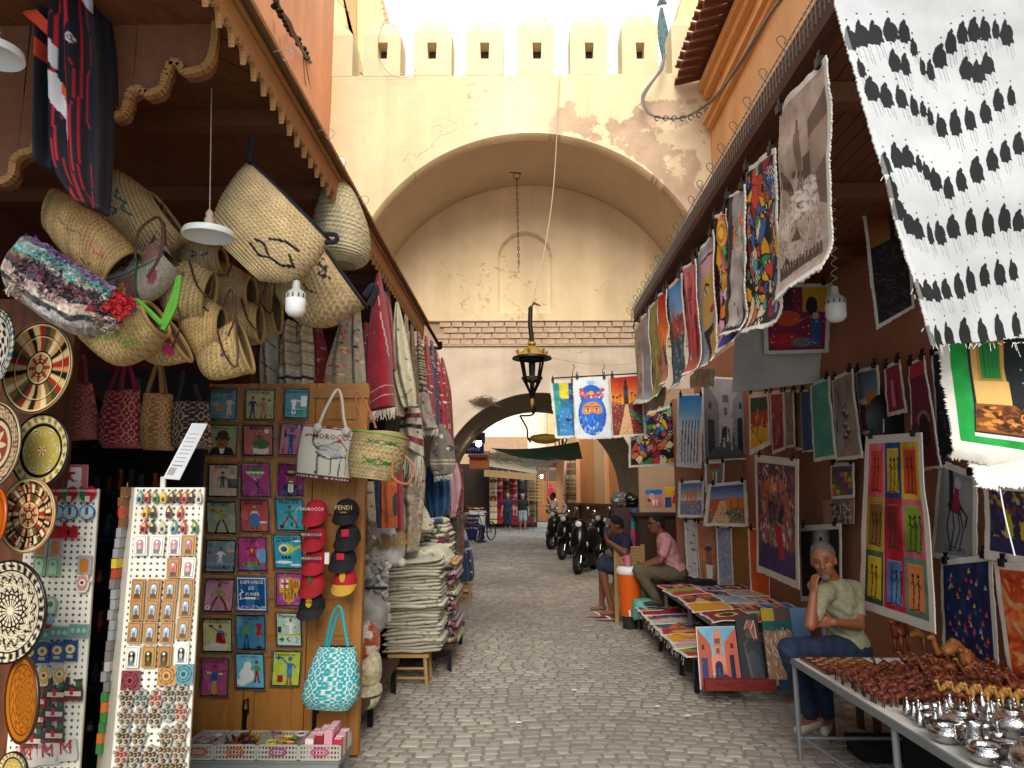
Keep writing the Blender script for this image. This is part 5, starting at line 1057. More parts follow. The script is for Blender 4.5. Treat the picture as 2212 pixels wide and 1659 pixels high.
def hatman(A): A.poly([(.05,1),(.15,.78),(.4,.7),(.6,.7),(.85,.78),(.95,1)],'2c2622'); A.poly([(.4,.75),(.6,.75),(.55,.95),(.45,.95)],'e0d8c8'); A.ell(.5,.6,.2,.2,'8f5a3c'); A.ell(.5,.48,.24,.1,'3a2c24'); A.ell(.5,.56,.17,.16,'8f5a3c'); A.ell(.5,.34,.2,.17,'3a3632'); A.rect(.22,.4,.78,.46,'3a3632'); A.line([(.44,.66),(.56,.66)],.03,'201818'); A.line([(.4,.56),(.44,.56)],.02,'201818'); A.line([(.56,.56),(.6,.56)],.02,'201818')
def crest(A):
 A.poly([(.12,.14),(.3,.18),(.5,.1),(.7,.18),(.88,.14),(.9,.5),(.75,.8),(.5,.95),(.25,.8),(.1,.5)],'c89a2c'); A.poly([(.18,.2),(.47,.2),(.47,.46),(.17,.46)],'e8e4e0'); A.rect(.29,.2,.36,.46,'a81c30'); A.rect(.18,.3,.47,.36,'a81c30')
 for i in range(4): A.rect(.54+i*.075,.2,.58+i*.075,.46,'a83018')
 for i in range(5): A.poly([(.18+i*.13,.6),(.24+i*.13,.6),(.26+i*.12,.8-abs(i-2)*.02+.05),(.22+i*.12,.8)],'20509a' if i%2==0 else '9a1c3c')
 A.ell(.5,.72,.1,.1,'c87a30'); A.rect(.14,.49,.88,.59,'d8a83c')
def heli(A): A.ell(.42,.42,.26,.2,'b8c030'); A.ell(.36,.42,.17,.14,'e0e4e0'); A.ell(.36,.43,.12,.1,'3a4858'); A.poly([(.6,.4),(.95,.3),(.95,.38),(.62,.52)],'b8c030'); A.line([(.1,.2),(.8,.14)],.03,'1a2430'); A.line([(.42,.16),(.42,.26)],.03,'1a2430'); [A.ell(x,.68,.05,.05,'1c1c20') for x in(.3,.42,.54)]; A.ell(.35,.82,.3,.05,'e8e8e4'); A.ell(.75,.9,.2,.04,'e8e8e4'); A.ell(.85,.18,.14,.03,'dce8ec')
def chute(A): A.ell(.48,.25,.32,.14,'4f7a3c'); A.rect(.14,.26,.84,.34,'b0507c'); A.poly([(.16,.25),(.82,.25),(.78,.31),(.2,.31)],'d8dcc8'); [A.line([(x,.3),(.52,.52)],.008,'e8e0e0') for x in(.2,.4,.6,.78)]; man(A,.55,.46,.45,'20407c','20407c',arms=((-.16,-.1),(.14,-.05)),legs=(.02,.14))
def shelf(A,c='d0c8b8'): A.rect(.05,.38,.95,.41,'8a7a60')
TI=[
 (450,838,513,908,'5f8a94','seated woman and man playing drums',lambda A:(man(A,.28,.3,.6,'8aa0a8','6a8a90'),man(A,.75,.2,.7,'c8b8a0','c8b8a0'),A.rect(.2,.6,.55,.72,'b08a48')),'ABDELKARIM'),
 (528,840,595,908,'a8a86c','blue robed tailor and pale figures',lambda A:(man(A,.25,.2,.75,'28386c','28386c'),man(A,.62,.25,.7,'a86a5c','a86a5c'),man(A,.82,.3,.6,'9aa070','9aa070')),'COUTURIER'),
 (612,838,668,905,'3a8494','optician in a white coat with an eye chart',lambda A:(man(A,.4,.2,.7,'e0dcd4','e0dcd4',arms=((-.16,.15),(.3,.12))),A.rect(.68,.25,.95,.6,'dcdcd4'),A.rect(.05,.72,.95,.76,'2a5c6c'),A.ell(.75,.8,.12,.06,'3c8a3c'),A.rect(.5,.68,.7,.72,'c8b040')),'OPHTALMOLOGUE'),
 (447,916,514,985,'8f9a6a','man with bowler hat and moustache',hatman,'Charlie Chaplin'),
 (522,916,593,987,'a8605c','green clad reader with an open book',lambda A:(man(A,.55,.2,.55,'3c5a34','3c5a34'),A.ell(.6,.62,.3,.16,'48683c'),A.poly([(.35,.75),(.6,.78),(.85,.75),(.85,.92),(.6,.95),(.35,.92)],'d8c8c0'),A.ell(.78,.2,.08,.08,'d8d0c8')),'MAIRE'),
 (602,913,652,985,'b07484','policeman in blue beside a traffic light',lambda A:(man(A,.55,.15,.8,'1c4c94','1c4c94',hat='1c4c94',arms=((-.2,.05),(.22,.15))),A.rect(.18,.2,.32,.42,'1c1c20'),A.ell(.25,.26,.05,.04,'d03030'),A.poly([(.1,.95),(.2,.7),(.3,.95)],'b03a2c'),A.poly([(.8,.95),(.88,.7),(.96,.95)],'b03a2c')),'POLICE'),
 (447,1000,517,1076,'c0a898','bank clerk at a counter',lambda A:(man(A,.48,.22,.6,'2f5a44','2f5a44',hat='3a4450'),A.rect(0,.72,1,1,'c8b0a0'),A.rect(.65,.45,.95,.72,'4a4c4c'),A.rect(.7,.1,.88,.32,'a89474'),A.ell(.2,.2,.09,.09,'c8a048')),'BANK'),
 (519,998,586,1075,'a8487c','parachutist under a green canopy',chute,'Parachutiste'),
 (599,1000,658,1073,'8a2470','ship captain with a yellow cap',lambda A:(A.poly([(.15,1),(.2,.65),(.8,.65),(.85,1)],'1c2c54'),A.rect(.4,.64,.6,.9,'e0dcd4'),A.ell(.5,.45,.2,.24,'8a5438'),A.ell(.5,.28,.27,.14,'1c2440'),A.ell(.5,.25,.16,.06,'c8a030'),A.line([(.44,.56),(.56,.56)],.03,'f0e8e0'),A.rect(.47,.66,.53,.95,'c8a030'),A.ell(.42,.42,.03,.03,'181418'),A.ell(.58,.42,.03,.03,'181418')),'HOTESSE'),
 (444,1081,512,1155,'88947c','rugby player in an olive shirt',lambda A:(man(A,.5,.2,.75,'7c8434','6a2430',hat='b8a030',arms=((-.2,-.1),(.18,.12)),legs=(-.16,.16)),A.ell(.22,.28,.08,.05,'8a5030')),'RUGBY'),
 (517,1078,583,1151,'b04c50','gardener in blue dungarees',lambda A:(man(A,.5,.18,.72,'d8d4c8','3a6ca0',hat='c8a838'),A.poly([(.38,.42),(.62,.42),(.7,.8),(.3,.8)],'3f74a8'),A.ell(.8,.7,.14,.04,'d8d8d0'),[A.line([(x,.95),(x+.03,.8)],.02,'3c7a3c') for x in(.15,.3,.45,.6)] ),'JARDINIER'),
 (594,1076,658,1148,'3f9aac','seated man in a green shirt holding a blade',lambda A:(man(A,.5,.2,.72,'1f7a64','7a1c34',arms=((-.2,.15),(.24,-.05)),legs=(-.22,.2)),A.line([(.74,.35),(.92,.22)],.02,'e0e4e4'),A.rect(.52,.75,.6,.9,'1c5c3c'),A.rect(.12,.82,.22,.94,'3a1c24')),'WAITER'),
 (441,1164,511,1239,'6c7c88','pharmacist in a white coat with PHARMAY lettering',lambda A:(man(A,.5,.22,.6,'d8d4cc','c8c4bc'),A.rect(0,.7,1,1,'7c8894'),A.ell(.18,.15,.09,.09,'2c6a4c'),A.ell(.22,.14,.07,.07,'6c7c88'),A.rect(.05,.36,.2,.42,'8a3a34'),A.rect(.72,.3,.95,.38,'b8a040')),'PHARMAY'),
 (512,1158,578,1235,'a83c7c','surfer in red on a green board',lambda A:(A.ell(.85,.55,.2,.25,'6c9cc8'),A.ell(.5,.82,.4,.08,'5a8a34'),A.ell(.5,.92,.45,.05,'3c6ca8'),man(A,.48,.15,.68,'a01c2c','a01c2c',arms=((-.22,.1),(.32,-.02)),legs=(-.16,.2)),A.poly([(.42,.35),(.55,.35),(.48,.5)],'d0a830')),'SURF'),
 (589,1153,655,1230,'2f94b4','yellow green helicopter over clouds',heli,'HELICOPTERE'),
 (439,1248,506,1324,'b07c8c','footballer running in green and maroon',lambda A:(man(A,.5,.14,.8,'6c8c34','7a2434',arms=((-.26,.22),(.22,.2)),legs=(-.18,.24)),A.ell(.14,.88,.08,.08,'e0dcdc'),A.ell(.14,.88,.03,.03,'202020')),'FOOTBALL'),
 (508,1243,579,1323,'155088','white lettering and a crossed cigarette on blue',lambda A:(A.rect(.05,.04,.95,.06,'e8ecec'),A.rect(.05,.94,.95,.96,'e8ecec'),A.rect(.04,.05,.06,.95,'e8ecec'),A.rect(.94,.05,.96,.95,'e8ecec'),A.rect(.28,.6,.62,.65,'e8ecec'),A.rect(.62,.6,.76,.65,'b84a5c'),A.line([(.15,.66),(.12,.5),(.22,.45),(.16,.38)],.03,'e8ecec'),A.line([(.1,.66),(.28,.63)],.02,'e8ecec')),'DEFFONCE\nDE\nFUMER'),
 (594,1236,656,1311,'a8408c','football club crest in yellow, red and blue',crest,'FCB'),
 (435,1334,503,1411,'b8b478','blacksmith with a raised hammer',lambda A:(man(A,.6,.18,.7,'3c78a8','7a1c2c',arms=((-.3,-.12),(.22,.22))),A.poly([(.48,.42),(.74,.42),(.8,.75),(.45,.75)],'8a1c2c'),A.rect(.22,.2,.36,.26,'4a3a34'),A.poly([(0,.85),(.3,.72),(.9,.76),(.8,.95),(.1,.96)],'d0c8b4')),'FORGERON'),
 (507,1326,575,1406,'3c7894','tailor beside a red dress on a stand',lambda A:(man(A,.36,.18,.78,'4c8a3c','1c3c8c',arms=((-.1,.25),(.34,.02))),A.poly([(.68,.25),(.9,.25),(.86,.42),(.94,.6),(.66,.6),(.74,.42)],'a01828'),A.line([(.79,.6),(.79,.92)],.02,'181418'),A.ell(.79,.93,.12,.03,'181418')),'STYLISTE'),
 (595,1322,653,1398,'b4ccb8','woman pharmacist at a yellow counter with green symbols',lambda A:(man(A,.58,.16,.6,'e4e4e0','e4e4e0',arms=((-.28,.1),(.2,.2))),A.rect(.04,.64,.96,.68,'c8b03c'),A.rect(.04,.68,.96,.97,'bcd4c4'),A.rect(.1,.78,.3,.83,'1c6c4c'),A.rect(.17,.73,.23,.88,'1c6c4c'),A.ell(.5,.8,.09,.09,'1c6c4c'),A.ell(.54,.79,.07,.07,'bcd4c4'),A.line([(.78,.72),(.84,.78),(.78,.9)],.03,'1c6c4c'),A.rect(.06,.42,.2,.6,'1c1c22')),'Pharmacy'),
 (432,1420,495,1506,'ac4e78','violinist in a blue waistcoat',lambda A:(man(A,.5,.18,.8,'d8d4cc','c8983c',arms=((-.34,.02),(.34,.08))),A.poly([(.38,.37),(.62,.37),(.62,.6),(.38,.6)],'2c5ca0'),A.line([(.6,.38),(.9,.33)],.04,'7a2c1c'),A.line([(.1,.2),(.16,.42)],.015,'3a1c14')),'VIOLONISTE'),
 (507,1409,573,1490,'68b4d0','white snowy heap and a boy in green',lambda A:(A.ell(.38,.62,.26,.26,'e8e8e6'),A.ell(.42,.36,.14,.15,'e8e8e6'),A.ell(.2,.82,.2,.12,'e8e8e6'),man(A,.74,.2,.62,'4c9a3c','a01c28',arms=((-.2,.15),(.1,.2)))),'belle ma Sebastien'),
 (586,1405,651,1484,'b0c440','air hostess in blue saluting beside a red suitcase',lambda A:(man(A,.62,.14,.82,'1c74b0','8a5438',dress=True,hat='1c74b0',arms=((-.28,-.15),(.2,.15))),A.rect(.2,.7,.4,.9,'a01c24'),A.rect(.26,.6,.34,.7,'a8b8a0'),A.ell(.2,.18,.14,.04,'1c5c9c'),A.ell(.2,.18,.04,.1,'1c5c9c')),'HOTESSE DE L AIR'),
]
ARF='\u0645\u0645\u0646\u0648\u0639'
for i,(u0,v0,u1,v1,bg,ds,fn,tx) in enumerate(TI):
 Yt=YDR-.035; sk=random.uniform(-2.5,2.5); dn='painted tile of a '+ds
 e=empty('painted_tile',PY((u0+u1)/2,v1,Yt),'painted tile: '+ds,'painted tile','painted tiles on the pine doors')
 Q=[PY(u0+3+sk,v0+2,Yt),PY(u1-2+sk,v0+3,Yt),PY(u1-3-sk,v1-2,Yt),PY(u0+2-sk,v1-3,Yt)]
 sheet('tile',Q,t_(bg,fn,'15141a' if i!=16 else bg),GLOS,e,q=2.0,thick=.01,seed=i,back='8a7a60')
 lx=[PY(u0-1+sk,v0-2,Yt+.012),PY(u1+2+sk,v0-1,Yt+.012),PY(u1+1-sk,v1+3,Yt+.012),PY(u0-2-sk,v1+1,Yt+.012)]
 sheet('plastic_sleeve',lx,lambda A:(A.fill('8a7460'),A.noise(8,.12)),M('clear_sleeve',attr=True,rough=.12,bump=.2,bscale=30,trans=.35),e,thick=.004,disp=.006,seed=i)
 if i==16:
  word('DEFFONCE',PY(544,1258,Yt),(1,0,0),(0,0,1),.021,'e8ecec',e,bold=.004); word('DE',PY(543,1271,Yt),(1,0,0),(0,0,1),.021,'e8ecec',e,bold=.004); word('FUMER',PY(546,1284,Yt),(1,0,0),(0,0,1),.021,'e8ecec',e,bold=.004)
  word('\u0645\u0645\u0646\u0648\u0639 \u0627\u0644\u062a\u062f\u062e\u064a\u0646'[::-1],PY(543,1310,Yt),(1,0,0),(0,0,1),.018,'e8ecec',e)
 elif i==17: word('FCB',PY(625,1276,Yt),(1,0,0),(0,0,1),.026,'281818',e,bold=.004)
 elif i==12: word('PHARMAY',PY(476,1226,Yt),(1,0,0),(0,0,1),.03,'1c3c34',e,bold=.008)
 else: word(tx,PY((u0+u1)/2-2,v0+9,Yt),(1,0,-.02),(0.02,0,1),min(.026,.13/len(tx)*1.35),'1c1a22',e,bold=.01)
# ---- caps
def cap_(u,v,w,h,Y,col,lab,brim=None,front=None,words=(),side=None):
 e=empty('baseball_cap',PY(u,v,Y),lab,'cap','baseball caps hung on the pine door'); p=PY(u,v,Y); a=w/2*Y/F; hh=h*Y/F
 V=[];Fc=[];n=20;m=9
 for i in range(m+1):
  t=i/m; r=math.sin(math.pi/2*(1-t)**.8) if t<1 else .02
  for k in range(n): an=2*math.pi*k/n; V.append(p+Vector((a*r*math.cos(an),-.09*r*max(0,-math.sin(an))*-1*-1 if 0 else (-.085 if math.sin(an)>0 else -.03)*r*abs(math.sin(an))-.02,-.05*hh+hh*.62*math.sin(math.pi/2*t)**.9)))
 for i in range(m):
  for k in range(n): Fc.append((i*n+k,i*n+(k+1)%n,(i+1)*n+(k+1)%n,(i+1)*n+k))
 Fc.append(tuple(range(n))); q=B(); q.add(V,Fc,col)
 if front:
  pass
 cr=q.obj('crown',CLOT,e,smooth=True)
 if front:
  q=B(); q.prism([p+Vector((x*a,-.108-.0*abs(x),z*hh)) for x,z in front[1]],(0,-.004,0),front[0]); q.obj('badge',CLOT,cr)
 V=[];Fc=[]; nn=14
 for dz in(0,.006):
  for i in range(nn+1):
   an=math.pi*i/nn; c_,s_=math.cos(an),math.sin(an); V.append(p+Vector((a*.98*c_,-.10*s_-.02-dz,-.03*hh))); V.append(p+Vector((a*1.0*c_,-.115*s_**.5-.03-dz,-.03*hh-hh*.38*s_**.6)))
 k=2*(nn+1)
 for i in range(nn): Fc+=[(2*i,2*i+1,2*i+3,2*i+2),(k+2*i,k+2*i+2,k+2*i+3,k+2*i+1),(2*i+1,k+2*i+1,k+2*i+3,2*i+3)]
 q=B(); q.add(V,Fc,brim or tuple(hx(col)*.9)); q.obj('brim',CLOT,e,smooth=True)
 q=B(); q.sph(p+Vector((0,-.022,.58*hh)),.006,6,4,col); q.obj('button',CLOT,cr)
 for tx,dz,s,c in words: word(tx,p+Vector((0,-.113,dz*hh)),(1,0,0),(0,0,1),s,c,e,bold=.004)
 return e
rc=rect(-.62,.1,.62,.36)
cap_(685,1112,50,56,4.82,'b01c2c','red cap lettered MOROCCO at the top of the red column',words=(('MOROCCO',.22,.02,'e0d8d0'),),front=('2c6a3c',circ(0,.08,.07,.05,5)))
cap_(684,1166,50,54,4.80,'a8182a','second red cap with a boxed MOROCCO badge',front=('6a1420',rc),words=(('MOROCCO',.23,.017,'c8c4b8'),))
cap_(684,1216,50,54,4.78,'b01a2c','third red cap with a boxed badge and a paper tag',front=('6a1420',rc),words=(('MOROCCO',.23,.017,'c8c4b8'),))
cap_(679,1263,52,54,4.76,'a81c26','red and green cap with a star badge and gold brim sprigs',front=('2c5c34',circ(0,.25,.2,.16,5,.3)))
cap_(677,1310,54,54,4.74,'16161a','black and yellow cap with a BVB badge at the bottom of the column',brim='202024',front=('c8a018',circ(0,.25,.26,.2,10)),words=(('BVB',.25,.018,'181818'),))
cap_(751,1110,54,56,4.82,'101218','black cap with FENDI lettering at the top of the dark column',front=('18160f',rect(-.55,.02,.55,.38)),words=(('FENDI',.24,.028,'c0a070'),('ROMA',.07,.009,'c0a070')))
cap_(754,1164,54,56,4.80,'12141a','black cap with a small red flag patch and red leaves on its brim',front=('b01c2c',rect(-.28,.12,.28,.38)))
cap_(744,1212,56,50,4.78,'14151c','navy cap with a red flag patch, below the other flag cap',front=('b01c2c',rect(-.28,.12,.28,.38)))
cap_(748,1258,50,54,4.76,'a81824','red cap with a gold wreath emblem and yellow brim',brim='b8902c',front=('b89030',circ(0,.28,.26,.22,9)))
# paper tags and brim leaves
p=PY(706,1206,4.66); q=B(); q.box(p-Vector((.014,0,.035)),p+Vector((.014,.003,.035))); o=q.obj('paper_tag',M('paper_white','d8d4cc')); tag(o,'small white paper tag stuck to the side of the third red cap','tag')
# ---- camel bag, straw shopper, turquoise tote
cb_=empty('camel_tote',PY(706,1000,4.7),'cream tote printed MOROCCO with a camel and patterned border','tote bag')
def cam_(A):
 A.fill('cdc4b4'); A.rect(0,0,1,.12,'7c3034'); A.rect(0,.9,1,1,'5a2c3c'); A.rect(0,0,.07,1,'4c4c6c')
 for i in range(14): A.ell(.05+i*.07,.06,.022,.022,'d8ccb8'); A.ell(.05+i*.07,.06,.012,.012,'2c5c8c'); A.ell(.05+i*.07,.95,.02,.02,'c8b0a0'); A.ell(.035,.05+i*.07,.015,.015,'c8a898')
 b_='3c3a48'; A.line([(.2,.34),(.3,.3),(.36,.32),(.4,.46),(.46,.52)],.03,b_); A.line([(.46,.5),(.58,.4),(.66,.34),(.74,.42),(.86,.5),(.86,.66)],.018,b_); A.line([(.45,.55),(.52,.66),(.72,.62),(.86,.6)],.018,b_)
 for x0,x1 in((.48,.47),(.57,.57),(.76,.72),(.85,.87)): A.line([(x0,.6),(x1+.01,.74),(x1,.88)],.022,b_)
 A.ell(.66,.38,.06,.025,'b0404c'); A.ell(.62,.52,.14,.1,'b8b0a8'); A.dabs(60,['5c5a68','8c8a94'],.45,.42,.86,.62,.03,.012); A.line([(.6,.62),(.74,.6)],.02,'5c8cb0'); A.ell(.26,.31,.05,.02,'b0505c')
loft('body',[(640,1030,756,1043),(643,985,762,1000),(650,940,770,955),(656,914,778,930)],4.7,[.05,.08,.07,.04],lambda A:(cam_(A),A.a.__setitem__(slice(None),A.a[::-1].copy())),CLOT,cb_,open_=True,q=2,sq=.6,inner='8a8070')
word('MOROCCO',PY(720,945,4.61),(1,0,-.1),(.1,0,1),.034,'6a2028',cb_,off=.012,bold=.01)
ptube('rope_handle',[(687,922,4.64),(705,880,4.68),(728,842,4.8),(738,860,4.76),(742,900,4.7),(748,926,4.64)],.010,MATS['white_rope'],cb_)
for u,v in((686,923),(748,932)): q=B(); q.sph(PY(u,v,4.62),.028,8,6); q.obj('pompom',MATS['white_rope'],cb_)
sb_=bask([(757,1030,848,1040),(754,990,868,1010),(760,950,880,965),(766,932,880,948)],4.55,[.13,.17,.19,.19],'round straw shopper with green embroidery and peach lining hanging beside the camel tote',lambda A:[A.poly([(cx-.09,cy),(cx,cy-.05),(cx+.09,cy),(cx,cy+.05)],'2f6a30') or A.ell(cx,cy,.02,.02,'b8a070') or A.line([(cx-.14,cy-.05),(cx+.14,cy+.05)],.02,'2f6a30') or A.line([(cx-.14,cy+.05),(cx+.14,cy-.05)],.02,'2f6a30') for cx in(.5,.78) for cy in(.35,.66)],'b8a070',M('green_edge','7c9440',rough=.9),[[(790,930,.0),(768,860,.05),(775,850,.05),(800,890),(812,925)],[(850,990),(848,1030,-.03),(880,1045,-.05),(895,1010,-.03),(875,985)]],hr=.007,hm=M('tan_strap','a0603c',rough=.6),grp=None)
q=B(); a,c=PY(766,932,4.5),PY(880,948,4.5); C=(a+c)/2; q.lathe([(.005,-.06),(.12,-.05),(.15,.0),(.156,.005)],24,C+Vector((0,.02,-.005)),Matrix(((1,0,0),(0,1,.35),(0,-.12,1)))); q.obj('lining',M('peach_lining','cfa98c',rough=.8,bump=.3,bscale=20),sb_,smooth=True)
tote([(690,1396,768,1396),(672,1440,775,1440),(655,1500,776,1500),(664,1528,756,1532)],4.6,[.03,.08,.09,.05],'turquoise and white star patterned tote hanging at the door foot',star('1c97a0','d4dcd4',5.5),[[(704,1396),(715,1340),(728,1312),(738,1318),(745,1360),(752,1396)],[(710,1396),(722,1350),(731,1325)]],'2c949c',grp=None,hw=.010)
# ---- low bench with four plastic trays
bn=empty('low_grey_bench',PY(600,1640,4.4),'low grey painted bench in front of the pine doors','bench'); zb=.2
x0,x1=PY(400,1620,4.3).x,PY(735,1613,4.3).x; b=B(); b.box((x0-.1,4.28,zb-.02),(x1,4.62,zb)); b.obj('top',M('bench_grey','8d9084',rough=.7,var=.3,scale=8),bn)
b=B(); b.box((x0-.1,4.26,zb-.045),(x1+.002,4.279,zb-.0)); b.obj('rail',GREY,bn)
for x in(x0+.03,x0+.28,x1-.03):
 for y in(4.29,4.6):
  b=B(); b.box((x-.014,y-.014,0),(x+.014,y+.014,zb-.021)); b.obj('leg',GREY,bn)
TR=M('translucent_plastic','bcb8ac',rough=.3,var=.06,trans=.25,bump=0)
def tray(u0,u1,lab,hc):
 xa_,xb_=PY(u0,1608,4.36).x,PY(u1,1608,4.36).x; e=empty('plastic_tray',((xa_+xb_)/2,4.42,zb),lab,'tray','plastic trays on the low bench'); q=B(); y0,y1,h=4.31,4.56,.085; t=.006
 q.box((xa_+.01,y0+.01,zb+.001),(xb_-.01,y1,zb+.008)); q.obj('floor',TR,e)
 q=B()
 for k in range(4):
  z=zb+.008+k*.024
  for (a,b2) in (((xa_,y0),(xb_,y0+t)),((xa_,y1-t),(xb_,y1)),((xa_,y0),(xa_+t,y1)),((xb_-t,y0),(xb_,y1))): q.box((a[0],a[1],z-.004),(b2[0],b2[1],z+.006))
 n=12
 for k in range(n+1):
  x=xa_+(xb_-xa_)*k/n
  for y in(y0+.001,y1-t-.001): q.box((x-.004,y,zb+.008),(x+.004,y+t,zb+.083))
  yy=y0+(y1-y0)*k/n
  for x in(xa_+.001,xb_-t-.001): q.box((x,yy-.004,zb+.008),(x+t,yy+.004,zb+.083))
 tag(q.obj('lattice_wall',TR,e),kind='stuff')
 xm=(xa_+xb_)/2; q=B(); q.tube([Vector((xm+.045*math.copysign(abs(math.cos(a))**.6,math.cos(a)),y0-.004,zb+.048+.017*math.sin(a))) for a in np.linspace(0,2*math.pi,17)],.005,5,cap=False); q.obj('handle',M('handle_'+hc,hc,rough=.4),e)
 return xa_,xb_
T1=tray(405,470,'leftmost grey plastic tray holding wrapped trinkets','b84a28'); T2=tray(473,560,'plastic tray with a red handle holding wooden figures','c85020'); T3=tray(564,650,'plastic tray with a magenta handle holding coloured bracelets','a02c7c'); T4=tray(653,740,'plastic tray with a pink handle holding small boxes','c8387c')
def bit(T,cols,n,fn,nm,lab,cat,grp):
 for i in range(n):
  x=random.uniform(T[0]+.03,T[1]-.03); y=random.uniform(4.34,4.53); z=zb+.03+random.random()*.05; o=fn(x,y,z,random.choice(cols)); tag(o,lab,cat,grp);
def brac(x,y,z,c): q=B(); q.lathe([(.024,-.004),(.03,-.004),(.03,.004),(.024,.004),(.024,-.004)],14,(x,y,z+.01),Matrix.Rotation(random.uniform(-.5,.5),3,'X'),col=c,cap=False); return q.obj('bracelet',GLOS)
bit(T3,['c8c030','2c2c34','3c7a3c','d0ccc0','c88a20','7a3a60'],16,brac,'bracelet','thin coloured bracelet heaped in the magenta handled tray','bracelet','bracelets in the tray')
def wrap(x,y,z,c): q=B(); q.sph((x,y,z),(.03,.022,.012),7,4,c,Matrix.Rotation(random.uniform(0,3),3,'Z')); return q.obj('wrapped_trinket',GLOS)
bit(T1,['9a948a','b0aca4','7c8c98','8a5a54'],16,wrap,'wrapped_trinket','clear wrapped trinket heaped in the leftmost tray','trinket','wrapped trinkets')
def fig(x,y,z,c):
 q=B(); a=random.uniform(0,6); d=Vector((math.cos(a),math.sin(a)*.6,.5)).normalized()*.07; q.tube([Vector((x,y,z))-d*.6,Vector((x,y,z)),Vector((x,y,z))+d],[.008,.016,.006],6,c); q.tube([Vector((x,y,z)),Vector((x,y,z))+Vector((-d.y,d.x,.04))],[.01,.004],5,c); return q.obj('wooden_figure',CANV)
bit(T2,['3a2018','4a281c','7a2420','2c1a16','a0762c'],14,fig,'wooden_figure','small dark wooden figure in the red handled tray','figure','wooden figures in the tray')
k=0
for ix in range(4):
 for iy in range(4):
  x=T4[0]+.025+ix*.052; y=4.325+iy*.052; h=.1+.02*((ix*7+iy*3)%3); q=B(); c=['d8c8c8','c8487c','d8d0c4','b81c3c','c88a9c','8a1c2c'][(ix*5+iy*3)%6]; q.box((0,0,0),(.046,.046,h),c)
  if (ix+iy)%2: [q.box((-.001,-.001,.02+.025*j),(.047,.0,.028+.025*j),'3a2c34') for j in range(3)]
  q.box((.004,.004,h),(.042,.042,h+.002),'d8b0b8'); tag(q.obj('small_box',GLOS,loc=(x,y,zb+.01)),'small printed carton packed upright in the pink handled tray','box','small cartons in the tray'); k+=1
for i,(u,v,c) in enumerate(((615,1635,'b8b4ac'),(560,1650,'2c2830'),(690,1650,'8a7458'),(450,1655,'3a2c34'))):
 p=PY(u,v,4.6); p.z=.07; q=B(); q.sph(p,(.12,.07,.07),14,9); o=q.obj('plastic_bag',M('bag_'+c,c,rough=.3,bump=1,bscale=12)); me=o.data
 for vv in me.vertices: vv.co+=Vector([random.uniform(-.014,.014) for _ in range(3)])
 tag(o,['crumpled white plastic bag under the low bench','black plastic bag under the low bench','brown paper bundle under the right end of the low bench','dark cloth bundle under the left end of the low bench'][i],'bag')
# ================= RUGS, STACKS AND CUSHIONS =================
def kil(base,cols,seed=0,n=26,grid=False,st=()):
 def d(A):
  A.fill(base); r=A.r
  for y,h,c in st: A.rect(0,y,1,y+h,c)
  for i in range(n):
   x,y=r.uniform(.08,.92),r.uniform(.03,.95); s=r.uniform(.05,.14); c=cols[r.integers(len(cols))]; k=r.integers(6); t=s/A.k
   if k==0: A.poly([(x-s,y),(x,y-t),(x+s,y),(x,y+t)],c); A.poly([(x-s*.5,y),(x,y-t*.5),(x+s*.5,y),(x,y+t*.5)],base)
   elif k==1: [A.line([(x-s,y+j*t*.5),(x+s,y+j*t*.5)],.012,c) for j in range(3)]
   elif k==2: A.line([(x-s,y-t),(x,y),(x-s,y+t)],.02,c); A.line([(x+s,y-t),(x,y),(x+s,y+t)],.02,c)
   elif k==3: A.rect(x-s*.6,y-t*.6,x+s*.6,y+t*.6,c); A.rect(x-s*.25,y-t*.25,x+s*.25,y+t*.25,cols[r.integers(len(cols))])
   elif k==4: A.line([(x-s+j*s*.5,y+(t if j%2 else -t)*.6) for j in range(5)],.016,c)
   else: A.ell(x,y,s*.7,s*.7,c); A.ell(x,y,s*.3,s*.3,base)
  A.noise(40,.07); A.noise(5,.06)
 return d
def fringe(u0,v0,u1,v1,Y,L,par,col='d8d0c0',n=None):
 q=B(); n=n or int(abs(u1-u0)/2.0)+4
 for i in range(n):
  t=(i+random.random()*.6)/n; p=PY(u0+(u1-u0)*t,v0+(v1-v0)*t,Y-.01); l=L*random.uniform(.7,1.3); q.tube([p,p+Vector((random.gauss(0,.006),random.gauss(0,.004),-l*.5)),p+Vector((random.gauss(0,.012),0,-l))],[.005,.004,.002],3,cap=False)
 tag(q.obj('fringe',M('fringe_'+col,col,rough=1,bump=0),par),kind='stuff')
def rug(rows,Y,th,draw,lab,fr=None,fold=(.35,4,0),seed=0,grp='rugs hung along the awning edge',noise=.01,**k):
 e=empty('hanging_rug',PY(rows[0][0],rows[0][1],Y),lab,'rug',grp); loft('rug_body',rows,Y,th,draw,WOOL,e,fold=fold,seed=seed,noise=noise,q=1.5,**k)
 if fr: fringe(*fr[:4],Y-.02 if not isinstance(th,list) else Y-th[-1]*.6,fr[4],e)
 return e
CR='c8bda2'
rug([(672,700,690,700),(676,760,706,760),(676,834,708,834)],5.35,.06,kil('8a2028',['c8602c','20222e','e0d0b8','d09a30'],2,30),'dark red kilim glimpsed between the wool rugs above the tiles')
rug([(787,700,797,700),(786,800,800,800),(790,905,804,905)],5.6,.06,kil('9a2a24',['e0d0b8','20222e','d89a3c'],6,30),'narrow red kilim edge just left of the large crimson rug')
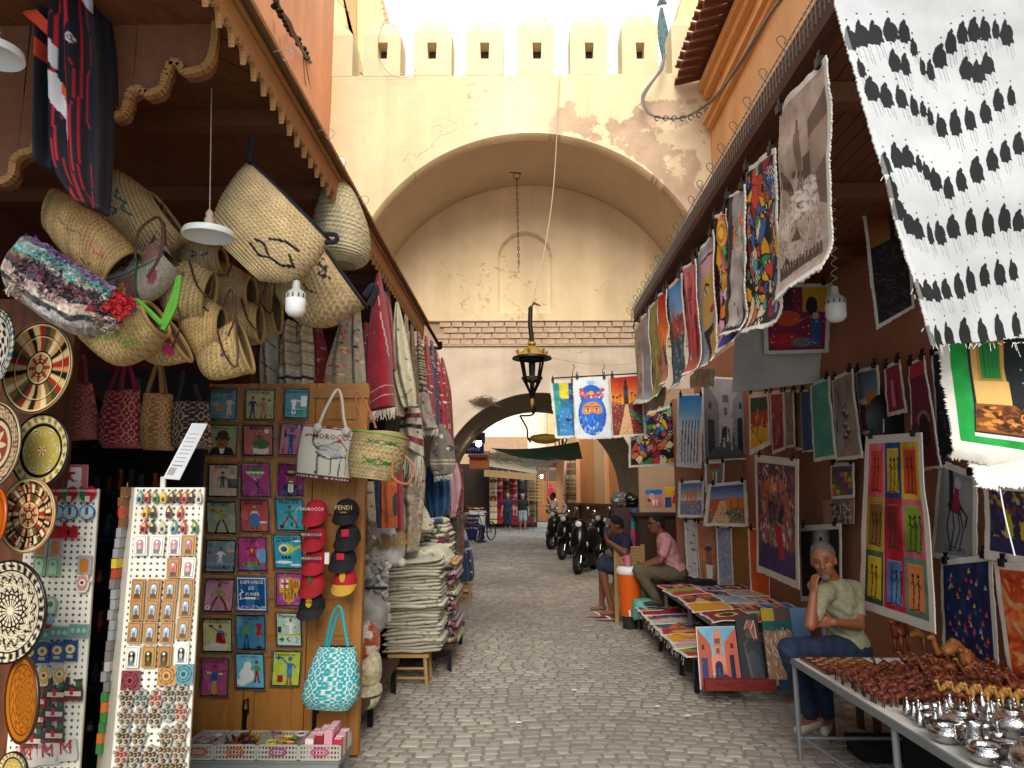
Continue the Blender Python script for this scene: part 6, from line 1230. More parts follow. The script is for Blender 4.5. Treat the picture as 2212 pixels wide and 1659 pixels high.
rug([(566,720,600,720),(563,770,603,770),(564,832,602,832)],5.3,.07,lambda A:(A.fill(CR),A.line([(.1,.1),(.9,.35)],.05,'1c1a1e'),A.line([(.3,.3),(.5,.9)],.05,'1c1a1e'),A.line([(.1,.6),(.9,.75)],.05,'1c1a1e'),A.noise(20,.1)),'cream wool rug with black scrawled lines above the painted tiles')
rug([(528,715,563,715),(528,832,563,832)],5.4,.06,kil('6a3420',['4a2418','8a5030'],3),'chestnut brown rug at the left of the wool rugs above the tiles')
for i,(a,b_,c) in enumerate(((606,642,'first'),(641,676,'second'))):
 rug([(a+8,696,b_-4,696),(a+2,750,b_+1,750),(a,834,b_,834)],5.25,.08,lambda A:([A.rect(0,y/14,1,y/14+.03,['a8967c','c8b89c','8a7860','d0c4ac'][y%4]) for y in range(14)],A.rect(0,.86,1,.9,'3a2c44'),A.noise(20,.2)),c+' shaggy striped cream rug with sequin lines above the painted tiles',seed=i,noise=.03)
rug([(745,676,757,676),(722,740,757,740),(706,800,758,800),(703,840,759,840)],5.15,.07,kil('968a76',['c8642c','20222e','a82a2a','e0d8c8','d09a30','a82a2a'],5,60),'grey kilim with orange and navy motifs just above the straw shopper')
rug([(764,660,776,660),(757,720,782,720),(756,800,788,800),(758,900,792,905),(770,950,790,952)],5.25,.06,kil('a39883',['a82c2c','1e1e2a','d0a040','e0d8c8'],8,60),'grey beige kilim with cross motifs beside the red rug')
rug([(814,592,822,592),(804,660,834,660),(797,740,846,740),(795,820,850,820),(798,888,854,878)],5.5,[.04,.1,.13,.14,.12],lambda A:(A.fill('a01428'),A.line([(.6,.1),(.9,.6)],.012,'d8c8c0'),A.line([(0,.86),(1,.8)],.015,'d8c8c0'),A.line([(0,.93),(1,.87)],.01,'d8c8c0'),A.ell(.5,.88,.07,.07,'4a0c18'),A.ell(.3,.45,.06,.06,'c85060'),A.noise(30,.06)),'large crimson rug rolled to a point, brightest of the hanging rugs',(799,890,855,879,.07),fold=(.2,3,1))
rug([(826,632,834,632),(822,700,846,700),(828,760,850,760),(835,800,854,800)],5.9,.08,lambda A:(A.fill('98142a'),A.line([(.5,0),(.8,1)],.02,'d8b8b0')),'second crimson rug folded just behind the large red one')
rug([(836,618,840,618),(832,700,848,700),(838,800,862,800),(846,900,872,900)],6.3,.08,kil('b8a488',['a82c2c','2c3a5c','d0903c'],12,20),'cream and red banded kilim between the crimson and ivory rugs')
rug([(855,654,861,654),(850,720,876,720),(852,800,890,800),(862,850,897,850),(872,880,898,878)],6.2,[.03,.09,.11,.1,.06],lambda A:(kil('cfc6a4',['4a3428','6a2c28'],14,9)(A),A.line([(.2,.9),(.9,.7)],.014,'2c2420')),'ivory rug with sparse dark motifs right of the crimson rugs')
for i,(a,b_,v0,v1,bs,cs,lab) in enumerate(((872,884,683,890,'a88c7c',['7a1c28','e0d8c8','2a2028'],'maroon and cream zigzag rug strip'),(884,898,705,905,'5c5a2c',['c86a2c','8a2c2c'],'olive green narrow rug strip'),(899,917,718,935,'b09468',['1e1a20','7a2c2c','1e1a20'],'black and tan striped rug strip'),(915,932,728,930,'9a3030',['2c2a30','d8a050','e0d8c8'],'stone grey rug strip with black signs'),(927,942,738,945,'28385c',['c8c0a8','20284a'],'slate blue rug strip'),(936,960,757,962,'9c1c30',['1c1a24','e0d8d0'],'crimson and black motif rug strip'),(950,972,775,985,'8a2c30',['2c2a38','e0d0b0','c8803c'],'taupe rug strip nearest the gateway'))):
 Yi=6.7+i*.36; st=[(y/22,.022,cs[0]) for y in range(22)] if i==2 else ()
 rug([(a+3,v0,a+8,v0),(a+1,v0+60,b_,v0+60),(a-1,(v0+v1)/2,b_+4,(v0+v1)/2),(a+2,v1-8,b_+9,v1)],Yi,.08,kil(bs,cs,30+i,46,st=st),lab+' hanging under the awning end',(a+2,v1-8,b_+9,v1,.06) if i in(3,5) else None,seed=i)
# lower rugs
rug([(880,880,900,872),(868,905,908,895),(864,935,912,945),(866,955,914,985)],6.6,.13,kil('c0b4a0',['1c1a20','7a1c24','8a1c2c'],50,10,st=[(.1,.08,'241a20'),(.3,.1,'6a1824'),(.5,.06,'1e1a20'),(.7,.1,'7a1c28')]),'folded black, maroon and cream rug with long white tassels',(866,958,914,990,.22),grp=None)
rug([(905,850,925,850),(900,900,935,900),(908,930,945,925)],7.1,.1,kil('8f8676',['2c2a2c','a8642c'],51,14,st=[(.85,.03,'c8bca8')]),'grey fringed rug tail below the strips',(905,932,948,926,.05),grp=None)
rug([(940,925,955,915),(932,960,975,950),(930,1000,982,1000),(938,1028,978,1022)],8.0,.05,kil('756c60',['5a1c24','d8cfc0','2c2830'],52,16,st=[(.6,.03,'b8a890'),(.68,.02,'b8a890')]),'brown grey kilim panel with diamond motifs above the blue cloth',(938,1030,978,1024,.05),grp=None)
rug([(872,962,900,958),(867,1020,916,1010),(866,1090,912,1100),(868,1190,902,1190)],6.9,.16,lambda A:(kil('a89880',['a82c50','2c6a4c','c83a5c','8a2c2c'],53,16)(A),A.noise(14,.25)),'chunky braided wool rug with pink and green diamonds',noise=.05,grp=None)
rug([(824,1030,856,1030),(825,1080,857,1080),(825,1140,857,1140)],5.7,.06,lambda A:(A.fill('3c3430'),A.cells(9,['b8501c','3c3430','4a403c','c0581c'],'3c3430'),A.noise(20,.08)),'dark brown rug with a jagged orange patch',grp=None)
rug([(806,1036,826,1036),(806,1140,827,1140)],5.75,.05,kil('1a2440',['2c3c64'],55,6),'navy blue cloth strip left of the orange patched rug',grp=None)
rug([(855,992,868,992),(856,1060,870,1060),(857,1145,872,1145)],6.0,.06,lambda A:(A.fill('9a1224'),A.noise(8,.05)),'plain bright red cloth strip right of the orange patched rug',grp=None)
rug([(786,1040,806,1040),(786,1100,810,1100),(792,1180,812,1165)],5.3,.06,kil('b0a088',['7a1c24','2c2a34','a8542c'],56,22),'small maroon and cream kilim beside the pine door edge',grp=None)
rug([(786,1120,812,1128),(784,1150,812,1165),(786,1190,800,1185)],5.2,.05,kil('5c5448',['c8642c','b8ac94'],57,14),'grey kilim corner folded over the cushions',grp=None)
rug([(925,1010,965,1008),(922,1060,972,1050),(926,1100,970,1095),(935,1130,958,1122)],8.6,.16,lambda A:(A.fill('0f4a74'),A.noise(6,.08)),'draped teal blue cloth beneath the brown kilim',fold=(.35,9,0),grp=None,noise=.02)
rug([(968,1004,988,1000),(965,1050,996,1045),(968,1090,990,1090),(972,1120,984,1115)],9.0,.14,lambda A:(A.fill('b48c90'),A.noise(6,.06)),'draped dusty pink cloth beside the teal cloth',fold=(.35,9,1),grp=None,noise=.02)
for i,(a,b_,v0,v1,c,lab) in enumerate(((962,978,1112,1230,'7a3428','rust'),(972,990,1118,1240,'4a4a3c','olive'),(984,1000,1105,1215,'6a4438','brown'),(990,1000,1010,1110,'7a2a24','brick red'))):
 rug([(a,v0,b_,v0),(a-1,(v0+v1)/2,b_+2,(v0+v1)/2),(a+2,v1,b_,v1)],9.2+i*.3,.1,kil(c,['c86a30','2c4a4c','a8a090'],60+i,20),lab+' scarf bunch hanging at the shop corner',fold=(.4,9,i),grp='scarves at the shop corner',noise=.02)
rug([(998,1168,1012,1166),(994,1200,1020,1198),(992,1240,1024,1240),(996,1256,1020,1254)],11.3,.14,kil('1e2c4c',['a8a498','3c4a6c'],66,10,st=[(.2,.02,'a8a498')]),'navy striped garment hanging over the pallet stool',fold=(.3,8,0),grp=None)
# ---- folded rugs in stacks
def folded(x0,x1,y0,y1,z,h,draw,lab,grp,seed=0,nm='folded_rug',noise=.006,tilt=0,fold=True):
 n=22;m=26; a=np.linspace(0,2*math.pi,n,endpoint=False); X=np.linspace(0,1,m)
 yy=np.sign(np.cos(a))*np.abs(np.cos(a))**.35; zz=np.sign(np.sin(a))*np.abs(np.sin(a))**.75
 A=Art(m,max(4,n//2),CR,seed=seed); A.k=h/(x1-x0); draw(A); r=np.random.default_rng(seed)
 en=np.clip(np.minimum(X,1-X)*16,0,1)**.4; nz=(vnoise(n,m,3,4,3,seed)-.5)*2*noise; wv=.012*np.sin(X*7+seed)*(h/.04)*.5
 jx=r.normal()*.012; jy=r.normal()*.012
 V=np.stack([np.repeat((x0+(x1-x0)*X+jx)[None],n,0)+nz*.5,(y0+y1)/2+(y1-y0)/2*yy[:,None]*(.96+.04*en)[None]+jy+nz*1.3,z+h/2+h/2*zz[:,None]*en[None]+wv[None]+tilt*(X-.5)[None]+nz],-1)
 col=np.zeros((n,m,3)); fr=np.where((np.arange(n)>n*.25)&(np.arange(n)<n*.75))[0]
 for k in range(n): col[k]=A.a[int((1-(math.sin(a[k])+1)/2)*(A.h-1))]
 gap=(np.abs(np.sin(a)[:,None])<.12)&(np.cos(a)[:,None]<0); col=np.where(gap[...,None]&fold,col*.8,col)
 i,j=np.meshgrid(np.arange(n),np.arange(m-1),indexing='ij'); f=np.stack([(i*m+j).ravel(),(i*m+j+1).ravel(),(((i+1)%n)*m+j+1).ravel(),(((i+1)%n)*m+j).ravel()],1)
 Fl=f.tolist()+[[k*m for k in range(n)],[k*m+m-1 for k in range(n)][::-1]]
 me=mesh(nm,V.reshape(-1,3),[tuple(q) for q in Fl],col.reshape(-1,3),smooth=True); bm=bmesh.new(); bm.from_mesh(me); bmesh.ops.recalc_face_normals(bm,faces=bm.faces); bm.to_mesh(me); bm.free()
 return tag(link(nm,me,WOOL),lab,'rug' if 'rug' in nm else nm.replace('_',' '),grp)
def crm(seed):
 r=random.Random(seed); b_=r.choice(['d0c7b2','c8bda6','d4ccba','bdb29c','c9c0aa']); dk=r.choice(['3a3230','5a4a44','2c2a30','8a3434','3c5c50'])
 return lambda A:(A.fill(b_),A.dabs(r.randint(3,14),[dk,'4a403c'],l=.03,w=.012,ang=0),A.rect(0,.45,1,.55,tuple(hx(b_)*.8)))
xa_,xb_=PY(838,1330,6.9).x,PY(956,1330,6.9).x
N=27
for i in range(N):
 z=.27+i*.0295; folded(xa_+random.uniform(-.02,.02)-.01*(i<8),xb_+random.uniform(-.01,.02),6.75,7.25,z,.036,crm(i),'folded cream wool rug, %s in the tall stack on the wooden stool'%ordn(N-1-i),'cream rugs in the tall stack',seed=i,tilt=.02)
for i in range(8):
 x=PY(885,1160,7.7).x; folded(x,PY(982-i*2,1160,7.7).x,7.55,8.05,1.03+i*.046,.055,kil('cfc6ae',['2c3a6a','8a1c2c','3c8a50','2a2628'] if i%2 else ['6a5a48'],80+i,8),'thick cream rug with coloured flecks, %s in the upper pile behind the tall stack'%ordn(7-i),'fleecy rugs in the upper pile',seed=40+i,noise=.015)
folded(PY(866,1215,7.2).x,PY(976,1215,7.2).x,7.0,7.7,.98,.17,lambda A:(A.fill('cfc9ae'),A.dabs(26,['8a3c4c','3c6a4c','4a4a50'],l=.03,w=.02),A.noise(18,.12)),'fluffy speckled ivory rug doubled over behind the tall stack',None,seed=60,noise=.035)
cc=[('8a8a3c','yellow and black'),('6a3c48','plum'),('8a7a74','grey'),('a86a78','pink'),('5a5a6c','slate'),('c8a83c','mustard'),('7a2c34','maroon'),('98867c','taupe'),('6c4a5c','mauve'),('a89a8c','sand')]
for i in range(16):
 z=.25+i*.048; c,nm_=cc[i%10]; folded(PY(955,1300,7.6).x,PY(993-(i%3)*2,1300,7.6).x,7.3,8.0,z,.055,kil(c,['d8cfc0','2c2830','a83c4c'],90+i,12),nm_+' fringed rug end, %s in the narrow side stack'%ordn(15-i),'coloured rugs in the side stack',seed=90+i,noise=.02)
# cushions
def cushion(pts,Y,th,draw,lab,noise=.012,seed=0,nm='cushion',words=None):
 e=empty(nm,PY(pts[0][0],pts[0][1],Y),lab,nm); loft('cover',pts,Y,th,draw,WOOL,e,endround=.35,noise=noise,seed=seed,q=1.5,sq=.8); return e
ch=cushion([(792,1138,862,1126),(786,1165,872,1160),(784,1195,874,1195),(796,1222,868,1222)],6.1,.14,lambda A:(A.fill('d4d0ca'),A.noise(6,.05)),'white cushion with gold HABIBI letters and knotted corners',seed=2)
word('HABiBi',PY(828,1172,5.92),(1,0,.12),(-.12,0,1),.105,'8a6c3c',ch,bold=.05,mat=M('gold_letters','8f7340',rough=.6,metal=.2))
for u,v in((858,1124),(868,1215)): q=B(); q.sph(PY(u,v,6.05),.035,8,6); q.obj('tassel',MATS['white_rope'],ch)
cushion([(887,1090,912,1084),(884,1112,925,1108),(892,1140,937,1138),(900,1150,935,1150)],7.3,.12,kil('cbc4a4',['8a1c4c','3c6a3c','8a7a3c'],70,9),'speckled ivory cushion with pink and green tufts leaning on the rug pile',noise=.02)
cushion([(778,1280,800,1280),(776,1310,836,1310),(778,1345,832,1350),(790,1370,820,1370)],5.7,.14,lambda A:(A.fill('9a9690'),A.noise(4,.12)),'grey silky cushion squeezed beside the door',seed=5)
pm=empty('pompom_blanket',PY(800,1250,5.9),'pale blanket heaped with fluffy grey white pompoms','blanket')
loft('blanket',[(788,1195,822,1198),(784,1240,838,1250),(790,1300,838,1300),(800,1345,830,1345)],6.0,.1,lambda A:(A.fill('a49c96'),A.noise(8,.15)),WOOL,pm,noise=.03)
q=B(); rr_=random.Random(4)
for i in range(95):
 p=PY(rr_.uniform(790,838),rr_.uniform(1195,1345),5.87+rr_.uniform(-.03,.03)); s=rr_.uniform(.018,.032); o=len(q.v); q.sph(p,s,8,5,tuple(hx('aca49e')*rr_.uniform(.8,1.15)))
 for k in range(o,len(q.v)): v=Vector(q.v[k]); q.v[k]=tuple(v+(v-p)*rr_.uniform(-.3,.25))
tag(q.obj('pompoms',WOOL,pm),kind='stuff')
cushion([(776,1345,806,1335),(774,1370,818,1362),(774,1400,820,1395),(775,1425,814,1428)],5.6,.12,lambda A:(A.fill('c8b8a8'),A.cells(26,['b0441c','c8bcae','c8bcae','b84c20'],'c0a898',.002),A.noise(14,.15)),'orange and white zigzag fleece roll',noise=.03,nm='fleece_roll')
cushion([(774,1430,814,1400),(773,1450,824,1440),(774,1480,820,1480)],5.55,.13,lambda A:(A.fill('c4b890'),A.line([(.3,.2),(.6,.8)],.05,'b8902c'),A.noise(14,.15)),'ivory and yellow fleece roll under the orange one',noise=.03,nm='fleece_roll')
cushion([(773,1480,822,1475),(773,1500,824,1500),(774,1530,812,1528)],5.5,.13,lambda A:(A.fill('b8ac8c'),A.rect(0,.4,1,.5,'1c1a1c'),A.noise(14,.15)),'ivory fleece roll with a black band, lowest by the door foot',noise=.03,nm='fleece_roll')
# stool, bench and pallet under the stacks
st=empty('wooden_stool',PZ(897,1462),'small turned wooden stool under the tall rug stack','stool'); c=PZ(897,1458)
b=B(); b.box((c.x-.19,6.75,.235),(c.x+.17,7.1,.262)); b.obj('seat',M('light_slat'),st)
for x in(-.17,.14):
 for y in(6.78,7.06): b=B(); b.tube([(c.x+x*1.1,y,0),(c.x+x*.95,y,.235)],.019,8); b.obj('leg',MATS['light_slat'],st,smooth=True)
for z in(.06,.14): b=B(); b.tube([(c.x-.18,6.775,z),(c.x+.15,6.775,z)],.012,6); b.obj('stretcher',MATS['light_slat'],st)
rb_=empty('rug_bench',(-.9,7.6,0),'dark wooden bench carrying the rug piles','bench'); b=B(); b.box((-1.6,7.28,.2),(-.66,8.6,.25)); b.obj('top',DARKW,rb_)
b=B(); b.box((-1.75,5.1,.22),(-1.06,6.6,.26)); b.obj('top',DARKW,rb_); b=B(); b.box((-1.6,7.5,.25),(-1.0,8.3,1.02)); b.obj('cupboard',M('shop_dark'),rb_)
for x,y in((-.7,7.3),(-.7,8.55),(-1.5,7.3),(-1.10,5.6),(-1.09,6.5),(-1.1,5.13)): b=B(); b.box((x-.02,y-.02,0),(x+.02,y+.02,.2 if y>7 else .22)); b.obj('leg',IRON,rb_)
pa=empty('pallet_stool',PZ(1005,1298),'rough pallet wood stool under the navy garment','stool'); c=PZ(1005,1295)
for z in(.02,.16,.3): b=B(); b.box((c.x-.1,c.y,z),(c.x+.09,c.y+.35,z+.06)); b.obj('slat',M('light_slat'),pa)
for x in(-.08,.05): b=B(); b.box((c.x+x,c.y-.02,0),(c.x+x+.05,c.y-.001,.36)); b.obj('post',MATS['light_slat'],pa)
b=B(); b.tube([PY(785,1270,5.2),PY(836,1270,5.2)],.012,6); tag(b.obj('hanging_rod',IRON),'short dark steel rod sticking out beside the pine door','rod')
b=B(); b.box((-3.3,8.3,0),(-1.55,11,3.2)); tag(b.obj('shop_side_wall',M('shop_black')),'dark recess wall behind the hanging rugs','partition')
# ================= LANTERN, CHAIN, CABLES =================
def lantern(u,vtop,Y,s,lab,par=None,up=True):
 e=empty('street_lantern',PY(u,vtop,Y),lab,'lantern'); p=PY(u,vtop,Y)
 GO=M('gold_paint','a8863a',rough=.4,metal=.5,bump=.1)
 q=B(); q.lathe([(.004,0),(.05,-.01),(.06,-.035),(.035,-.05),(.055,-.07),(.10,-.10),(.16,-.15),(.21,-.19),(.22,-.20),(.05,-.19)],24,p);
 q.obj('gold_roof',GO,e,smooth=True)
 q=B(); q.lathe([(.215,-.2),(.258,-.215),(.262,-.235),(.2,-.235),(.15,-.21)],28,p); q.obj('brim',IRON,e,smooth=True)
 for k in range(6):
  a=2*math.pi*k/6+.3; dx,dy=math.cos(a),math.sin(a); q=B(); q.tube([p+Vector((dx*.19,dy*.19,-.17)),p+Vector((dx*.2,dy*.2,-.13)),p+Vector((dx*.19,dy*.19,-.11))],[.02,.026,.004],6); q.obj('crest_ornament',GO,e)
  q=B(); q.tube([p+Vector((dx*.16,dy*.16,-.23)),p+Vector((dx*.105,dy*.105,-.50)),p+Vector((dx*.11,dy*.11,-.52)),p+Vector((dx*.03,dy*.03,-.68)),p+Vector((dx*.02,dy*.02,-.76))],.015,5); q.obj('frame_bar',IRON,e)
 for r_,z in((.16,-.24),(.125,-.49),(.105,-.52)): q=B(); q.lathe([(r_-.016,z-.013),(r_+.014,z-.013),(r_+.014,z+.013),(r_-.016,z+.013),(r_-.016,z-.013)],24,p,cap=False); q.obj('ring',IRON,e)
 q=B(); q.lathe([(.02,-.72),(.03,-.74),(.024,-.78),(.03,-.82),(.012,-.86),(.004,-.9)],12,p); q.obj('finial',GO,e,smooth=True)
 q=B(); q.lathe([(.022,-.6),(.022,-.36),(.03,-.34),(.03,-.3),(.02,-.28)],10,p); q.obj('lamp_tube',M('candle_socket','3a3a3a',rough=.5,metal=.5),e,smooth=True)
 return e,p
e,p=lantern(1149,738,9.6,1,'large black and gold street lantern hanging in front of the low arch')
q=B(); q.tube([PY(1146,664,9.6),PY(1145,700,9.6),p+Vector((0,0,.0))],.03,8); q.tube([PY(1146,664,9.6),PY(1153,655,10),PY(1166,660,15.2)],.018,6); q.tube([PY(1151,850,9.6),PY(1151,895,9.6)],.013,5); q.obj('arm',IRON,e,smooth=True)
e2,p2=lantern(1215,930,24.0,1,'second street lantern with a yellow shade seen through the low arch'); e2.location=p2
lt=empty('yellow_street_lamp',PY(1155,950,17),'yellow dish street lamp on a curved black bracket inside the arch','lamp')
p=PY(1157,946,17.5); q=B(); q.lathe([(.03,-.14),(.2,-.12),(.36,-.05),(.38,0),(.3,.06),(.05,.1)],24,p+Vector((.22,0,0))); q.obj('shade',M('yellow_lamp','c8a040',rough=.5,bump=.1),lt,smooth=True)
ptube('bracket',[(1123,898,17.3),(1138,925,17.3),(1140,945,17.3),(1146,955,17.4)],.022,IRON,lt); ptube('bracket',[(1123,898,17.3),(1150,896,17.3),(1158,880,17.3)],.022,IRON,lt)
ch_=empty('ceiling_chain',PY(1119,380,14),'rusty iron chain hanging from a ring in the vault','chain')
CH=M('rusty_iron','3a2418',rough=.8,metal=.4); p0=PY(1116,385,14); p1=PY(1121,578,14); nk=26
for i in range(nk):
 c=p0.lerp(p1,(i+.5)/nk); h=(p0-p1).length/nk*.62; a=(i%2)*math.pi/2; q=B(); q.tube([c+Vector((math.cos(a)*.018*math.cos(t),math.sin(a)*.018*math.cos(t),h*math.sin(t))) for t in np.linspace(0,2*math.pi,9)],.006,4,cap=False); q.obj('chain_link',CH,ch_)
q=B(); q.tube([p0+Vector((.07*math.cos(t),.02,.07*math.sin(t)+.06)) for t in np.linspace(0,2*math.pi,13)],.008,5,cap=False); q.tube([p0+Vector((-.13,0,.12)),p0+Vector((.1,0,.1))],.012,5); q.obj('ring',CH,ch_)
def cable(pts,r,lab,mt=None,nm='cable'):
 e=ptube(nm,pts,r,mt or M('cable_black','17171a',rough=.6)); tag(e,lab,'cable'); return e
cable([(1210,160,12.9),(1205,250,12.8),(1196,400,12.4),(1180,520,11.8),(1163,600,10.4),(1148,660,9.6)],.009,'thin pale wire running from the battlements to the lantern',M('pale_cord'))
for k in range(4):
 d=k*.022; j=lambda: random.uniform(-3,3)
 ptube('cable',[(1437+j(),118,12.8),(1428+j(),150,12.7),(1400+j(),188,12.7),(1389+j(),215,12.7),(1403+j(),245,12.7),(1440+j(),256,12.7),(1480+j(),252,12.7),(1525+j(),228,12.6),(1555+j(),198,11.2),(1590+j(),150,9.9),(1625+j(),95,9.0),(1655+j(),45,8.2),(1692+j(),-8,7.4)],.017,M('cable_black'),None)['label']='thick black power cable looping from the peeling corner to the orange wall, strand %s'%['one','two','three','four'][k]
for o in list(bpy.data.objects):
 if o.name.startswith('cable') and 'strand' in o.get('label',''): o['category']='cable'; o['group']='bundled power cables'
for i in range(9):
 q=B(); p=PY(1420+i*18,257-max(0,i-3)**2*1.9,12.6); q.tube([p+Vector((.05*math.cos(a),-.02,.05*math.sin(a))) for a in np.linspace(0,5,8)],.009,4); tag(q.obj('cable_tie',IRON),'black tie round the looped power cables, %s along from the left'%ordn(i).replace('topmost','first'),'cable tie','ties on the power cables')
for k in range(5):
 j=lambda: random.uniform(-4,4)
 o=ptube('wire_bundle',[(582+k*5,-10,8.9),(600+j(),10,9.1),(622+j(),45,9.6),(636+j(),75,10),(650+j(),105,10.6),(670+j(),135,11.6)],.02,M('cable_black')); tag(o,'dark wire clamped down the salmon wall, run %s of the bundle'%['one','two','three','four','five'][k],'cable','wires on the salmon wall')
for k in range(12):
 p=PY(600+k*6,18+k*10,9.1+k*.2); q=B(); q.sph(p+Vector((random.uniform(-.03,.03),-.04,0)),(.06,.05,.045),7,5); tag(q.obj('wire_clamp',IRON),'lumpy black clamp on the wires of the salmon wall','clamp','clamps on the salmon wall')
for i,pt in enumerate(([(660,130,11.3),(672,200,11.8),(680,245,12.2),(672,262,12.2)],[(655,118,11),(660,180,11.4),(675,230,12.2),(676,300,12.4)],[(720,-10,11),(740,12,12.5),(756,30,12.8)],[(690,-10,12.3),(700,35,12.7),(714,48,12.8),(700,55,12.8)])):
 cable(pt,.007,['thin loose wire looping below the clamps','second thin wire falling beside the cream wall','thin wire crossing from the top edge to the battlements','short cable stub at the left battlement'][i])
cable([(820,62,12.9),(830,50,12.85),(818,80,12.9),(820,130,12.9),(850,165,12.9),(885,165,12.9),(898,150,12.9)],.005,'thin wire looped over the second battlement')
# flag and loudspeaker on the right tower
fl=empty('furled_banner',PY(1430,60,13.5),'grey green furled banner hanging between the right battlements','banner')
loft('cloth',[(1425,20,1432,20),(1421,60,1441,60),(1424,95,1446,95),(1430,125,1436,125)],13.7,.06,lambda A:(A.fill('5c7478'),A.noise(6,.15)),CLOT,fl,fold=(.4,6,0))
q=B(); q.lathe([(.02,0),(.05,.06),(.12,.14),(.14,.15),(.02,.08)],14,PY(1440,8,13.8),Matrix.Rotation(-1,3,'Y')); o=q.obj('horn_loudspeaker',GREY,smooth=True); tag(o,'grey horn loudspeaker above the furled banner','loudspeaker')
# ================= RIGHT STALL: AWNING, CANVASES =================
XR=1.24
ra=empty('right_awning',(2.4,5,3.6),'brown timber awning with a wire mesh rail over the painting stall','awning')
RB=M('brown_beam','5c3220',rough=.6,var=.25,wave=(5,5,.3))
b=B(); b.box((1.27,1.0,3.60),(1.36,8.3,3.76)); b.obj('front_beam',RB,ra)
for i in range(24):
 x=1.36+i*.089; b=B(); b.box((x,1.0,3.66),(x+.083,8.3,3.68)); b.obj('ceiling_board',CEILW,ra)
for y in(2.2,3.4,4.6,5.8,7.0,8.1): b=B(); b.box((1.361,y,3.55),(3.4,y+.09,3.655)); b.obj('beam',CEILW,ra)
b=B(); b.box((1.3,1.0,3.765),(3.49,8.3,3.79)); b.obj('roof',TL,ra)
ms=empty('wire_mesh_rail',(1.23,5,3.6),'galvanised wire mesh rail lined with hooks along the right awning','mesh rail')
MW=M('galvanised_wire','5c5852',rough=.5,metal=.6,bump=0); q=B()
y=2.6
while y<8.3: q.box((1.232,y-.0016,3.60),(1.235,y+.0016,3.745+.012*math.sin(y*9))); y+=.045
for z in(3.62,3.66,3.70,3.74): q.box((1.238,2.5,z-.0025),(1.242,8.3,z+.0025))
tag(q.obj('mesh_wires',MW,ms),kind='stuff')
y=3.1
while y<8.2: q=B(); q.tube([Vector((1.2,y,3.68))+Vector((-.03+.02*math.cos(a),0,.022*math.sin(a))) for a in np.linspace(-1,4,9)]+[Vector((1.2,y,3.61))],.0025,4); q.obj('hook',MW,ms); y+=.26
sh2=empty('right_shop',(2.9,6,0),'brown walled open shop behind the hanging paintings','shop')
b=B(); b.box((2.86,1,0),(2.96,12.6,3.66)); b.obj('back_wall',M('shop_brown','a06e52',rough=.85,var=.2,scale=3),sh2)
b=B(); b.box((1.9,12.3,0),(2.86,12.4,3.4)); b.obj('end_wall',M('shop_sand','a08468',rough=.9,var=.15),sh2)
K='16151a'
def wht(f,m=.07):   # white canvas margin round a painting
 def d(A):
  A.fill('d0cabe'); A.noise(6,.05); my=m/A.k
  A.sub(m,my,1-m,1-my); f(A); A.full()
 return d
PIC=['c83a28','d8a020','2860a8','2c8a4a','e0c8a0','16161a','7a2a5a','c86a2c','3aa0a8','8a1c28']
def mosaic(n=60,cols=PIC,seed=0):
 def d(A):
  A.cells(n,cols,ew=.008); r=A.r
  for i in range(int(n*.5)):
   x,y=r.random(),r.random(); c=cols[r.integers(len(cols))]; k=r.integers(4); s=r.uniform(.03,.09)
   if k==0: A.ell(x,y,s,s*.6,'e0d8c0'); A.ell(x,y,s*.5,s*.5,K); A.ell(x,y,s,s*.6,K,ring=.2)
   elif k==1: A.line([(x,y),(x+r.normal()*.15,y+r.normal()*.1),(x+r.normal()*.15,y+.1)],.012,K)
   elif k==2: A.ell(x,y,s,s,c); A.ell(x,y,s*.6,s*.6,cols[r.integers(len(cols))]); A.ell(x,y,s,s,K,ring=.15)
   else: [A.rect(x+i*.03,y+j*.03/A.kk,x+i*.03+.02,y+j*.03/A.kk+.02,'e0dcd0' if (i+j)%2 else K) for i in range(4) for j in range(4)]
 return d
def sunset(sky=('b01c14','e8a020'),gr='7a2c28',pts=None,crowd=1):
 def d(A):
  A.grad(sky[0],sky[1],0,.48); A.noise(4,.12); A.rect(0,.48,1,1,gr); A.rect(.42,.16,.56,.48,'3a2418'); A.rect(.45,.08,.53,.16,'2a1c18'); A.poly([(.45,.08),(.49,.02),(.53,.08)],'2a1c18'); A.rect(.43,.24,.55,.34,'1c4060')
  for x in(.08,.2,.3,.68,.8,.92): A.line([(x,.48),(x,.3+.05*math.sin(x*9))],.01,'241818'); A.ell(x,.3+.05*math.sin(x*9),.05,.03,'2c2430')
  A.rect(0,.42,.2,.5,'c8642c'); A.rect(.72,.42,1,.5,'b85a2c'); A.dabs(60,['1c3c34','2c5c3c','4a2c5c'],0,.44,1,.52,.06,.03)
  A.poly([(.46,.48),(.54,.48),(.66,1),(.2,1)],'d8a878'); A.poly([(.6,.55),(1,.7),(1,.85),(.55,.62)],'2c6a4c'); A.poly([(.7,.7),(1,.85),(1,.98)],'1c242c')
  A.dabs(int(260*crowd),['d83020','e8c040','e8e0d0','b81c50','e07828','1c1c24'],0,.5,1,1,.02,.02)
 return d
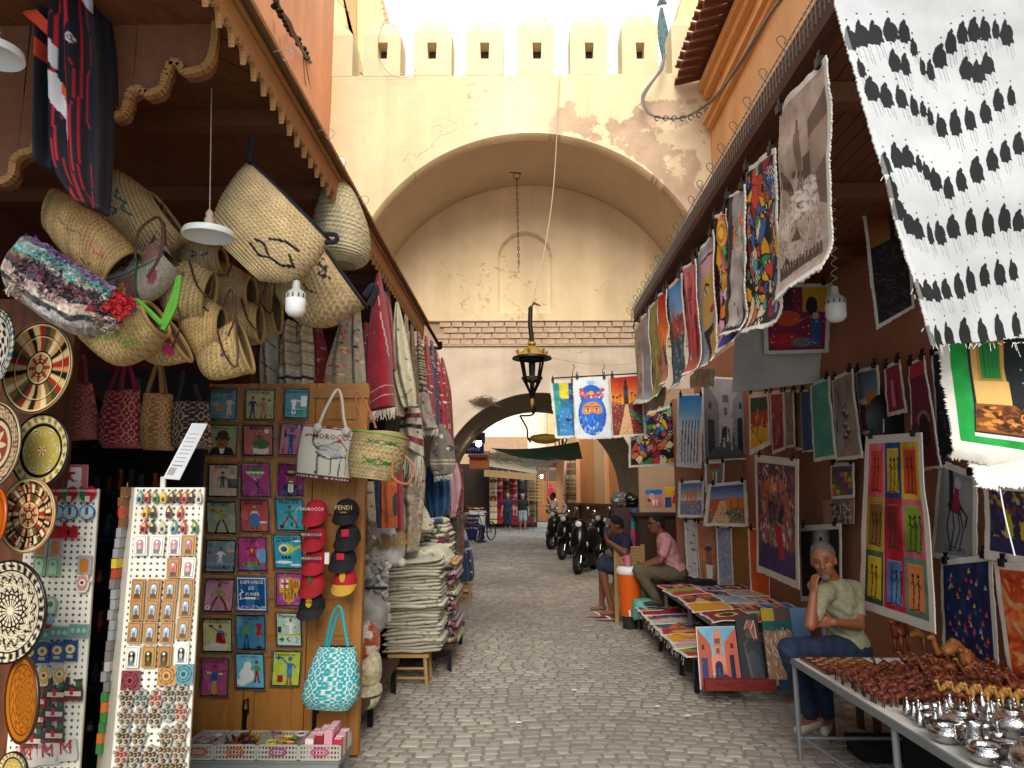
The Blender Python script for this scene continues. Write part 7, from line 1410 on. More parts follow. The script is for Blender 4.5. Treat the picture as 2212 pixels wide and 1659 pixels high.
def street(wall='a06848',wall2='c88a5c',sky='5c8cc0',gr='8a6a58',bw=False,tower=1,people=3,door='2c3a6a'):
 def d(A):
  A.rect(0,0,1,1,sky); A.noise(3,.08)
  if tower: A.rect(.4,.12,.62,.7,wall2); A.rect(.44,.04,.58,.12,wall2); A.rect(.44,.2,.58,.3,tuple(hx(wall2)*.6)); A.rect(.47,.36,.55,.46,tuple(hx(wall2)*.6)); A.line([(.4,.32),(.62,.32)],.02,tuple(hx(wall2)*.7))
  A.poly([(0,.0),(.34,.3),(.36,.82),(0,1)],wall); A.poly([(1,.02),(.68,.28),(.66,.82),(1,1)],tuple(hx(wall)*1.12)); A.rect(.34,.5,.68,.8,tuple(hx(wall2)*1.05)); A.ell(.5,.66,.09,.12,tuple(hx(door)*.7)); A.rect(.41,.66,.59,.8,tuple(hx(door)*.7)); A.poly([(0,1),(.36,.8),(.66,.8),(1,1)],gr)
  A.poly([(.08,.5),(.24,.52),(.24,.86),(.08,.94)],door); A.poly([(.78,.5),(.9,.48),(.9,.94),(.78,.88)],tuple(hx(door)*.6)); A.rect(.1,.3,.18,.38,tuple(hx(wall)*.5)); A.rect(.82,.3,.9,.38,tuple(hx(wall)*.5))
  for i in range(people): x=.3+.4*(i+.5)/people; h=A.r.uniform(.1,.2); y=A.r.uniform(.78,.9); c=(tuple(np.ones(3)*A.r.uniform(.1,.75)) if bw else ['d8d0c8','2c5a8c','b8402c','3c3c40'][i%4]); A.poly([(x-.03,y),(x,y-h),(x+.03,y)],c); A.ell(x,y-h,.018,.018,c)
  A.dabs(40,[tuple(hx(wall)*.8),tuple(hx(wall)*1.2),tuple(hx(wall2)*.8)],l=.1,w=.02,al=.35)
 return d
def strokes(cols,n=160,l=.12,w=.03,ang=None,bg=None,extra=None):
 def d(A):
  if bg: A.fill(bg)
  A.dabs(n,cols,l=l,w=w,ang=ang,al=.8)
  if extra: extra(A)
 return d
def figures(A,n,cols,y=.9,h=.3,x0=.1,x1=.9):
 for i in range(n): x=x0+(x1-x0)*(i+.5)/n; hh=h*A.r.uniform(.8,1.1); c=cols[i%len(cols)]; A.poly([(x-.05,y),(x-.02,y-hh*.8),(x+.02,y-hh*.8),(x+.05,y)],c); A.ell(x,y-hh*.86,.025,.03,c)
def canvas(P,draw,lab,grp,m=.07,disp=.015,fray=.008,clips=True,seed=0,curl=0,mat=CANV,parts=True,q=1.35,nm='canvas_painting',cat='painting'):
 e=empty(nm,tuple((Vector(P[0])+Vector(P[1]))/2),lab,cat,grp)
 sheet('canvas',P,wht(draw,m) if m else draw,mat,e,disp=disp,fray=fray,seed=seed,curl=curl,q=q)
 if clips:
  for t in(.12,.88):
   p=Vector(P[0]).lerp(Vector(P[1]),t); c=B(); c.box(p-Vector((.014,.02,.022)),p+Vector((.014,.02,.02))); c.tube([p+Vector((0,-.012,.018)),p+Vector((0,-.03,.05))],.005,4); c.box(p+Vector((-.004,-.012,.02)),p+Vector((.004,.012,.05))); c.obj('clip',IRON,e)
 return e
# hanging along the mesh, from nearest to farthest
def sepia(A):
 A.fill('a89484'); A.noise(3,.14); A.noise(12,.10); A.rect(.42,.2,.54,.62,'6a5444',.8); A.rect(.45,.13,.51,.2,'6a5444'); A.rect(.7,.2,1,.6,'8a7460',.8); A.poly([(.7,.2),(1,.1),(1,.24),(.7,.3)],'5a4638',.8); A.rect(.56,.36,.72,.48,'3c3028',.8); A.ell(.2,.42,.2,.05,'5a4a3c',.8)
 for i in range(6): A.ell(.05+i*.1,.4+.02*(i%3),.04,.03,'3c3028',al=.7)
 A.dabs(420,['3c3028','d0c4b4','6a584a','8a7868'],0,.45,.9,.95,.035,.012,ang=1.4,al=.8); A.dabs(60,['dcd4c8'],.3,.5,.8,.65,.12,.03,ang=.3,al=.7); figures(A,14,['3c3028','54463a'],.93,.06,.02,.9); A.poly([(.3,.76),(.42,.7),(.5,.78)],'5a4a3c'); A.poly([(.12,.86),(.2,.82),(.28,.87)],'4a3c30'); A.poly([(.8,.5),(1,.45),(1,.7),(.85,.66)],'5a4638',.7)
def swirl(A): A.fill('6a3ca0'); A.cells(26,['d8a020','d83a5c','3ca05c','e87828','e8a0c0','2c3c9c'],ew=.018); [A.ell(.5,.14,r,r,c) for r,c in((.34,'d89018'),(.26,'e8b848'),(.2,'c87010'),(.12,'e8b848'))]; A.ell(.55,.62,.25,.12,'e0e0dc'); A.ell(.6,.62,.1,.08,'2c60b0'); A.ell(.45,.36,.3,.1,'e06890',rot=.6)
def handsf(A): A.fill('2c2828'); A.poly([(.35,0),(1,0),(1,.9),(.7,.7)],'8a8480'); A.noise(3,.1); [A.line([(.3+i*.12,.95),(.42+i*.1,.35-.04*i)],.11,'b0a8a0') for i in range(5)]; [A.ell(.42+i*.11,.34-.03*i,.05,.12,['d86a2c','e0c040','b03a6c','3c8a8c'][i%4]) for i in range(5)]; A.dabs(70,['e06a2c','e8c840','c83a5c','4c9a5c','e8e0d8'],.35,.22,.95,.5,.06,.02); A.ell(.94,.6,.1,.05,'a81c24')
def popw(A): A.fill('8f9698'); A.poly([(.35,.2),(.9,.1),(1,.6),(.6,.75),(.38,.5)],'c8a050'); A.ell(.62,.17,.32,.14,'c89aa4'); A.line([(.36,.2),(.28,.4),(.36,.7)],.08,'c89aa4'); A.line([(.4,.12),(.66,.1),(.95,.14)],.03,'4a2c38'); A.ell(.6,.4,.1,.03,'e0dcd4'); A.ell(.62,.4,.045,.03,'3c5c7c'); A.line([(.48,.37),(.62,.34),(.74,.37)],.03,'241c1c'); A.ell(.86,.58,.12,.035,'b01c28'); A.poly([(.5,.72),(.9,.7),(1,1),(.75,1)],K); A.poly([(.7,.78),(1,.76),(1,1),(.85,1)],'c8a050')
hang=[
 ([(1672,250),(1786,116),(1801,580),(1682,655)],1.22,sepia,'large sepia canvas of a crowded square, nearest on the mesh rail',.05),
 ([(1605,366),(1674,318),(1700,700),(1609,724)],1.26,mosaic(90),'tall canvas of interlocking cubist masks in bright colours',.05),
 ([(1567,427),(1608,398),(1612,712),(1568,727)],1.245,handsf,'dark canvas of paint covered fingers over a grey face',.04),
 ([(1541,468),(1570,450),(1602,737),(1556,766)],1.27,swirl,'narrow violet canvas with a yellow spiral sun and fish',.06),
 ([(1503,556),(1540,495),(1556,780),(1488,812)],1.25,popw,'grey canvas of a yellow faced woman with red lips',.03),
 ([(1470,584),(1504,558),(1516,800),(1484,814)],1.23,street('a82c3c','c04a50','c87a78','b0543c',door='7a2030'),'crimson street canvas with robed figures hung on the rail',.04),
 ([(1436,622),(1471,590),(1486,824),(1450,850)],1.25,lambda A:(A.grad('3c78c0','8ab0d8',0,.4),A.rect(0,.35,1,.55,'a03c34'),A.rect(.3,.28,.5,.5,'c86a4c'),A.rect(0,.55,1,1,'2c5a6c'),A.dabs(120,['1c5c3c','c84a28','e0a040','2c3c7c','8ab0d0'],0,.3,1,1,.1,.03),A.line([(.15,.1),(.2,.9)],.1,'1c4a34')),'blue sky garden canvas with palms on the rail',.05),
 ([(1418,643),(1437,624),(1448,828),(1427,836)],1.235,lambda A:(A.grad('b81c18','e89a30',0,.6),A.rect(0,.6,1,1,'b8785c'),figures(A,4,['5c2c2c','8a4a34','3c2c34'],.8,.4)),'red and orange desert sunset canvas with walking figures',.06),
 ([(1399,666),(1421,644),(1432,856),(1404,872)],1.25,strokes(['8a9a3c','b8b060','6a2c5c','c8a03c','5c7a34'],90,.2,.06,1.4,'8a8c50',lambda A:figures(A,2,['8a2c4c','c89a3c'],.9,.5)),'olive green canvas with two robed women on the rail',.05),
 ([(1383,688),(1400,668),(1409,870),(1387,872)],1.235,strokes(['8a9ab0','b87a4c','c8602c','6aa0a8','a88ab0'],80,.2,.06,1.5,'9098a0'),'pale teal and lilac streaked canvas on the rail',.06),
 ([(1368,708),(1385,690),(1390,871),(1376,873)],1.25,strokes(['8a8078','b8a890','5c4c4c'],50,.25,.06,1.5,'a89c8c'),'farthest taupe canvas at the end of the rail',.1)]
for i,(pts,X,fn,lab,m) in enumerate(hang): canvas([PX(u,v,X) for u,v in pts],fn,lab,'canvases clipped along the mesh rail',m,disp=.02,fray=.01,seed=100+i,curl=.05)
# torn paper backs under the rail
for i,(pts) in enumerate(([(1375,845),(1402,850),(1398,905),(1372,880)],[(1396,840),(1440,835),(1432,880),(1400,885)],[(1500,800),(1545,795),(1540,832),(1492,835)])): canvas([PX(u,v,1.33) for u,v in pts],lambda A:(A.fill('b09a80'),A.noise(8,.15)),['brown paper scrap at the far end below the rail','tan backing sheet below the sunset canvas','tan backing sheet below the woman canvas'][i],'brown backing sheets below the rail',0,clips=False,fray=.03,seed=130+i,nm='backing_paper',cat='paper')
# big white canvas with black cloaked figures
def cloaks(A):
 A.fill('bcbaba'); A.noise(2,.06); A.noise(9,.03); A.rect(0,0,1,.03,'c4c0bc')
 L=[[(.07,.09,1),(.13,.08,1),(.2,.08,1),(.28,.075,1),(.355,.08,1),(.41,.12,.8),(.46,.17,.8),(.505,.18,.85),(.555,.145,1),(.61,.11,1),(.67,.088,1),(.735,.08,1),(.8,.078,1),(.86,.08,.8),(.92,.09,1)],
  [(.12,.17,.8),(.3,.155,1),(.36,.165,.9),(.7,.18,1),(.76,.19,1),(.81,.17,1)],
  [(.175,.225,1),(.25,.245,1),(.33,.25,1),(.4,.275,.9),(.45,.285,.7),(.49,.305,.8),(.55,.33,1),(.625,.325,1.1),(.705,.315,1),(.79,.3,1),(.86,.27,1),(.93,.26,.9)],
  [(.24,.425,1),(.3,.405,1.1),(.36,.41,1),(.42,.43,.8),(.46,.45,.8),(.51,.475,1),(.58,.5,1),(.65,.48,1.1),(.735,.455,1.1),(.82,.43,1),(.89,.41,1),(.96,.39,1)],
  [(.27,.49,1),(.31,.545,1),(.37,.585,1),(.42,.605,1),(.485,.62,.9),(.54,.62,1),(.61,.605,1.1),(.705,.595,1.2),(.8,.6,1.2),(.885,.59,1.1),(.96,.6,1)],
  [(.265,.63,1),(.3,.64,1)],
  [(.31,.74,.9),(.35,.735,1),(.41,.77,1),(.46,.775,1),(.51,.78,1),(.565,.775,1),(.64,.77,1.1),(.71,.755,1.1),(.79,.745,1.1),(.87,.74,1.1),(.94,.735,1)],
  [(.38,.89,.9),(.42,.9,1),(.465,.905,1),(.515,.905,1),(.585,.905,1.1),(.675,.9,1.2),(.77,.9,1.2),(.86,.895,1.1),(.95,.89,1)]]
 for row in L:
  for x,y,s in row:
   v=796*y; lf=1797+.272*v; x=(1636.9+.48*(345+850*x)-lf)/(2380-lf); y=(v+45)/785
   h=.031*s*A.r.uniform(.9,1.1); w=.024*s*(1.1 if s>=1 else .8)*A.r.uniform(.85,1.15); sk=A.r.uniform(-.3,.4)*w
   A.poly([(x-w*.9,y+h),(x-w*.95,y),(x-w*.5,y-h*.75),(x+w*.1+sk,y-h*1.15),(x+w*.35+sk,y-h*.95),(x+w*.2+sk,y-h*.5),(x+w*.85,y+h*.2),(x+w,y+h*.9),(x+w*.5,y+h*.8),(x+w*.2,y+h*1.15),(x-w*.3,y+h*.95)],'131316')
   A.ell(x+w*.1+sk,y-h*1.55,.004,.004,'131316')
   A.ell(x-w*.05,y+h*.15,w*.98,h*.85*A.kk,'131316',rot=.15)
   for k in(-.4,.2,.6): A.line([(x+w*k,y+h),(x+w*(k+.2),y+h*A.r.uniform(1.6,2.5))],.002,'5a5a5c',.6)
 A.rect(0,0,.02,1,'c8c4c0',.5)
wc=canvas([PY(1790,-40,1.72),PY(2380,-60,1.72),PY(2380,716,1.95),PY(2014,748,1.95)],cloaks,'big white frayed canvas with rows of black cloaked figures, top right',None,0,disp=.02,fray=.003,seed=201,q=1.8,clips=False)
# give it the slanting left edge and bottom hem threads
q=B()
for i in range(8):
 t=random.random(); p=PY(1803+211*t,790*t-10,1.72+.2*t); q.tube([p,p+Vector((random.gauss(-.006,.008),-.004,random.gauss(-.008,.008)))],.0009,3,cap=False)
for i in range(40):
 t=random.random(); p=PY(2014+260*t,745-8*t,1.94); q.tube([p,p+Vector((random.gauss(0,.006),-.003,-abs(random.gauss(.006,.012))))],.0009,3,cap=False)
tag(q.obj('loose_threads',M('thread_white','d8d6d2'),wc),kind='stuff')
def greend(A):
 A.fill('d4ccc0'); A.rect(.055,0,1,.84,'0c8a34'); A.noise(12,.08); A.rect(.15,0,1,.75,'101818'); A.rect(.17,0,.36,.5,'c8964c'); A.rect(.2,.02,.34,.36,'a8783a'); A.rect(.215,.04,.33,.32,'1c7a34'); [A.line([(.24+.025*k,.05),(.24+.025*k,.31)],.004,'0c5424') for k in range(3)]; A.rect(.17,.34,.37,.52,'dcae64'); A.poly([(.16,.52),(.38,.52),(.62,.74),(.16,.74)],'8a4a1c'); A.dabs(110,['c87a30','5c2c10','d89040','3a1c0c'],.17,.54,.5,.72,.05,.02,ang=.1); A.rect(.15,.755,1,.78,'d8d4cc'); [A.ell(.45,.05+i*.1,.005,.005,'8ab0a8') for i in range(5)]
gc=canvas([PY(2022,735,2.12),PY(2420,715,2.12),PY(2420,1060,2.14),PY(2066,990,2.14)],greend,'canvas of a courtyard corner painted inside a bright green border',None,0,disp=.02,fray=.01,seed=202,clips=False,q=1.6,curl=-.02)
sheet('canvas_tail',[PY(2098,985,2.16),PY(2420,1000,2.16),PY(2420,1062,2.14),PY(2120,1052,2.14)],lambda A:(A.fill('cfc6b8'),A.noise(4,.05)),CANV,gc,disp=.03,fray=.012,seed=203)
ptube('loose_thread',[(2160,1056,2.1),(2172,1120,2.1),(2192,1200,2.1)],.002,M('thread_white'),gc)
# three across the lane
hr_=empty('hanger_rod',PY(1290,812,8.0),'thin black hanger rod with wire hooks above the three lane canvases','rod');
ptube('rod',[(1192,817,8.0),(1390,806,8.0)],.008,IRON,hr_)
for u,v in((1237,813),(1302,811),(1377,807)): ptube('hook',[(u,v,8.0),(u,v-12,8.0),(u+4,v-20,8.0),(u,v-26,8.0)],.004,IRON,hr_)
cable([(1165,768,11),(1240,782,8.2),(1310,788,8.0),(1385,783,8.0),(1470,770,9)],.003,'thin wire strung from the lantern to the right rail',M('pale_cord'))
def veil(A):
 A.fill('ccd2d8'); A.ell(.5,.62,.42,.62,'1450a8'); A.ell(.5,.3,.34,.34,'1c5cb4'); A.ell(.5,.55,.36,.4,'2a70c8'); A.ell(.5,.55,.3,.27,'d08048'); A.poly([(.17,.6),(.36,.62),(.5,.585),(.64,.62),(.83,.6),(.78,.84),(.62,.95),(.38,.95),(.22,.84)],'1c64c4')
 for x in(.37,.63): A.ell(x,.545,.085,.05,'241818'); A.ell(x,.547,.075,.036,'e8e4e0'); A.ell(x,.547,.036,.036,'4c7ca8'); A.ell(x,.547,.016,.018,K); A.line([(x-.1,.49),(x,.475),(x+.1,.49)],.02,'241818')
 A.line([(.17,.6),(.36,.62),(.5,.585),(.64,.62),(.83,.6)],.01,'103c80'); A.line([(.47,.45),(.53,.43)],.01,K); A.dabs(90,['c8283c','e0a030','d84a6c','e8e4e0','b81c2c'],.14,.24,.86,.33,.06,.05); A.ell(.5,.25,.07,.06,'d8a828'); A.ell(.2,.2,.07,.06,'c83850'); A.ell(.84,.2,.07,.06,'c83850'); A.ell(.5,.08,.12,.06,'8ab0d8'); A.dabs(50,['7ab0e0','0c3c8c','e0e8f0'],.12,.65,.88,.95,.12,.02,ang=1.4,al=.5); A.dabs(30,['d4dae0'],.0,.8,1,1,.1,.03,ang=1.5)
canvas([PY(1187,822,8.1),PY(1243,822,8.1),PY(1246,946,8.1),PY(1200,948,8.1)],lambda A:(A.fill('1c6a8c'),A.rect(0,0,.3,.6,'1c8a8c'),A.rect(.3,0,.75,.3,'d8c820'),A.rect(.75,0,1,.4,'1c3c8c'),A.dabs(60,['1c7a4c','2ca05c','c83a4c','8ac0b0'],0,.1,1,.5,.14,.03),A.poly([(.3,.45),(.8,.5),(1,1),(.15,1)],'2c7ab0'),A.ell(.7,.7,.2,.08,'1c3050'),A.dabs(30,['c8c0d8','7ab8d8'],.2,.5,1,1,.1,.02)),'canvas of a blue garden pool, left of the veiled woman','canvases across the lane',.1,seed=210)
canvas([PY(1237,814,8.0),PY(1314,814,8.0),PY(1322,946,8.0),PY(1243,950,8.0)],veil,'canvas of a blue veiled woman with a flower crown','canvases across the lane',.04,seed=211,q=2.2)
canvas([PY(1313,812,8.12),PY(1388,806,8.12),PY(1396,941,8.12),PY(1320,946,8.12)],sunset(),'fiery sunset canvas of a minaret and market square','canvases across the lane',.06,seed=212,q=2.0)
# wall canvases: corners, wall plane x
g1='paintings on the wall of the right shop'
def bwst(A): street('6a6668','94908c','908a90','4a484a',True,1,9,'2c2c30')(A)
def camels_(A): A.grad('1c6ab0','c8d8e0',0,.5); A.rect(0,.5,1,1,'c8c8c8'); [A.line([(.15+i*.14,.95),(.17+i*.14,.5),(.2+i*.14,.35)],.05,'54585c') for i in range(6)]; A.dabs(40,['3c4044','8a8c90'],0,.5,1,1,.12,.02,1.5)
def nine(A):
 A.fill('d6cfc4'); cs=[('c8506c','c83a1c'),('1c3c7c','c8a828'),('d0a820','c8401c'),('a88a1c','8a5a14'),('b01c28','8a1420'),('c85a74','7a9c1c'),('2c4c2c','c8a818'),('c01838','4c7cb0'),('5c8068','d07a3c')]
 for r in range(3):
  for c in range(3):
   a,b_=cs[r*3+c]; A.sub(.09+c*.285,.045+r*.302,.09+c*.285+.28,.045+r*.302+.3); A.fill(a); A.noise(3,.12); A.rect(.14,.1,.86,.9,b_); A.noise(5,.18); A.line([(.2,.12),(.8,.12)],.03,'d8c8a8',.5)
   for k in range(2+(c+r)%2): x=.38+k*.22; A.line([(x,.35),(x+.02,.6),(x-.03,.85)],.05,'241818'); A.line([(x-.1,.45),(x,.4),(x+.1,.5)],.03,'241818'); A.ell(x,.3,.06,.05,'241818')
   A.line([(.18,.9),(.5,.87),(.8,.91)],.03,'241818')
   if (r+c)%2: A.ell(.5,.4,.16,.12,'241818',ring=.2)
 A.full()
def horse(A): A.fill('8a8888'); A.ell(.5,.4,.2,.12,'1c1a1c'); A.line([(.4,.35),(.34,.12),(.3,.0)],.14,'1c1a1c'); A.poly([(.5,.02),(.62,.25),(.66,.5),(.42,.48)],'8a1c3c'); A.ell(.55,.12,.1,.1,'b8b0ac'); [A.line([(a,.45),(b_,.66),(c,.92)],.035,'1a181a') for a,b_,c in((.36,.3,.42),(.45,.5,.44),(.6,.66,.56),(.66,.74,.68))]; A.line([(.68,.4),(.84,.5),(.8,.62)],.05,'2a2628'); A.dabs(20,['3c383a'],.3,.9,.8,.96,.16,.015,0)
def tris(A): A.fill('10204c'); A.noise(8,.1); [A.poly([(x,y-.05),(x+.03,y),(x-.03,y)],c) for x,y,c in [(A.r.uniform(.08,.92),A.r.uniform(.08,.95),['c83030','d8a828','c86a2c','b0b0c0','2c5c8c','8a3c6c','c85070'][i%7]) for i in range(58)]]
def gatep(A): A.fill('4c3450'); A.noise(5,.15); A.ell(.5,.42,.4,.3,'a0603c'); A.rect(.1,.42,.9,.75,'8a4c3c'); A.ell(.5,.42,.22,.16,'12101c'); A.rect(.28,.42,.72,.6,'1c1a34'); A.dabs(160,['c87a50','5c3c78','a03a30','d8c8b8','2c2440','c86a34'],0,0,1,.7,.16,.025,al=.7); A.dabs(110,['8a7a9a','b8301c','d8d0c8','2c5c7c','c8a050','3c6a3c'],.1,.52,.9,.75,.07,.03,1.5); A.rect(0,.78,1,1,'3a2c5c'); A.poly([(.48,.56),(.66,.56),(.74,.86),(.6,.86)],'a01c34'); A.noise(8,.1)
def tealdash(A): A.fill('3f8f80'); A.noise(3,.08); A.dabs(60,['1c4c44','20645c','8a4434'],.06,.05,.94,.95,.07,.02,1.5)
def bwcam(A): A.fill('8a7c70'); A.noise(3,.1); [A.ell(x,y,.12,.06,'3a322e') or A.ell(x+.03,y-.03,.07,.035,'b0a498') or A.line([(x,y),(x-.03,y+.13)],.03,'3a322e') for x,y in((.45,.45),(.6,.5),(.5,.62),(.64,.7),(.46,.76))]; A.line([(.1,.1),(.4,.4),(.6,.35)],.02,'2c2624')
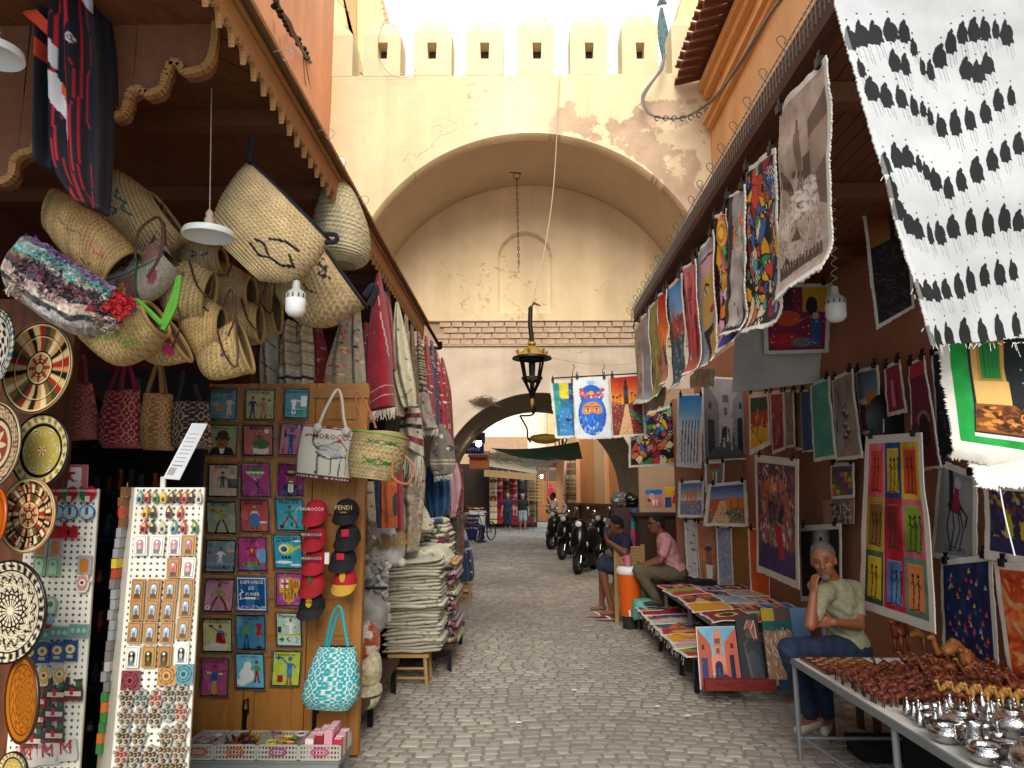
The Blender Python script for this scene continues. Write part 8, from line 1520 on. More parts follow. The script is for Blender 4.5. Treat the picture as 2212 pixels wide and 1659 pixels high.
W_=[
 ([(1515,812),(1614,818),(1620,992),(1520,998)],9.6,bwst,'grey street canvas crowded with robed figures',.04,'Y'),
 ([(1358,905),(1462,870),(1462,1006),(1358,1010)],9.9,mosaic(70),'mosaic canvas of fish and patterned shapes on the inner gate wall',.05,'Y'),
 ([(1463,852),(1520,850),(1516,1012),(1461,1008)],9.4,camels_,'tall blue to white canvas with a row of camels',.07,'Y'),
 ([(1588,700),(1778,700),(1770,826),(1582,848)],6.6,lambda A:(A.fill('b4aca4'),A.noise(3,.06)),'blank greyish canvas sheet hung below the mask canvas',0,'Y'),
 ([(1645,612),(1796,612),(1790,762),(1652,766)],6.5,lambda A:(A.fill('7a1c3c'),A.rect(0,.0,.45,.5,'3a2430'),A.rect(.6,0,1,.4,'c89a1c'),A.ell(.75,.3,.1,.16,'1c1c2c'),A.ell(.35,.5,.22,.14,'c84a1c'),A.ell(.3,.85,.28,.12,'b01c20'),A.ell(.6,.88,.2,.08,'5c6a6c'),A.rect(.75,.5,.92,.95,'20508c'),A.ell(.82,.46,.06,.06,'c8988c'),A.dabs(60,['d83a6c','c8a020','e0c8b8'],l=.03,w=.02)),'dark red canvas of seated women round a tea tray',.06,'Y'),
 ([(1797,582),(1840,584),(1858,750),(1800,764)],6.9,lambda A:(A.fill('401c50'),A.rect(.1,.6,1,1,'c8981c'),A.ell(.55,.78,.26,.2,'2a1438'),A.rect(.28,.78,.8,.95,'2a1438'),A.rect(.2,.1,.45,.5,'1c3c8c'),A.rect(.5,.05,.8,.5,'7a1c50')),'violet and gold arch canvas beside the right bulb lamp',.06,'Y'),
 ([(1862,450),(1960,400),(1976,665),(1893,712)],5.2,lambda A:(A.grad('6a1c14','8a5a1c',0,.35),A.rect(0,.35,1,1,'1c1618'),A.rect(.55,.08,.68,.4,'241414'),A.dabs(160,['4a3c3c','6a3c28','2a2024','544848'],0,.4,1,1,.12,.02,.5)),'dim canvas of a dark square under a red sky, behind the white canvas',.08,'Y'),
 ([(1617,848),(1660,846),(1664,960),(1618,985)],2.7,lambda A:(A.rect(0,0,1,.4,'2c3c24'),A.rect(0,.3,1,.6,'a02c1c'),A.rect(0,.6,1,1,'c8941c'),A.dabs(20,['3c1c10','e0a830'],0,.3,1,1,.2,.04)),'red and yellow field canvas at the left end of the upper row',.08,'X'),
 ([(1662,845),(1692,843),(1696,972),(1668,982)],2.68,lambda A:(A.fill('8a2438'),A.noise(4,.15),A.dabs(12,['c8a090','5c1824'],l=.2,w=.05)),'pinkish crimson canvas second in the upper row',.09,'X'),
 ([(1692,842),(1714,842),(1716,965),(1698,968)],2.66,lambda A:(A.fill('7c6c60'),A.noise(4,.15)),'taupe canvas third in the upper row',.1,'X'),
 ([(1712,842),(1736,840),(1740,975),(1718,972)],2.7,lambda A:(A.fill('6c5a30'),A.noise(4,.15)),'olive gold canvas edge in the upper row',.1,'X'),
 ([(1728,842),(1754,842),(1757,975),(1733,978)],2.65,lambda A:(A.fill('183c74'),A.noise(4,.1)),'deep blue canvas edge in the upper row',.05,'X'),
 ([(1749,828),(1790,812),(1806,990),(1757,998)],2.6,tealdash,'teal canvas with rows of short dashes',.07,'X'),
 ([(1797,818),(1840,796),(1862,990),(1806,996)],2.62,bwcam,'taupe canvas of a camel caravan in black and white',.07,'X'),
 ([(1846,800),(1894,788),(1910,935),(1860,940)],2.7,lambda A:(A.grad('3c5c74','7a8c94',0,.45),A.rect(0,.55,1,1,'6a2430'),A.rect(.4,.35,.75,.62,'b06a3c'),A.dabs(60,['8a2c3c','3c4c6c','c87a50'],0,.4,1,1,.14,.04)),'blue grey canvas of an orange fort, fifth from the tall hanging row',.07,'X'),
 ([(1910,792),(1942,776),(1958,890),(1916,900)],2.7,lambda A:(A.fill('8a1c38'),A.rect(.3,.3,.5,.9,'c86a7c'),A.rect(.6,.4,.75,.9,'5c1430')),'crimson canvas with two slender figures',.1,'X'),
 ([(1962,785),(1996,768),(2034,1012),(1974,1018)],2.66,lambda A:(A.fill('6a1830'),A.ell(.55,.55,.32,.26,'8a6c58'),A.ell(.55,.57,.24,.2,'1c1418'),A.rect(.3,.57,.8,.8,'1c1418'),A.rect(0,.0,1,.14,'a8243c')),'maroon canvas of a dark horseshoe arch',.07,'X'),
 ([(2012,762),(2046,752),(2070,985),(2024,992)],2.7,strokes(['1c2c50','241c24','8a5a2c'],40,.2,.05,None,'181a28'),'almost black blue canvas at the right end of the upper row',.1,'X'),
 ([(1869,942),(1990,934),(2022,1370),(1855,1312)],2.45,nine,'tall canvas of nine bright painted squares behind the old man',0,'X'),
 ([(2030,992),(2107,1024),(2110,1222),(2007,1204)],2.68,horse,'grey canvas of a rearing black horse and rider',.09,'X'),
 ([(2123,1036),(2300,1046),(2300,1240),(2127,1207)],2.6,lambda A:(A.fill('282040'),A.dabs(120,['4a2c34','c88a1c','7a9c1c','a02c34','3a3c6c','b0a89c'],0,0,1,1,.1,.04),A.ell(.3,.6,.06,.15,'a8a81c'),A.ell(.55,.65,.07,.12,'b8a81c'),A.rect(0,.75,1,1,'26244a')),'night market canvas with yellow lamps at the right edge',.08,'X'),
 ([(2030,1212),(2140,1196),(2163,1487),(2035,1408)],2.62,tris,'deep blue canvas scattered with small bright triangles',.06,'X'),
 ([(2146,1214),(2330,1224),(2330,1620),(2184,1490)],2.58,lambda A:(A.fill('c04a1c'),A.noise(3,.2),A.dabs(100,['d8782c','a82c14','c8a878','7a1c10','e0a050'],l=.3,w=.06,al=.6),A.ell(.8,.45,.3,.15,'8a5c48'),A.ell(.8,.48,.2,.1,'3a1c18'),figures(A,2,['2c1c1c','4a2420'],.85,.2,.3,.8)),'orange red canvas of a shadowy arch at the right edge',.07,'X'),
 ([(1631,982),(1724,992),(1727,1274),(1634,1234)],2.5,gatep,'large purple canvas of a crowd passing a city gate',.06,'X'),
 ([(1793,1000),(1846,998),(1846,1076),(1795,1080)],2.75,lambda A:(A.fill('4c4c54'),[A.rect(i*.2,.2+j*.2,i*.2+.17,.2+j*.2+.17,['a8281c','c8a020','1c5a8c','2c8050','c8602c'][(i*2+j*3)%5]) for i in range(5) for j in range(4)]),'small canvas of colourful stacked houses',.07,'X'),
 ([(1776,1080),(1844,1078),(1846,1132),(1780,1134)],2.74,lambda A:(A.fill('9a7458'),A.ell(.6,.5,.3,.3,'6c6058'),A.dabs(40,['2a2422','b8b0a8'],.3,.2,.9,.9,.15,.03)),'canvas of a grey tiger head on tan ground',.0,'X'),
 ([(1726,1136),(1815,1130),(1818,1300),(1730,1300)],2.72,lambda A:(A.fill('0d0d12'),[A.ell(.55,.2,r,r*1.1,c) for r,c in((.24,'4c4c50'),(.18,'8a8a8c'),(.11,'b8b8b8'),(.06,'18181c'))]),'black canvas with a glowing white ring behind the old man',.05,'X'),
 ([(1466,1040),(1522,1036),(1520,1118),(1464,1118)],9.3,lambda A:(A.grad('3c6ca0','c8a878',0,.45),A.rect(0,.55,1,1,'6c7c9c'),[A.rect(.3+i*.1,.2+.1*(i%2),.36+i*.1,.7,'c86a30') for i in range(5)],A.dabs(60,['b85a2c','3c5c7c','d8b890'],0,.5,1,1,.12,.03)),'canvas of orange towers over water by the cabinet',.1,'Y'),
 ([(1522,998),(1566,996),(1564,1062),(1524,1064)],9.1,lambda A:(A.fill('6c6c60'),[A.rect(.15+i*.2,.3,.22+i*.2,.8,['a82c28','c8a828','d8d4c8','2c5c8c'][i]) for i in range(4)],A.rect(.2,0,.8,.2,'8a3028')),'small grey canvas of coloured bottles',.08,'Y'),
 ([(1530,1046),(1612,1038),(1618,1138),(1519,1136)],9.0,lambda A:(A.grad('3c4c78','8a98b0',0,.35),A.rect(0,.35,1,1,'8a6040'),A.rect(0,.4,.3,.7,'b8542c'),[A.rect(.45+i*.2,.32,.6+i*.2,.6,'d0742c') for i in range(3)],A.poly([(.3,.4),(.45,.4),(.6,1),(.1,1)],'c8a078'),A.poly([(.5,.65),(.9,.8),(.9,.9),(.45,.75)],'2c6a40'),A.dabs(150,['d8b060','3c4c2c','a83a28','e0d0b8'],0,.6,1,1,.04,.02)),'canvas of an orange market square under a stormy sky',.08,'Y'),
 ([(1478,1124),(1503,1124),(1510,1250),(1484,1244)],2.6+6.9,lambda A:(A.fill('b0aca8'),A.dabs(14,['9a1c34','a82c44'],.1,.05,.9,.95,.5,.1,0)),'tall white canvas with crimson smears',.12,'Y'),
 ([(1503,1126),(1548,1126),(1552,1262),(1512,1254)],9.4,lambda A:(A.fill('a86a4c'),A.noise(3,.1),A.ell(.55,.45,.2,.14,'3a3434'),A.poly([(.4,.5),(.7,.5),(.75,.75),(.35,.75)],'8a4c34'),A.poly([(.35,.72),(.75,.72),(.7,.95),(.4,.95)],'c8c0bc')),'tan canvas of a dancer with a dark head cloth',.03,'Y'),
 ([(1546,1136),(1580,1138),(1586,1275),(1552,1268)],9.2,strokes(['3c5c9c','c87a2c','8a98b8','d8b060','2c2c3c'],90,.25,.05,.8,'7c8498'),'narrow blue and ochre splashed canvas',.08,'Y'),
 ([(1616,1142),(1662,1140),(1664,1296),(1622,1276)],8.6,lambda A:(A.fill('c84c10'),A.dabs(12,['5c2008'],.2,.6,.8,.8,.2,.02,1.4)),'plain orange canvas with thin brown camels',.05,'Y'),
 ([(1394,1058),(1430,1057),(1431,1096),(1396,1096)],11.6,lambda A:(A.rect(0,0,1,.4,'1c70b8'),A.rect(0,.3,1,1,'c87a68'),A.rect(.2,.2,.5,.6,'d89880'),A.rect(.6,.6,.7,.9,'d8d8d4'),A.ell(.2,.6,.12,.1,'1c5c3c'),A.rect(.4,.6,.5,.9,'e0e0dc')),'small pink and blue townhouse picture on the cabinet',0,'Y'),
 ([(1436,1052),(1472,1052),(1473,1096),(1437,1096)],11.6,lambda A:(A.fill('c8a01c'),A.rect(0,.5,.4,1,'1c3c8c'),A.ell(.6,.25,.1,.12,'8a5c40'),A.poly([(.4,.8),(.5,.4),(.7,.4),(.8,.8)],'a81c2c'),A.dabs(30,['1c3c8c','c83a28'],0,.6,1,1,.08,.04)),'small yellow picture of a woman in red on the cabinet',0,'Y')]
b=B(); b.box((1.98,9.75,0),(2.86,9.8,2.9)); tag(b.obj('display_board',M('shop_brown')),'brown board wall carrying the canvases beyond the seated men','board')
for i,(pts,D,fn,lab,m,mode) in enumerate(W_):
 P=[(PX if mode=='X' else PY)(u,v,D) for u,v in pts]; canvas(P,fn,lab,g1,m,disp=.008,fray=.006 if m else .002,seed=300+i,clips=i not in(34,35,25),q=1.5 if D<9 else 2)
b=B(); a,c=PY(1572,1139,9.5),PY(1622,1290,9.5); b.box((a.x,9.5,c.z),(c.x,9.55,a.z)); tag(b.obj('plank_panel',WOOD),'bare pine board between the blue splashed and orange canvases','board')
for i,(u,v,Y,lab) in enumerate(((1860,920,6.2,'round black disc standing behind the upper canvases'),(1930,905,5.6,'black round fan cover above the nine square canvas'))):
 q=B(); q.lathe([(.02,-.02),(.19,-.01),(.21,0),(.19,.01),(.02,.02)],24,PY(u,v,Y),Matrix.Rotation(math.pi/2,3,'X')); tag(q.obj('black_disc',IRON,smooth=True),lab,'disc')
bulb(1805,662,72,4.6,'white ribbed bulb lamp on a spiral cord in the right shop',(1800,420,4.6),True)
# cabinet, bags
cb=empty('brown_cabinet',PY(1430,1160,11.5),'tall dark brown cabinet against the inner gate wall','cabinet'); Yc=11.7
a,c=PY(1380,1108,Yc),PY(1478,1232,Yc); b=B(); b.box((a.x,Yc,0),(c.x,Yc+.6,a.z-.05)); b.obj('body',M('brown_lacquer','3a211c',rough=.5,var=.2),cb)
b=B(); b.box((a.x-.05,Yc-.05,a.z-.05),(c.x+.05,Yc+.65,a.z)); b.obj('top',M('brown_lacquer'),cb)
for k in range(2): b=B(); b.box((a.x+.04+k*.36,Yc-.015,.2),(a.x+.36+k*.36,Yc,a.z-.12)); b.obj('door',M('brown_lacquer2','432820',rough=.5),cb)
p=PY(1350,1150,12.5); b=B(); b.box((p.x-.16,12.5,0),(p.x+.2,13,PY(1350,1096,12.5).z)); tag(b.obj('dark_locker',M('brown_lacquer')),'dark brown locker beneath the black plastic bags','locker')
for i,(u,v,s,lab) in enumerate(((1340,1080,.16,'shiny grey plastic wrapped bundle on the locker'),(1362,1082,.16,'black bin bag bundle beside the grey one'))):
 q=B(); q.sph(PY(u,v,12.6),(s,s*.8,s*.75),16,10); o=q.obj('plastic_bundle',M('plastic_black' if i else 'plastic_smoke','101014' if i else '5a5654',rough=.18,bump=1,bscale=14));
 for vv in o.data.vertices: vv.co+=Vector([random.uniform(-.02,.02) for _ in range(3)])
 tag(o,lab,'bag')
o=loft('coloured_cloth',[(1364,1100,1376,1098),(1362,1150,1376,1150),(1360,1190,1378,1190)],12.2,.05,lambda A:(A.cells(8,['c8a01c','1c8a8c','c8305c','1c5c8c'],'2a2a2a')),CLOT); tag(o,'bright yellow and teal cloth hanging by the locker','cloth')
# ---- print tables
def prints(x,y,w,l,z,ang,fn,lab,grp,seed,fold=False):
 c,s=math.cos(ang),math.sin(ang); e=Vector((c,s,0)); n=Vector((-s,c,0)); o=Vector((x,y,z+(.03 if fold else 0)))
 P=[o-e*w/2+n*l/2,o+e*w/2+n*l/2,o+e*w/2-n*l/2,o-e*w/2-n*l/2]
 if fold: P[3]=P[3]+Vector((-.04,-.02,-.028)); P[0]=P[0]+Vector((-.04,0,-.028))
 pc=empty('print',o,lab,'print',grp); sheet('print_sheet',P,wht(fn,.06),CANV,pc,disp=.01,fray=.008,seed=seed,q=1.5)
tb=empty('print_table',(2.1,7.9,0),'metal legged table spread with colourful unframed prints','table')
b=B(); b.box((1.68,6.62,.535),(2.62,9.3,.555)); b.obj('top',M('dark_tabletop','2a2624',rough=.7),tb)
for x,y in((1.71,6.66),(1.71,9.2),(2.58,6.66),(2.58,9.2),(1.71,7.9)): b=B(); b.box((x-.018,y-.018,0),(x+.018,y+.018,.534)); b.obj('leg',GREY,tb)
b=B(); b.box((1.685,6.7,.48),(1.69,9.2,.534)); b.obj('side_rail',GREY,tb)
pf=[street('3c6ca8','c86a3c','8ab0d8'),mosaic(20),strokes(['3c5c8c','d06a3c','c8c0b0'],60,.2,.05,0,'8ca8c0'),street('a03c34','c88a5c','c8a8a0'),lambda A:(A.fill('8a9c2c'),A.rect(0,.5,1,1,'b0303c'),A.dabs(20,['d8c030','2c5c2c'])),sunset(),lambda A:(A.fill('d89a18'),A.dabs(12,['a83018'],l=.3,w=.03,ang=0)),lambda A:(A.fill('8a2438'),A.ell(.5,.5,.3,.3,'d8c83c'),A.ell(.5,.5,.2,.2,'3c2c34')),strokes(['4a4048','8a7c74','c8b8a8'],80,.12,.03,0,'a89888'),street('c87a4c','d8a878','6c9cc8')]
k=0; desc=['blue street','cubist','blue orange abstract','red street','green and red striped','sunset','golden','maroon sun','grey brown','orange town']
pos=['far left corner','far middle','far right corner','second row left','second row middle','second row right','third row left','third row middle','third row right','fourth row left','fourth row middle','fourth row right','nearest row left','nearest row middle','nearest row right']
for r in range(5):
 for c in range(3):
  prints(1.82+c*.315+random.uniform(-.02,.02),8.98-r*.52+random.uniform(-.02,.02),.35,.55,.565+.004*((r*3+c)%4),random.uniform(-.12,.12),pf[(k*7+3)%10],'%s print lying at the %s of the print table'%(desc[(k*7+3)%10],pos[k]),'prints on the table',400+k,fold=(c==0)); k+=1
bn2=empty('print_bench',(1.6,8,0),'low dark bench with overlapping colourful prints beside the lane','bench')
b=B(); b.box((1.42,6.5,.275),(1.84,9.6,.295)); b.obj('top',M('dark_tabletop'),bn2)
for x,y in((1.45,7.15),(1.8,7.15),(1.45,9.5),(1.8,9.5),(1.45,6.55),(1.45,8.2)): b=B(); b.box((x-.018,y-.018,0),(x+.018,y+.018,.274)); b.obj('leg',IRON,bn2)
for i in range(9):
 y=9.1-i*.3; prints(1.61,y,.46,.38,.303+.004*(i%2),random.uniform(-.15,.1),[mosaic(22),lambda A:A.fill('9a1c34'),mosaic(16,['2c5c9c','d8b030','c8402c','e0d8c8']),lambda A:(A.fill('b8b4a8'),A.dabs(20,['2c3c6c','c89a30'])),mosaic(14),lambda A:(A.fill('a82c38'),A.ell(.5,.5,.3,.2,'c8a030')),pf[6],lambda A:[A.rect(0,j/6,1,j/6+.1,['c83a5c','2c6a9c','d8a82c'][j%3]) for j in range(6)],pf[4]][i],'print laid on the low bench, %s from its far end'%nth[i],'prints on the low bench',430+i,True)
o=loft('mint_cloth_bundle',[(1366,1298,1372,1293),(1366,1325,1400,1292),(1370,1340,1428,1296),(1392,1330,1432,1304)],9.35,.15,lambda A:(A.fill('5fa898'),A.noise(4,.1)),CLOT,endround=.3,noise=.01); tag(o,'mint green wrapped cloth bundle on the far end of the low bench','bundle')
q=B()
for i in range(50): y=6.6+random.random()*2.6; p=Vector((1.37+random.gauss(0,.01),y,.285)); q.tube([p,p+Vector((random.gauss(-.01,.01),0,-random.uniform(.03,.09)))],.003,3,cap=False)
tag(q.obj('print_threads',M('thread_white'),bn2),kind='stuff')
# leaning paintings
def lean(pts,fn,lab,th=.03,Yb=6.2,Yt=6.4,seed=0,fr='3a2c24'):
 P=[PY(*pts[0],Yt),PY(*pts[1],Yt),PY(*pts[2],Yb),PY(*pts[3],Yb)]; e=empty('leaning_painting',P[3],lab,'painting','paintings leaning on the print table'); sheet('stretched_canvas',P,fn,CANV,e,thick=th,back=fr,seed=seed,q=1.7)
lean([(1503,1354),(1587,1352),(1603,1480),(1513,1490)],lambda A:(street('b0543c','c8846c','6ca8c8','3c2c54',people=3)(A),A.rect(0,0,.015,1,'d0ccc4'),A.rect(0,0,1,.015,'c8c4bc')),'leaning canvas of a minaret street under blue sky',Yb=6.25,Yt=6.45,seed=501)
def tw(A): A.fill('3a3c3e'); A.poly([(.35,1),(.3,.75),(.4,.6),(.55,.55),(.85,.65),(.95,1)],'4c5052'); A.ell(.5,.32,.17,.16,'55585a'); A.poly([(.3,.26),(.5,.08),(.8,.1),(.9,.4),(.7,.42),(.5,.22)],'b04a34'); [A.line([(.34+.1*i,.22),(.5+.1*i,.1),(.7+.04*i,.38)],.04,['d8a83c','3c7a9c','c83a4c','d8c8a8'][i]) for i in range(4)]; A.line([(.3,.6),(.28,.45),(.4,.42)],.07,'5a5e60'); A.line([(.32,.62),(.45,.98)],.06,'6a6e70')
lean([(1588,1328),(1635,1326),(1656,1466),(1603,1470)],tw,'leaning grey canvas of a woman in a bright striped turban',Yb=6.4,Yt=6.6,seed=502)
lean([(1643,1314),(1702,1312),(1730,1486),(1664,1480)],lambda A:(A.fill('8a6a50'),A.rect(0,0,1,.17,'b89a2c'),A.rect(.45,0,1,.2,'5c4440'),A.rect(0,.17,1,.3,'1c5c58'),A.ell(.6,.38,.32,.2,'a07868'),A.rect(.4,.2,.9,.28,'1c5050'),A.dabs(140,['6c9c98','c8a890','8a4a2c','d8d0c0','a8582c'],0,.3,1,1,.25,.03,1.5,al=.7),A.ell(.6,.42,.1,.03,'8a2c34')),'leaning abstract face canvas in ochre and teal drips',Yb=6.1,Yt=6.32,seed=503)
lean([(1704,1312),(1750,1313),(1752,1480),(1730,1484)],lambda A:(A.grad('5c7c9c','3c5c80'),A.line([(.3,.6),(.8,.35)],.02,'2a3440')),'leaning plain blue grey canvas by the old man',Yb=6.15,Yt=6.34,seed=504)
b=B(); a,c=PY(1523,1468,6.1),PY(1678,1493,6.1); b.box((a.x,6.1,max(.0,c.z)),(c.x,6.16,a.z)); o=b.obj('red_plank',M('chipped_red','7a2420',rough=.8,var=.6,scale=14,stretch=(1,1,3))); tag(o,'chipped red plank lying in front of the leaning paintings','plank')
b=B(); a,c=PY(1683,1469,6.1),PY(1736,1492,6.1); b.box((a.x,6.08,max(.0,c.z)),(c.x,6.14,a.z)); tag(b.obj('blue_plank',M('petrol_blue','173848',rough=.7)),'short petrol blue plank beside the red one','plank')
# ---- wares table
wt=empty('wares_table',(2.2,3.9,0),'long grey table crowded with carved camels and silver pots','table'); zt=.62
b=B(); b.box((1.71,2.0,zt-.012),(2.78,4.95,zt)); b.obj('top',M('table_paper','c4c0b8',rough=.8,var=.15),wt)
for a,c in(((1.695,2.0,zt-.035),(1.709,4.95,zt+.002)),((1.709,4.951,zt-.035),(2.78,4.965,zt+.002))): b=B(); b.box(a,c); b.obj('edge_rail',GREY,wt)
for x,y in((1.715,4.93),(1.715,3.65),(2.74,4.93),(1.715,2.3)): b=B(); b.tube([(x,y,zt-.036),(x+.02,y+.03,0)],.016,6); b.obj('leg',GREY,wt)
b=B(); b.tube([(1.73,4.94,.14),(2.74,4.94,.14)],.011); b.tube([(1.75,4.93,.14),(1.9,3.7,.14)],.011); b.obj('stretcher',GREY,wt)
# chessboard
cbd=empty('chessboard',(1.95,4.72,zt),'inlaid wooden chessboard at the far corner of the wares table','chessboard')
b=B(); b.box((1.74,4.5,zt+.001),(2.12,4.9,zt+.018),'5c2c14');
for i in range(8):
 for j in range(8): b.box((1.765+i*.0415,4.525+j*.0435,zt+.017),(1.765+i*.0415+.040,4.525+j*.0435+.042,zt+.0205),'c08a48' if (i+j)%2 else '4a2412')
b.obj('board',GLOS,cbd)
# carved camels
def animal_mesh(col,hump=True,s=1):
 q=B(); c=hx(col)
 q.tube([(-.032,0,.052),(-.015,0,.06),(.01,0,.07 if hump else .06),(.03,0,.058),(.042,0,.05)],[.012,.018,.021 if hump else .016,.017,.01],7)
 q.tube([(-.035,0,.056),(-.052,0,.06),(-.06,0,.085),(-.064,0,.098),(-.08,0,.096)],[.011,.009,.007,.0085,.005],6)
 if hump: q.tube([(.005,0,.075),(.008,0,.09)],[.016,.005],6)
 for x in(-.028,.03):
  for y in(-.009,.009): q.tube([(x,y,.05),(x+.002,y,.025),(x,y,.001)],[.007,.0045,.005],5)
 q.tube([(.043,0,.052),(.05,0,.03)],[.003,.002],4)
 me=mesh('carved_camel',q.v,q.f,smooth=True); bm=bmesh.new(); bm.from_mesh(me); bmesh.ops.recalc_face_normals(bm,faces=bm.faces); bm.to_mesh(me); bm.free(); me.materials.append(M('carved_'+col,col,rough=.5,var=.3,scale=30,bump=.1)); return me
CM=[animal_mesh(c) for c in('5c2410','6a2e14','4a1c0c','8a5428')]; CB=animal_mesh('b08040')
rnd=random.Random(8); n=0
for r in range(13):
 for c in range(15):
  x=1.78+c*.062+rnd.uniform(-.014,.014); y=4.45-r*.062+c*.008+rnd.uniform(-.015,.015)
  if y<3.75+(x-1.7)*.22 or x>2.7: continue
  big=c>10 or (c>7 and r<4); me=CM[rnd.choice([0,0,1,1,2,2] if not big else [1,1,0,3])]
  o=link('carved_camel',me); o.location=(x,y,zt+.001); s=rnd.uniform(.7,.95)*(1.45 if big else 1); o.scale=(s,s,s); o.rotation_euler=(0,0,rnd.uniform(-.5,.5)+math.pi*(rnd.random()<.0))
  tag(o,('larger' if big else 'small')+' carved wooden camel, %s from the lane edge in the %s rank from the chessboard'%(ordn(c).replace('topmost','first'),ordn(r).replace('topmost','first')),'carving','larger carved camels' if big else 'small carved camels'); n+=1
for i in range(9):
 o=link('carved_camel',CB); o.location=(2.12+i*.052,3.93-i*.03,zt+.001); o.scale=(1.15,)*3; o.rotation_euler=(0,0,.5); tag(o,'pale yellow wood camel walking in a single file line','carving','pale camels in a line')
for i,(u,v,s,lab) in enumerate(((1948,1400,2.6,'tall reddish carved camel standing at the back of the herd'),(1978,1395,1.9,'mid sized tan camel beside the tall carved one'),(2060,1450,2.7,'largest tan carved camel next to the silver pots'),(2090,1462,2.3,'second large tan camel turned to the wall'))):
 p=PZ(u,v+10,zt); p.x=min(p.x,2.68); o=link('carved_camel',CM[1] if i==0 else CM[3]); s*=.85; o.location=(p.x,p.y,zt+.001); o.scale=(s,s,s); o.rotation_euler=(0,0,[.8,0,.4,.9][i]); tag(o,lab,'carving')
for i,(x,y) in enumerate(((2.22,4.62),(2.38,4.55))): q=B(); q.lathe([(.0,0),(.085,0),(.09,.008),(.085,.016),(0,.016)],20,(x,y,zt+.001),cap=False); tag(q.obj('wooden_disc',M('carved_5c2410')),['left round carved wooden dish behind the camels','right round carved wooden dish behind the camels'][i],'dish')
for i in range(5): q=B(); x,y=2.0+i*.03,4.42+.03*(i%2); q.lathe([(.02,0),(.012,.02),(.002,.04)],8,(x,y,zt+.02)); tag(q.obj('pink_stone',M('pink_salt','b88a80')),'small pinkish stone cone near the chessboard','stone','pink stones')
# silverware
SV=M('hammered_silver','b4b4b4',rough=.16,var=.08,metal=1,bump=.35,bscale=120)
PR={'teapot':[(.0,0),(.05,0),(.07,.02),(.085,.05),(.075,.085),(.045,.105),(.04,.11),(.048,.118),(.03,.125),(.0,.13)],
'bowl':[(0,0),(.035,0),(.06,.015),(.08,.04),(.083,.055),(.066,.07),(.06,.075),(.078,.085),(.074,.087),(.054,.076),(.05,.06)],
'tagine':[(0,0),(.05,0),(.062,.012),(.064,.02),(.05,.03),(.028,.06),(.012,.085),(.009,.09),(.014,.1),(.01,.11),(0,.112)],
'bud':[(0,0),(.022,0),(.028,.02),(.022,.045),(.010,.075),(.006,.09),(.009,.1),(0,.105)],
'jug':[(0,0),(.045,0),(.05,.02),(.038,.08),(.033,.12),(.045,.145),(.042,.146),(.03,.122),(.03,.08)],
'plate_silver':[(0,.003),(.07,.003),(.10,.016),(.103,.018),(.10,.012),(.07,0),(0,0)],
'cup':[(0,0),(.02,0),(.03,.02),(.034,.045),(.03,.046),(.026,.02),(0,.008)]}
SMn={}
for k,p in PR.items():
 q=B(); q.lathe(p,22,cap=False)
 if k=='teapot': q.tube([(.07,0,.04),(.11,0,.06),(.125,0,.1)],[.014,.009,.006],7); q.tube([(-.07,0,.09),(-.12,0,.08),(-.12,0,.04),(-.08,0,.03)],.005,6); q.sph((0,0,.135),.01,8,5)
 if k=='jug': q.tube([(-.035,0,.13),(-.08,0,.12),(-.08,0,.06),(-.045,0,.03)],.005,6)
 me=mesh(k,q.v,q.f,smooth=True); bm=bmesh.new(); bm.from_mesh(me); bmesh.ops.recalc_face_normals(bm,faces=bm.faces); bm.to_mesh(me); bm.free(); me.materials.append(SV); SMn[k]=me
used=[]; cnt={}
ks=['bowl','bowl','teapot','cup','plate_silver','plate_silver','jug','bowl','teapot','cup']
nmap={'bud':'small silver bud vase','tagine':'conical lidded silver pot','bowl':'round flared silver bowl','teapot':'curved spout silver teapot','cup':'small silver cup','plate_silver':'flat silver plate','jug':'silver jug with a handle'}
rad={'bud':.03,'tagine':.06,'bowl':.085,'teapot':.1,'cup':.035,'plate_silver':.1,'jug':.06}
for t in range(2200):
 x,y=rnd.uniform(1.77,2.72),rnd.uniform(2.5,3.95)
 if y>3.72+(x-1.7)*.2: continue
 k=rnd.choice(['bud','tagine','cup','bud'] if y>3.5 else ks); r=rad[k]
 if any((x-a)**2+(y-b_)**2<(r+c)**2*.55 for a,b_,c in used): continue
 used.append((x,y,r)); o=link(k.replace('_silver','').replace('plate','silver_plate'),SMn[k]); o.location=(x,y,zt+.001); s=rnd.uniform(.85,1.1); s*=.78 if k in('bud','tagine') else 1; o.scale=(s,s,s); o.rotation_euler=(0,0,rnd.uniform(0,6.28)); tag(o,nmap[k]+(', in the part nearest the carved camels' if y>3.35 else ', towards the near end of the table'),'silverware','silverware, '+nmap[k]+('' if y>3.35 else ' near end'))
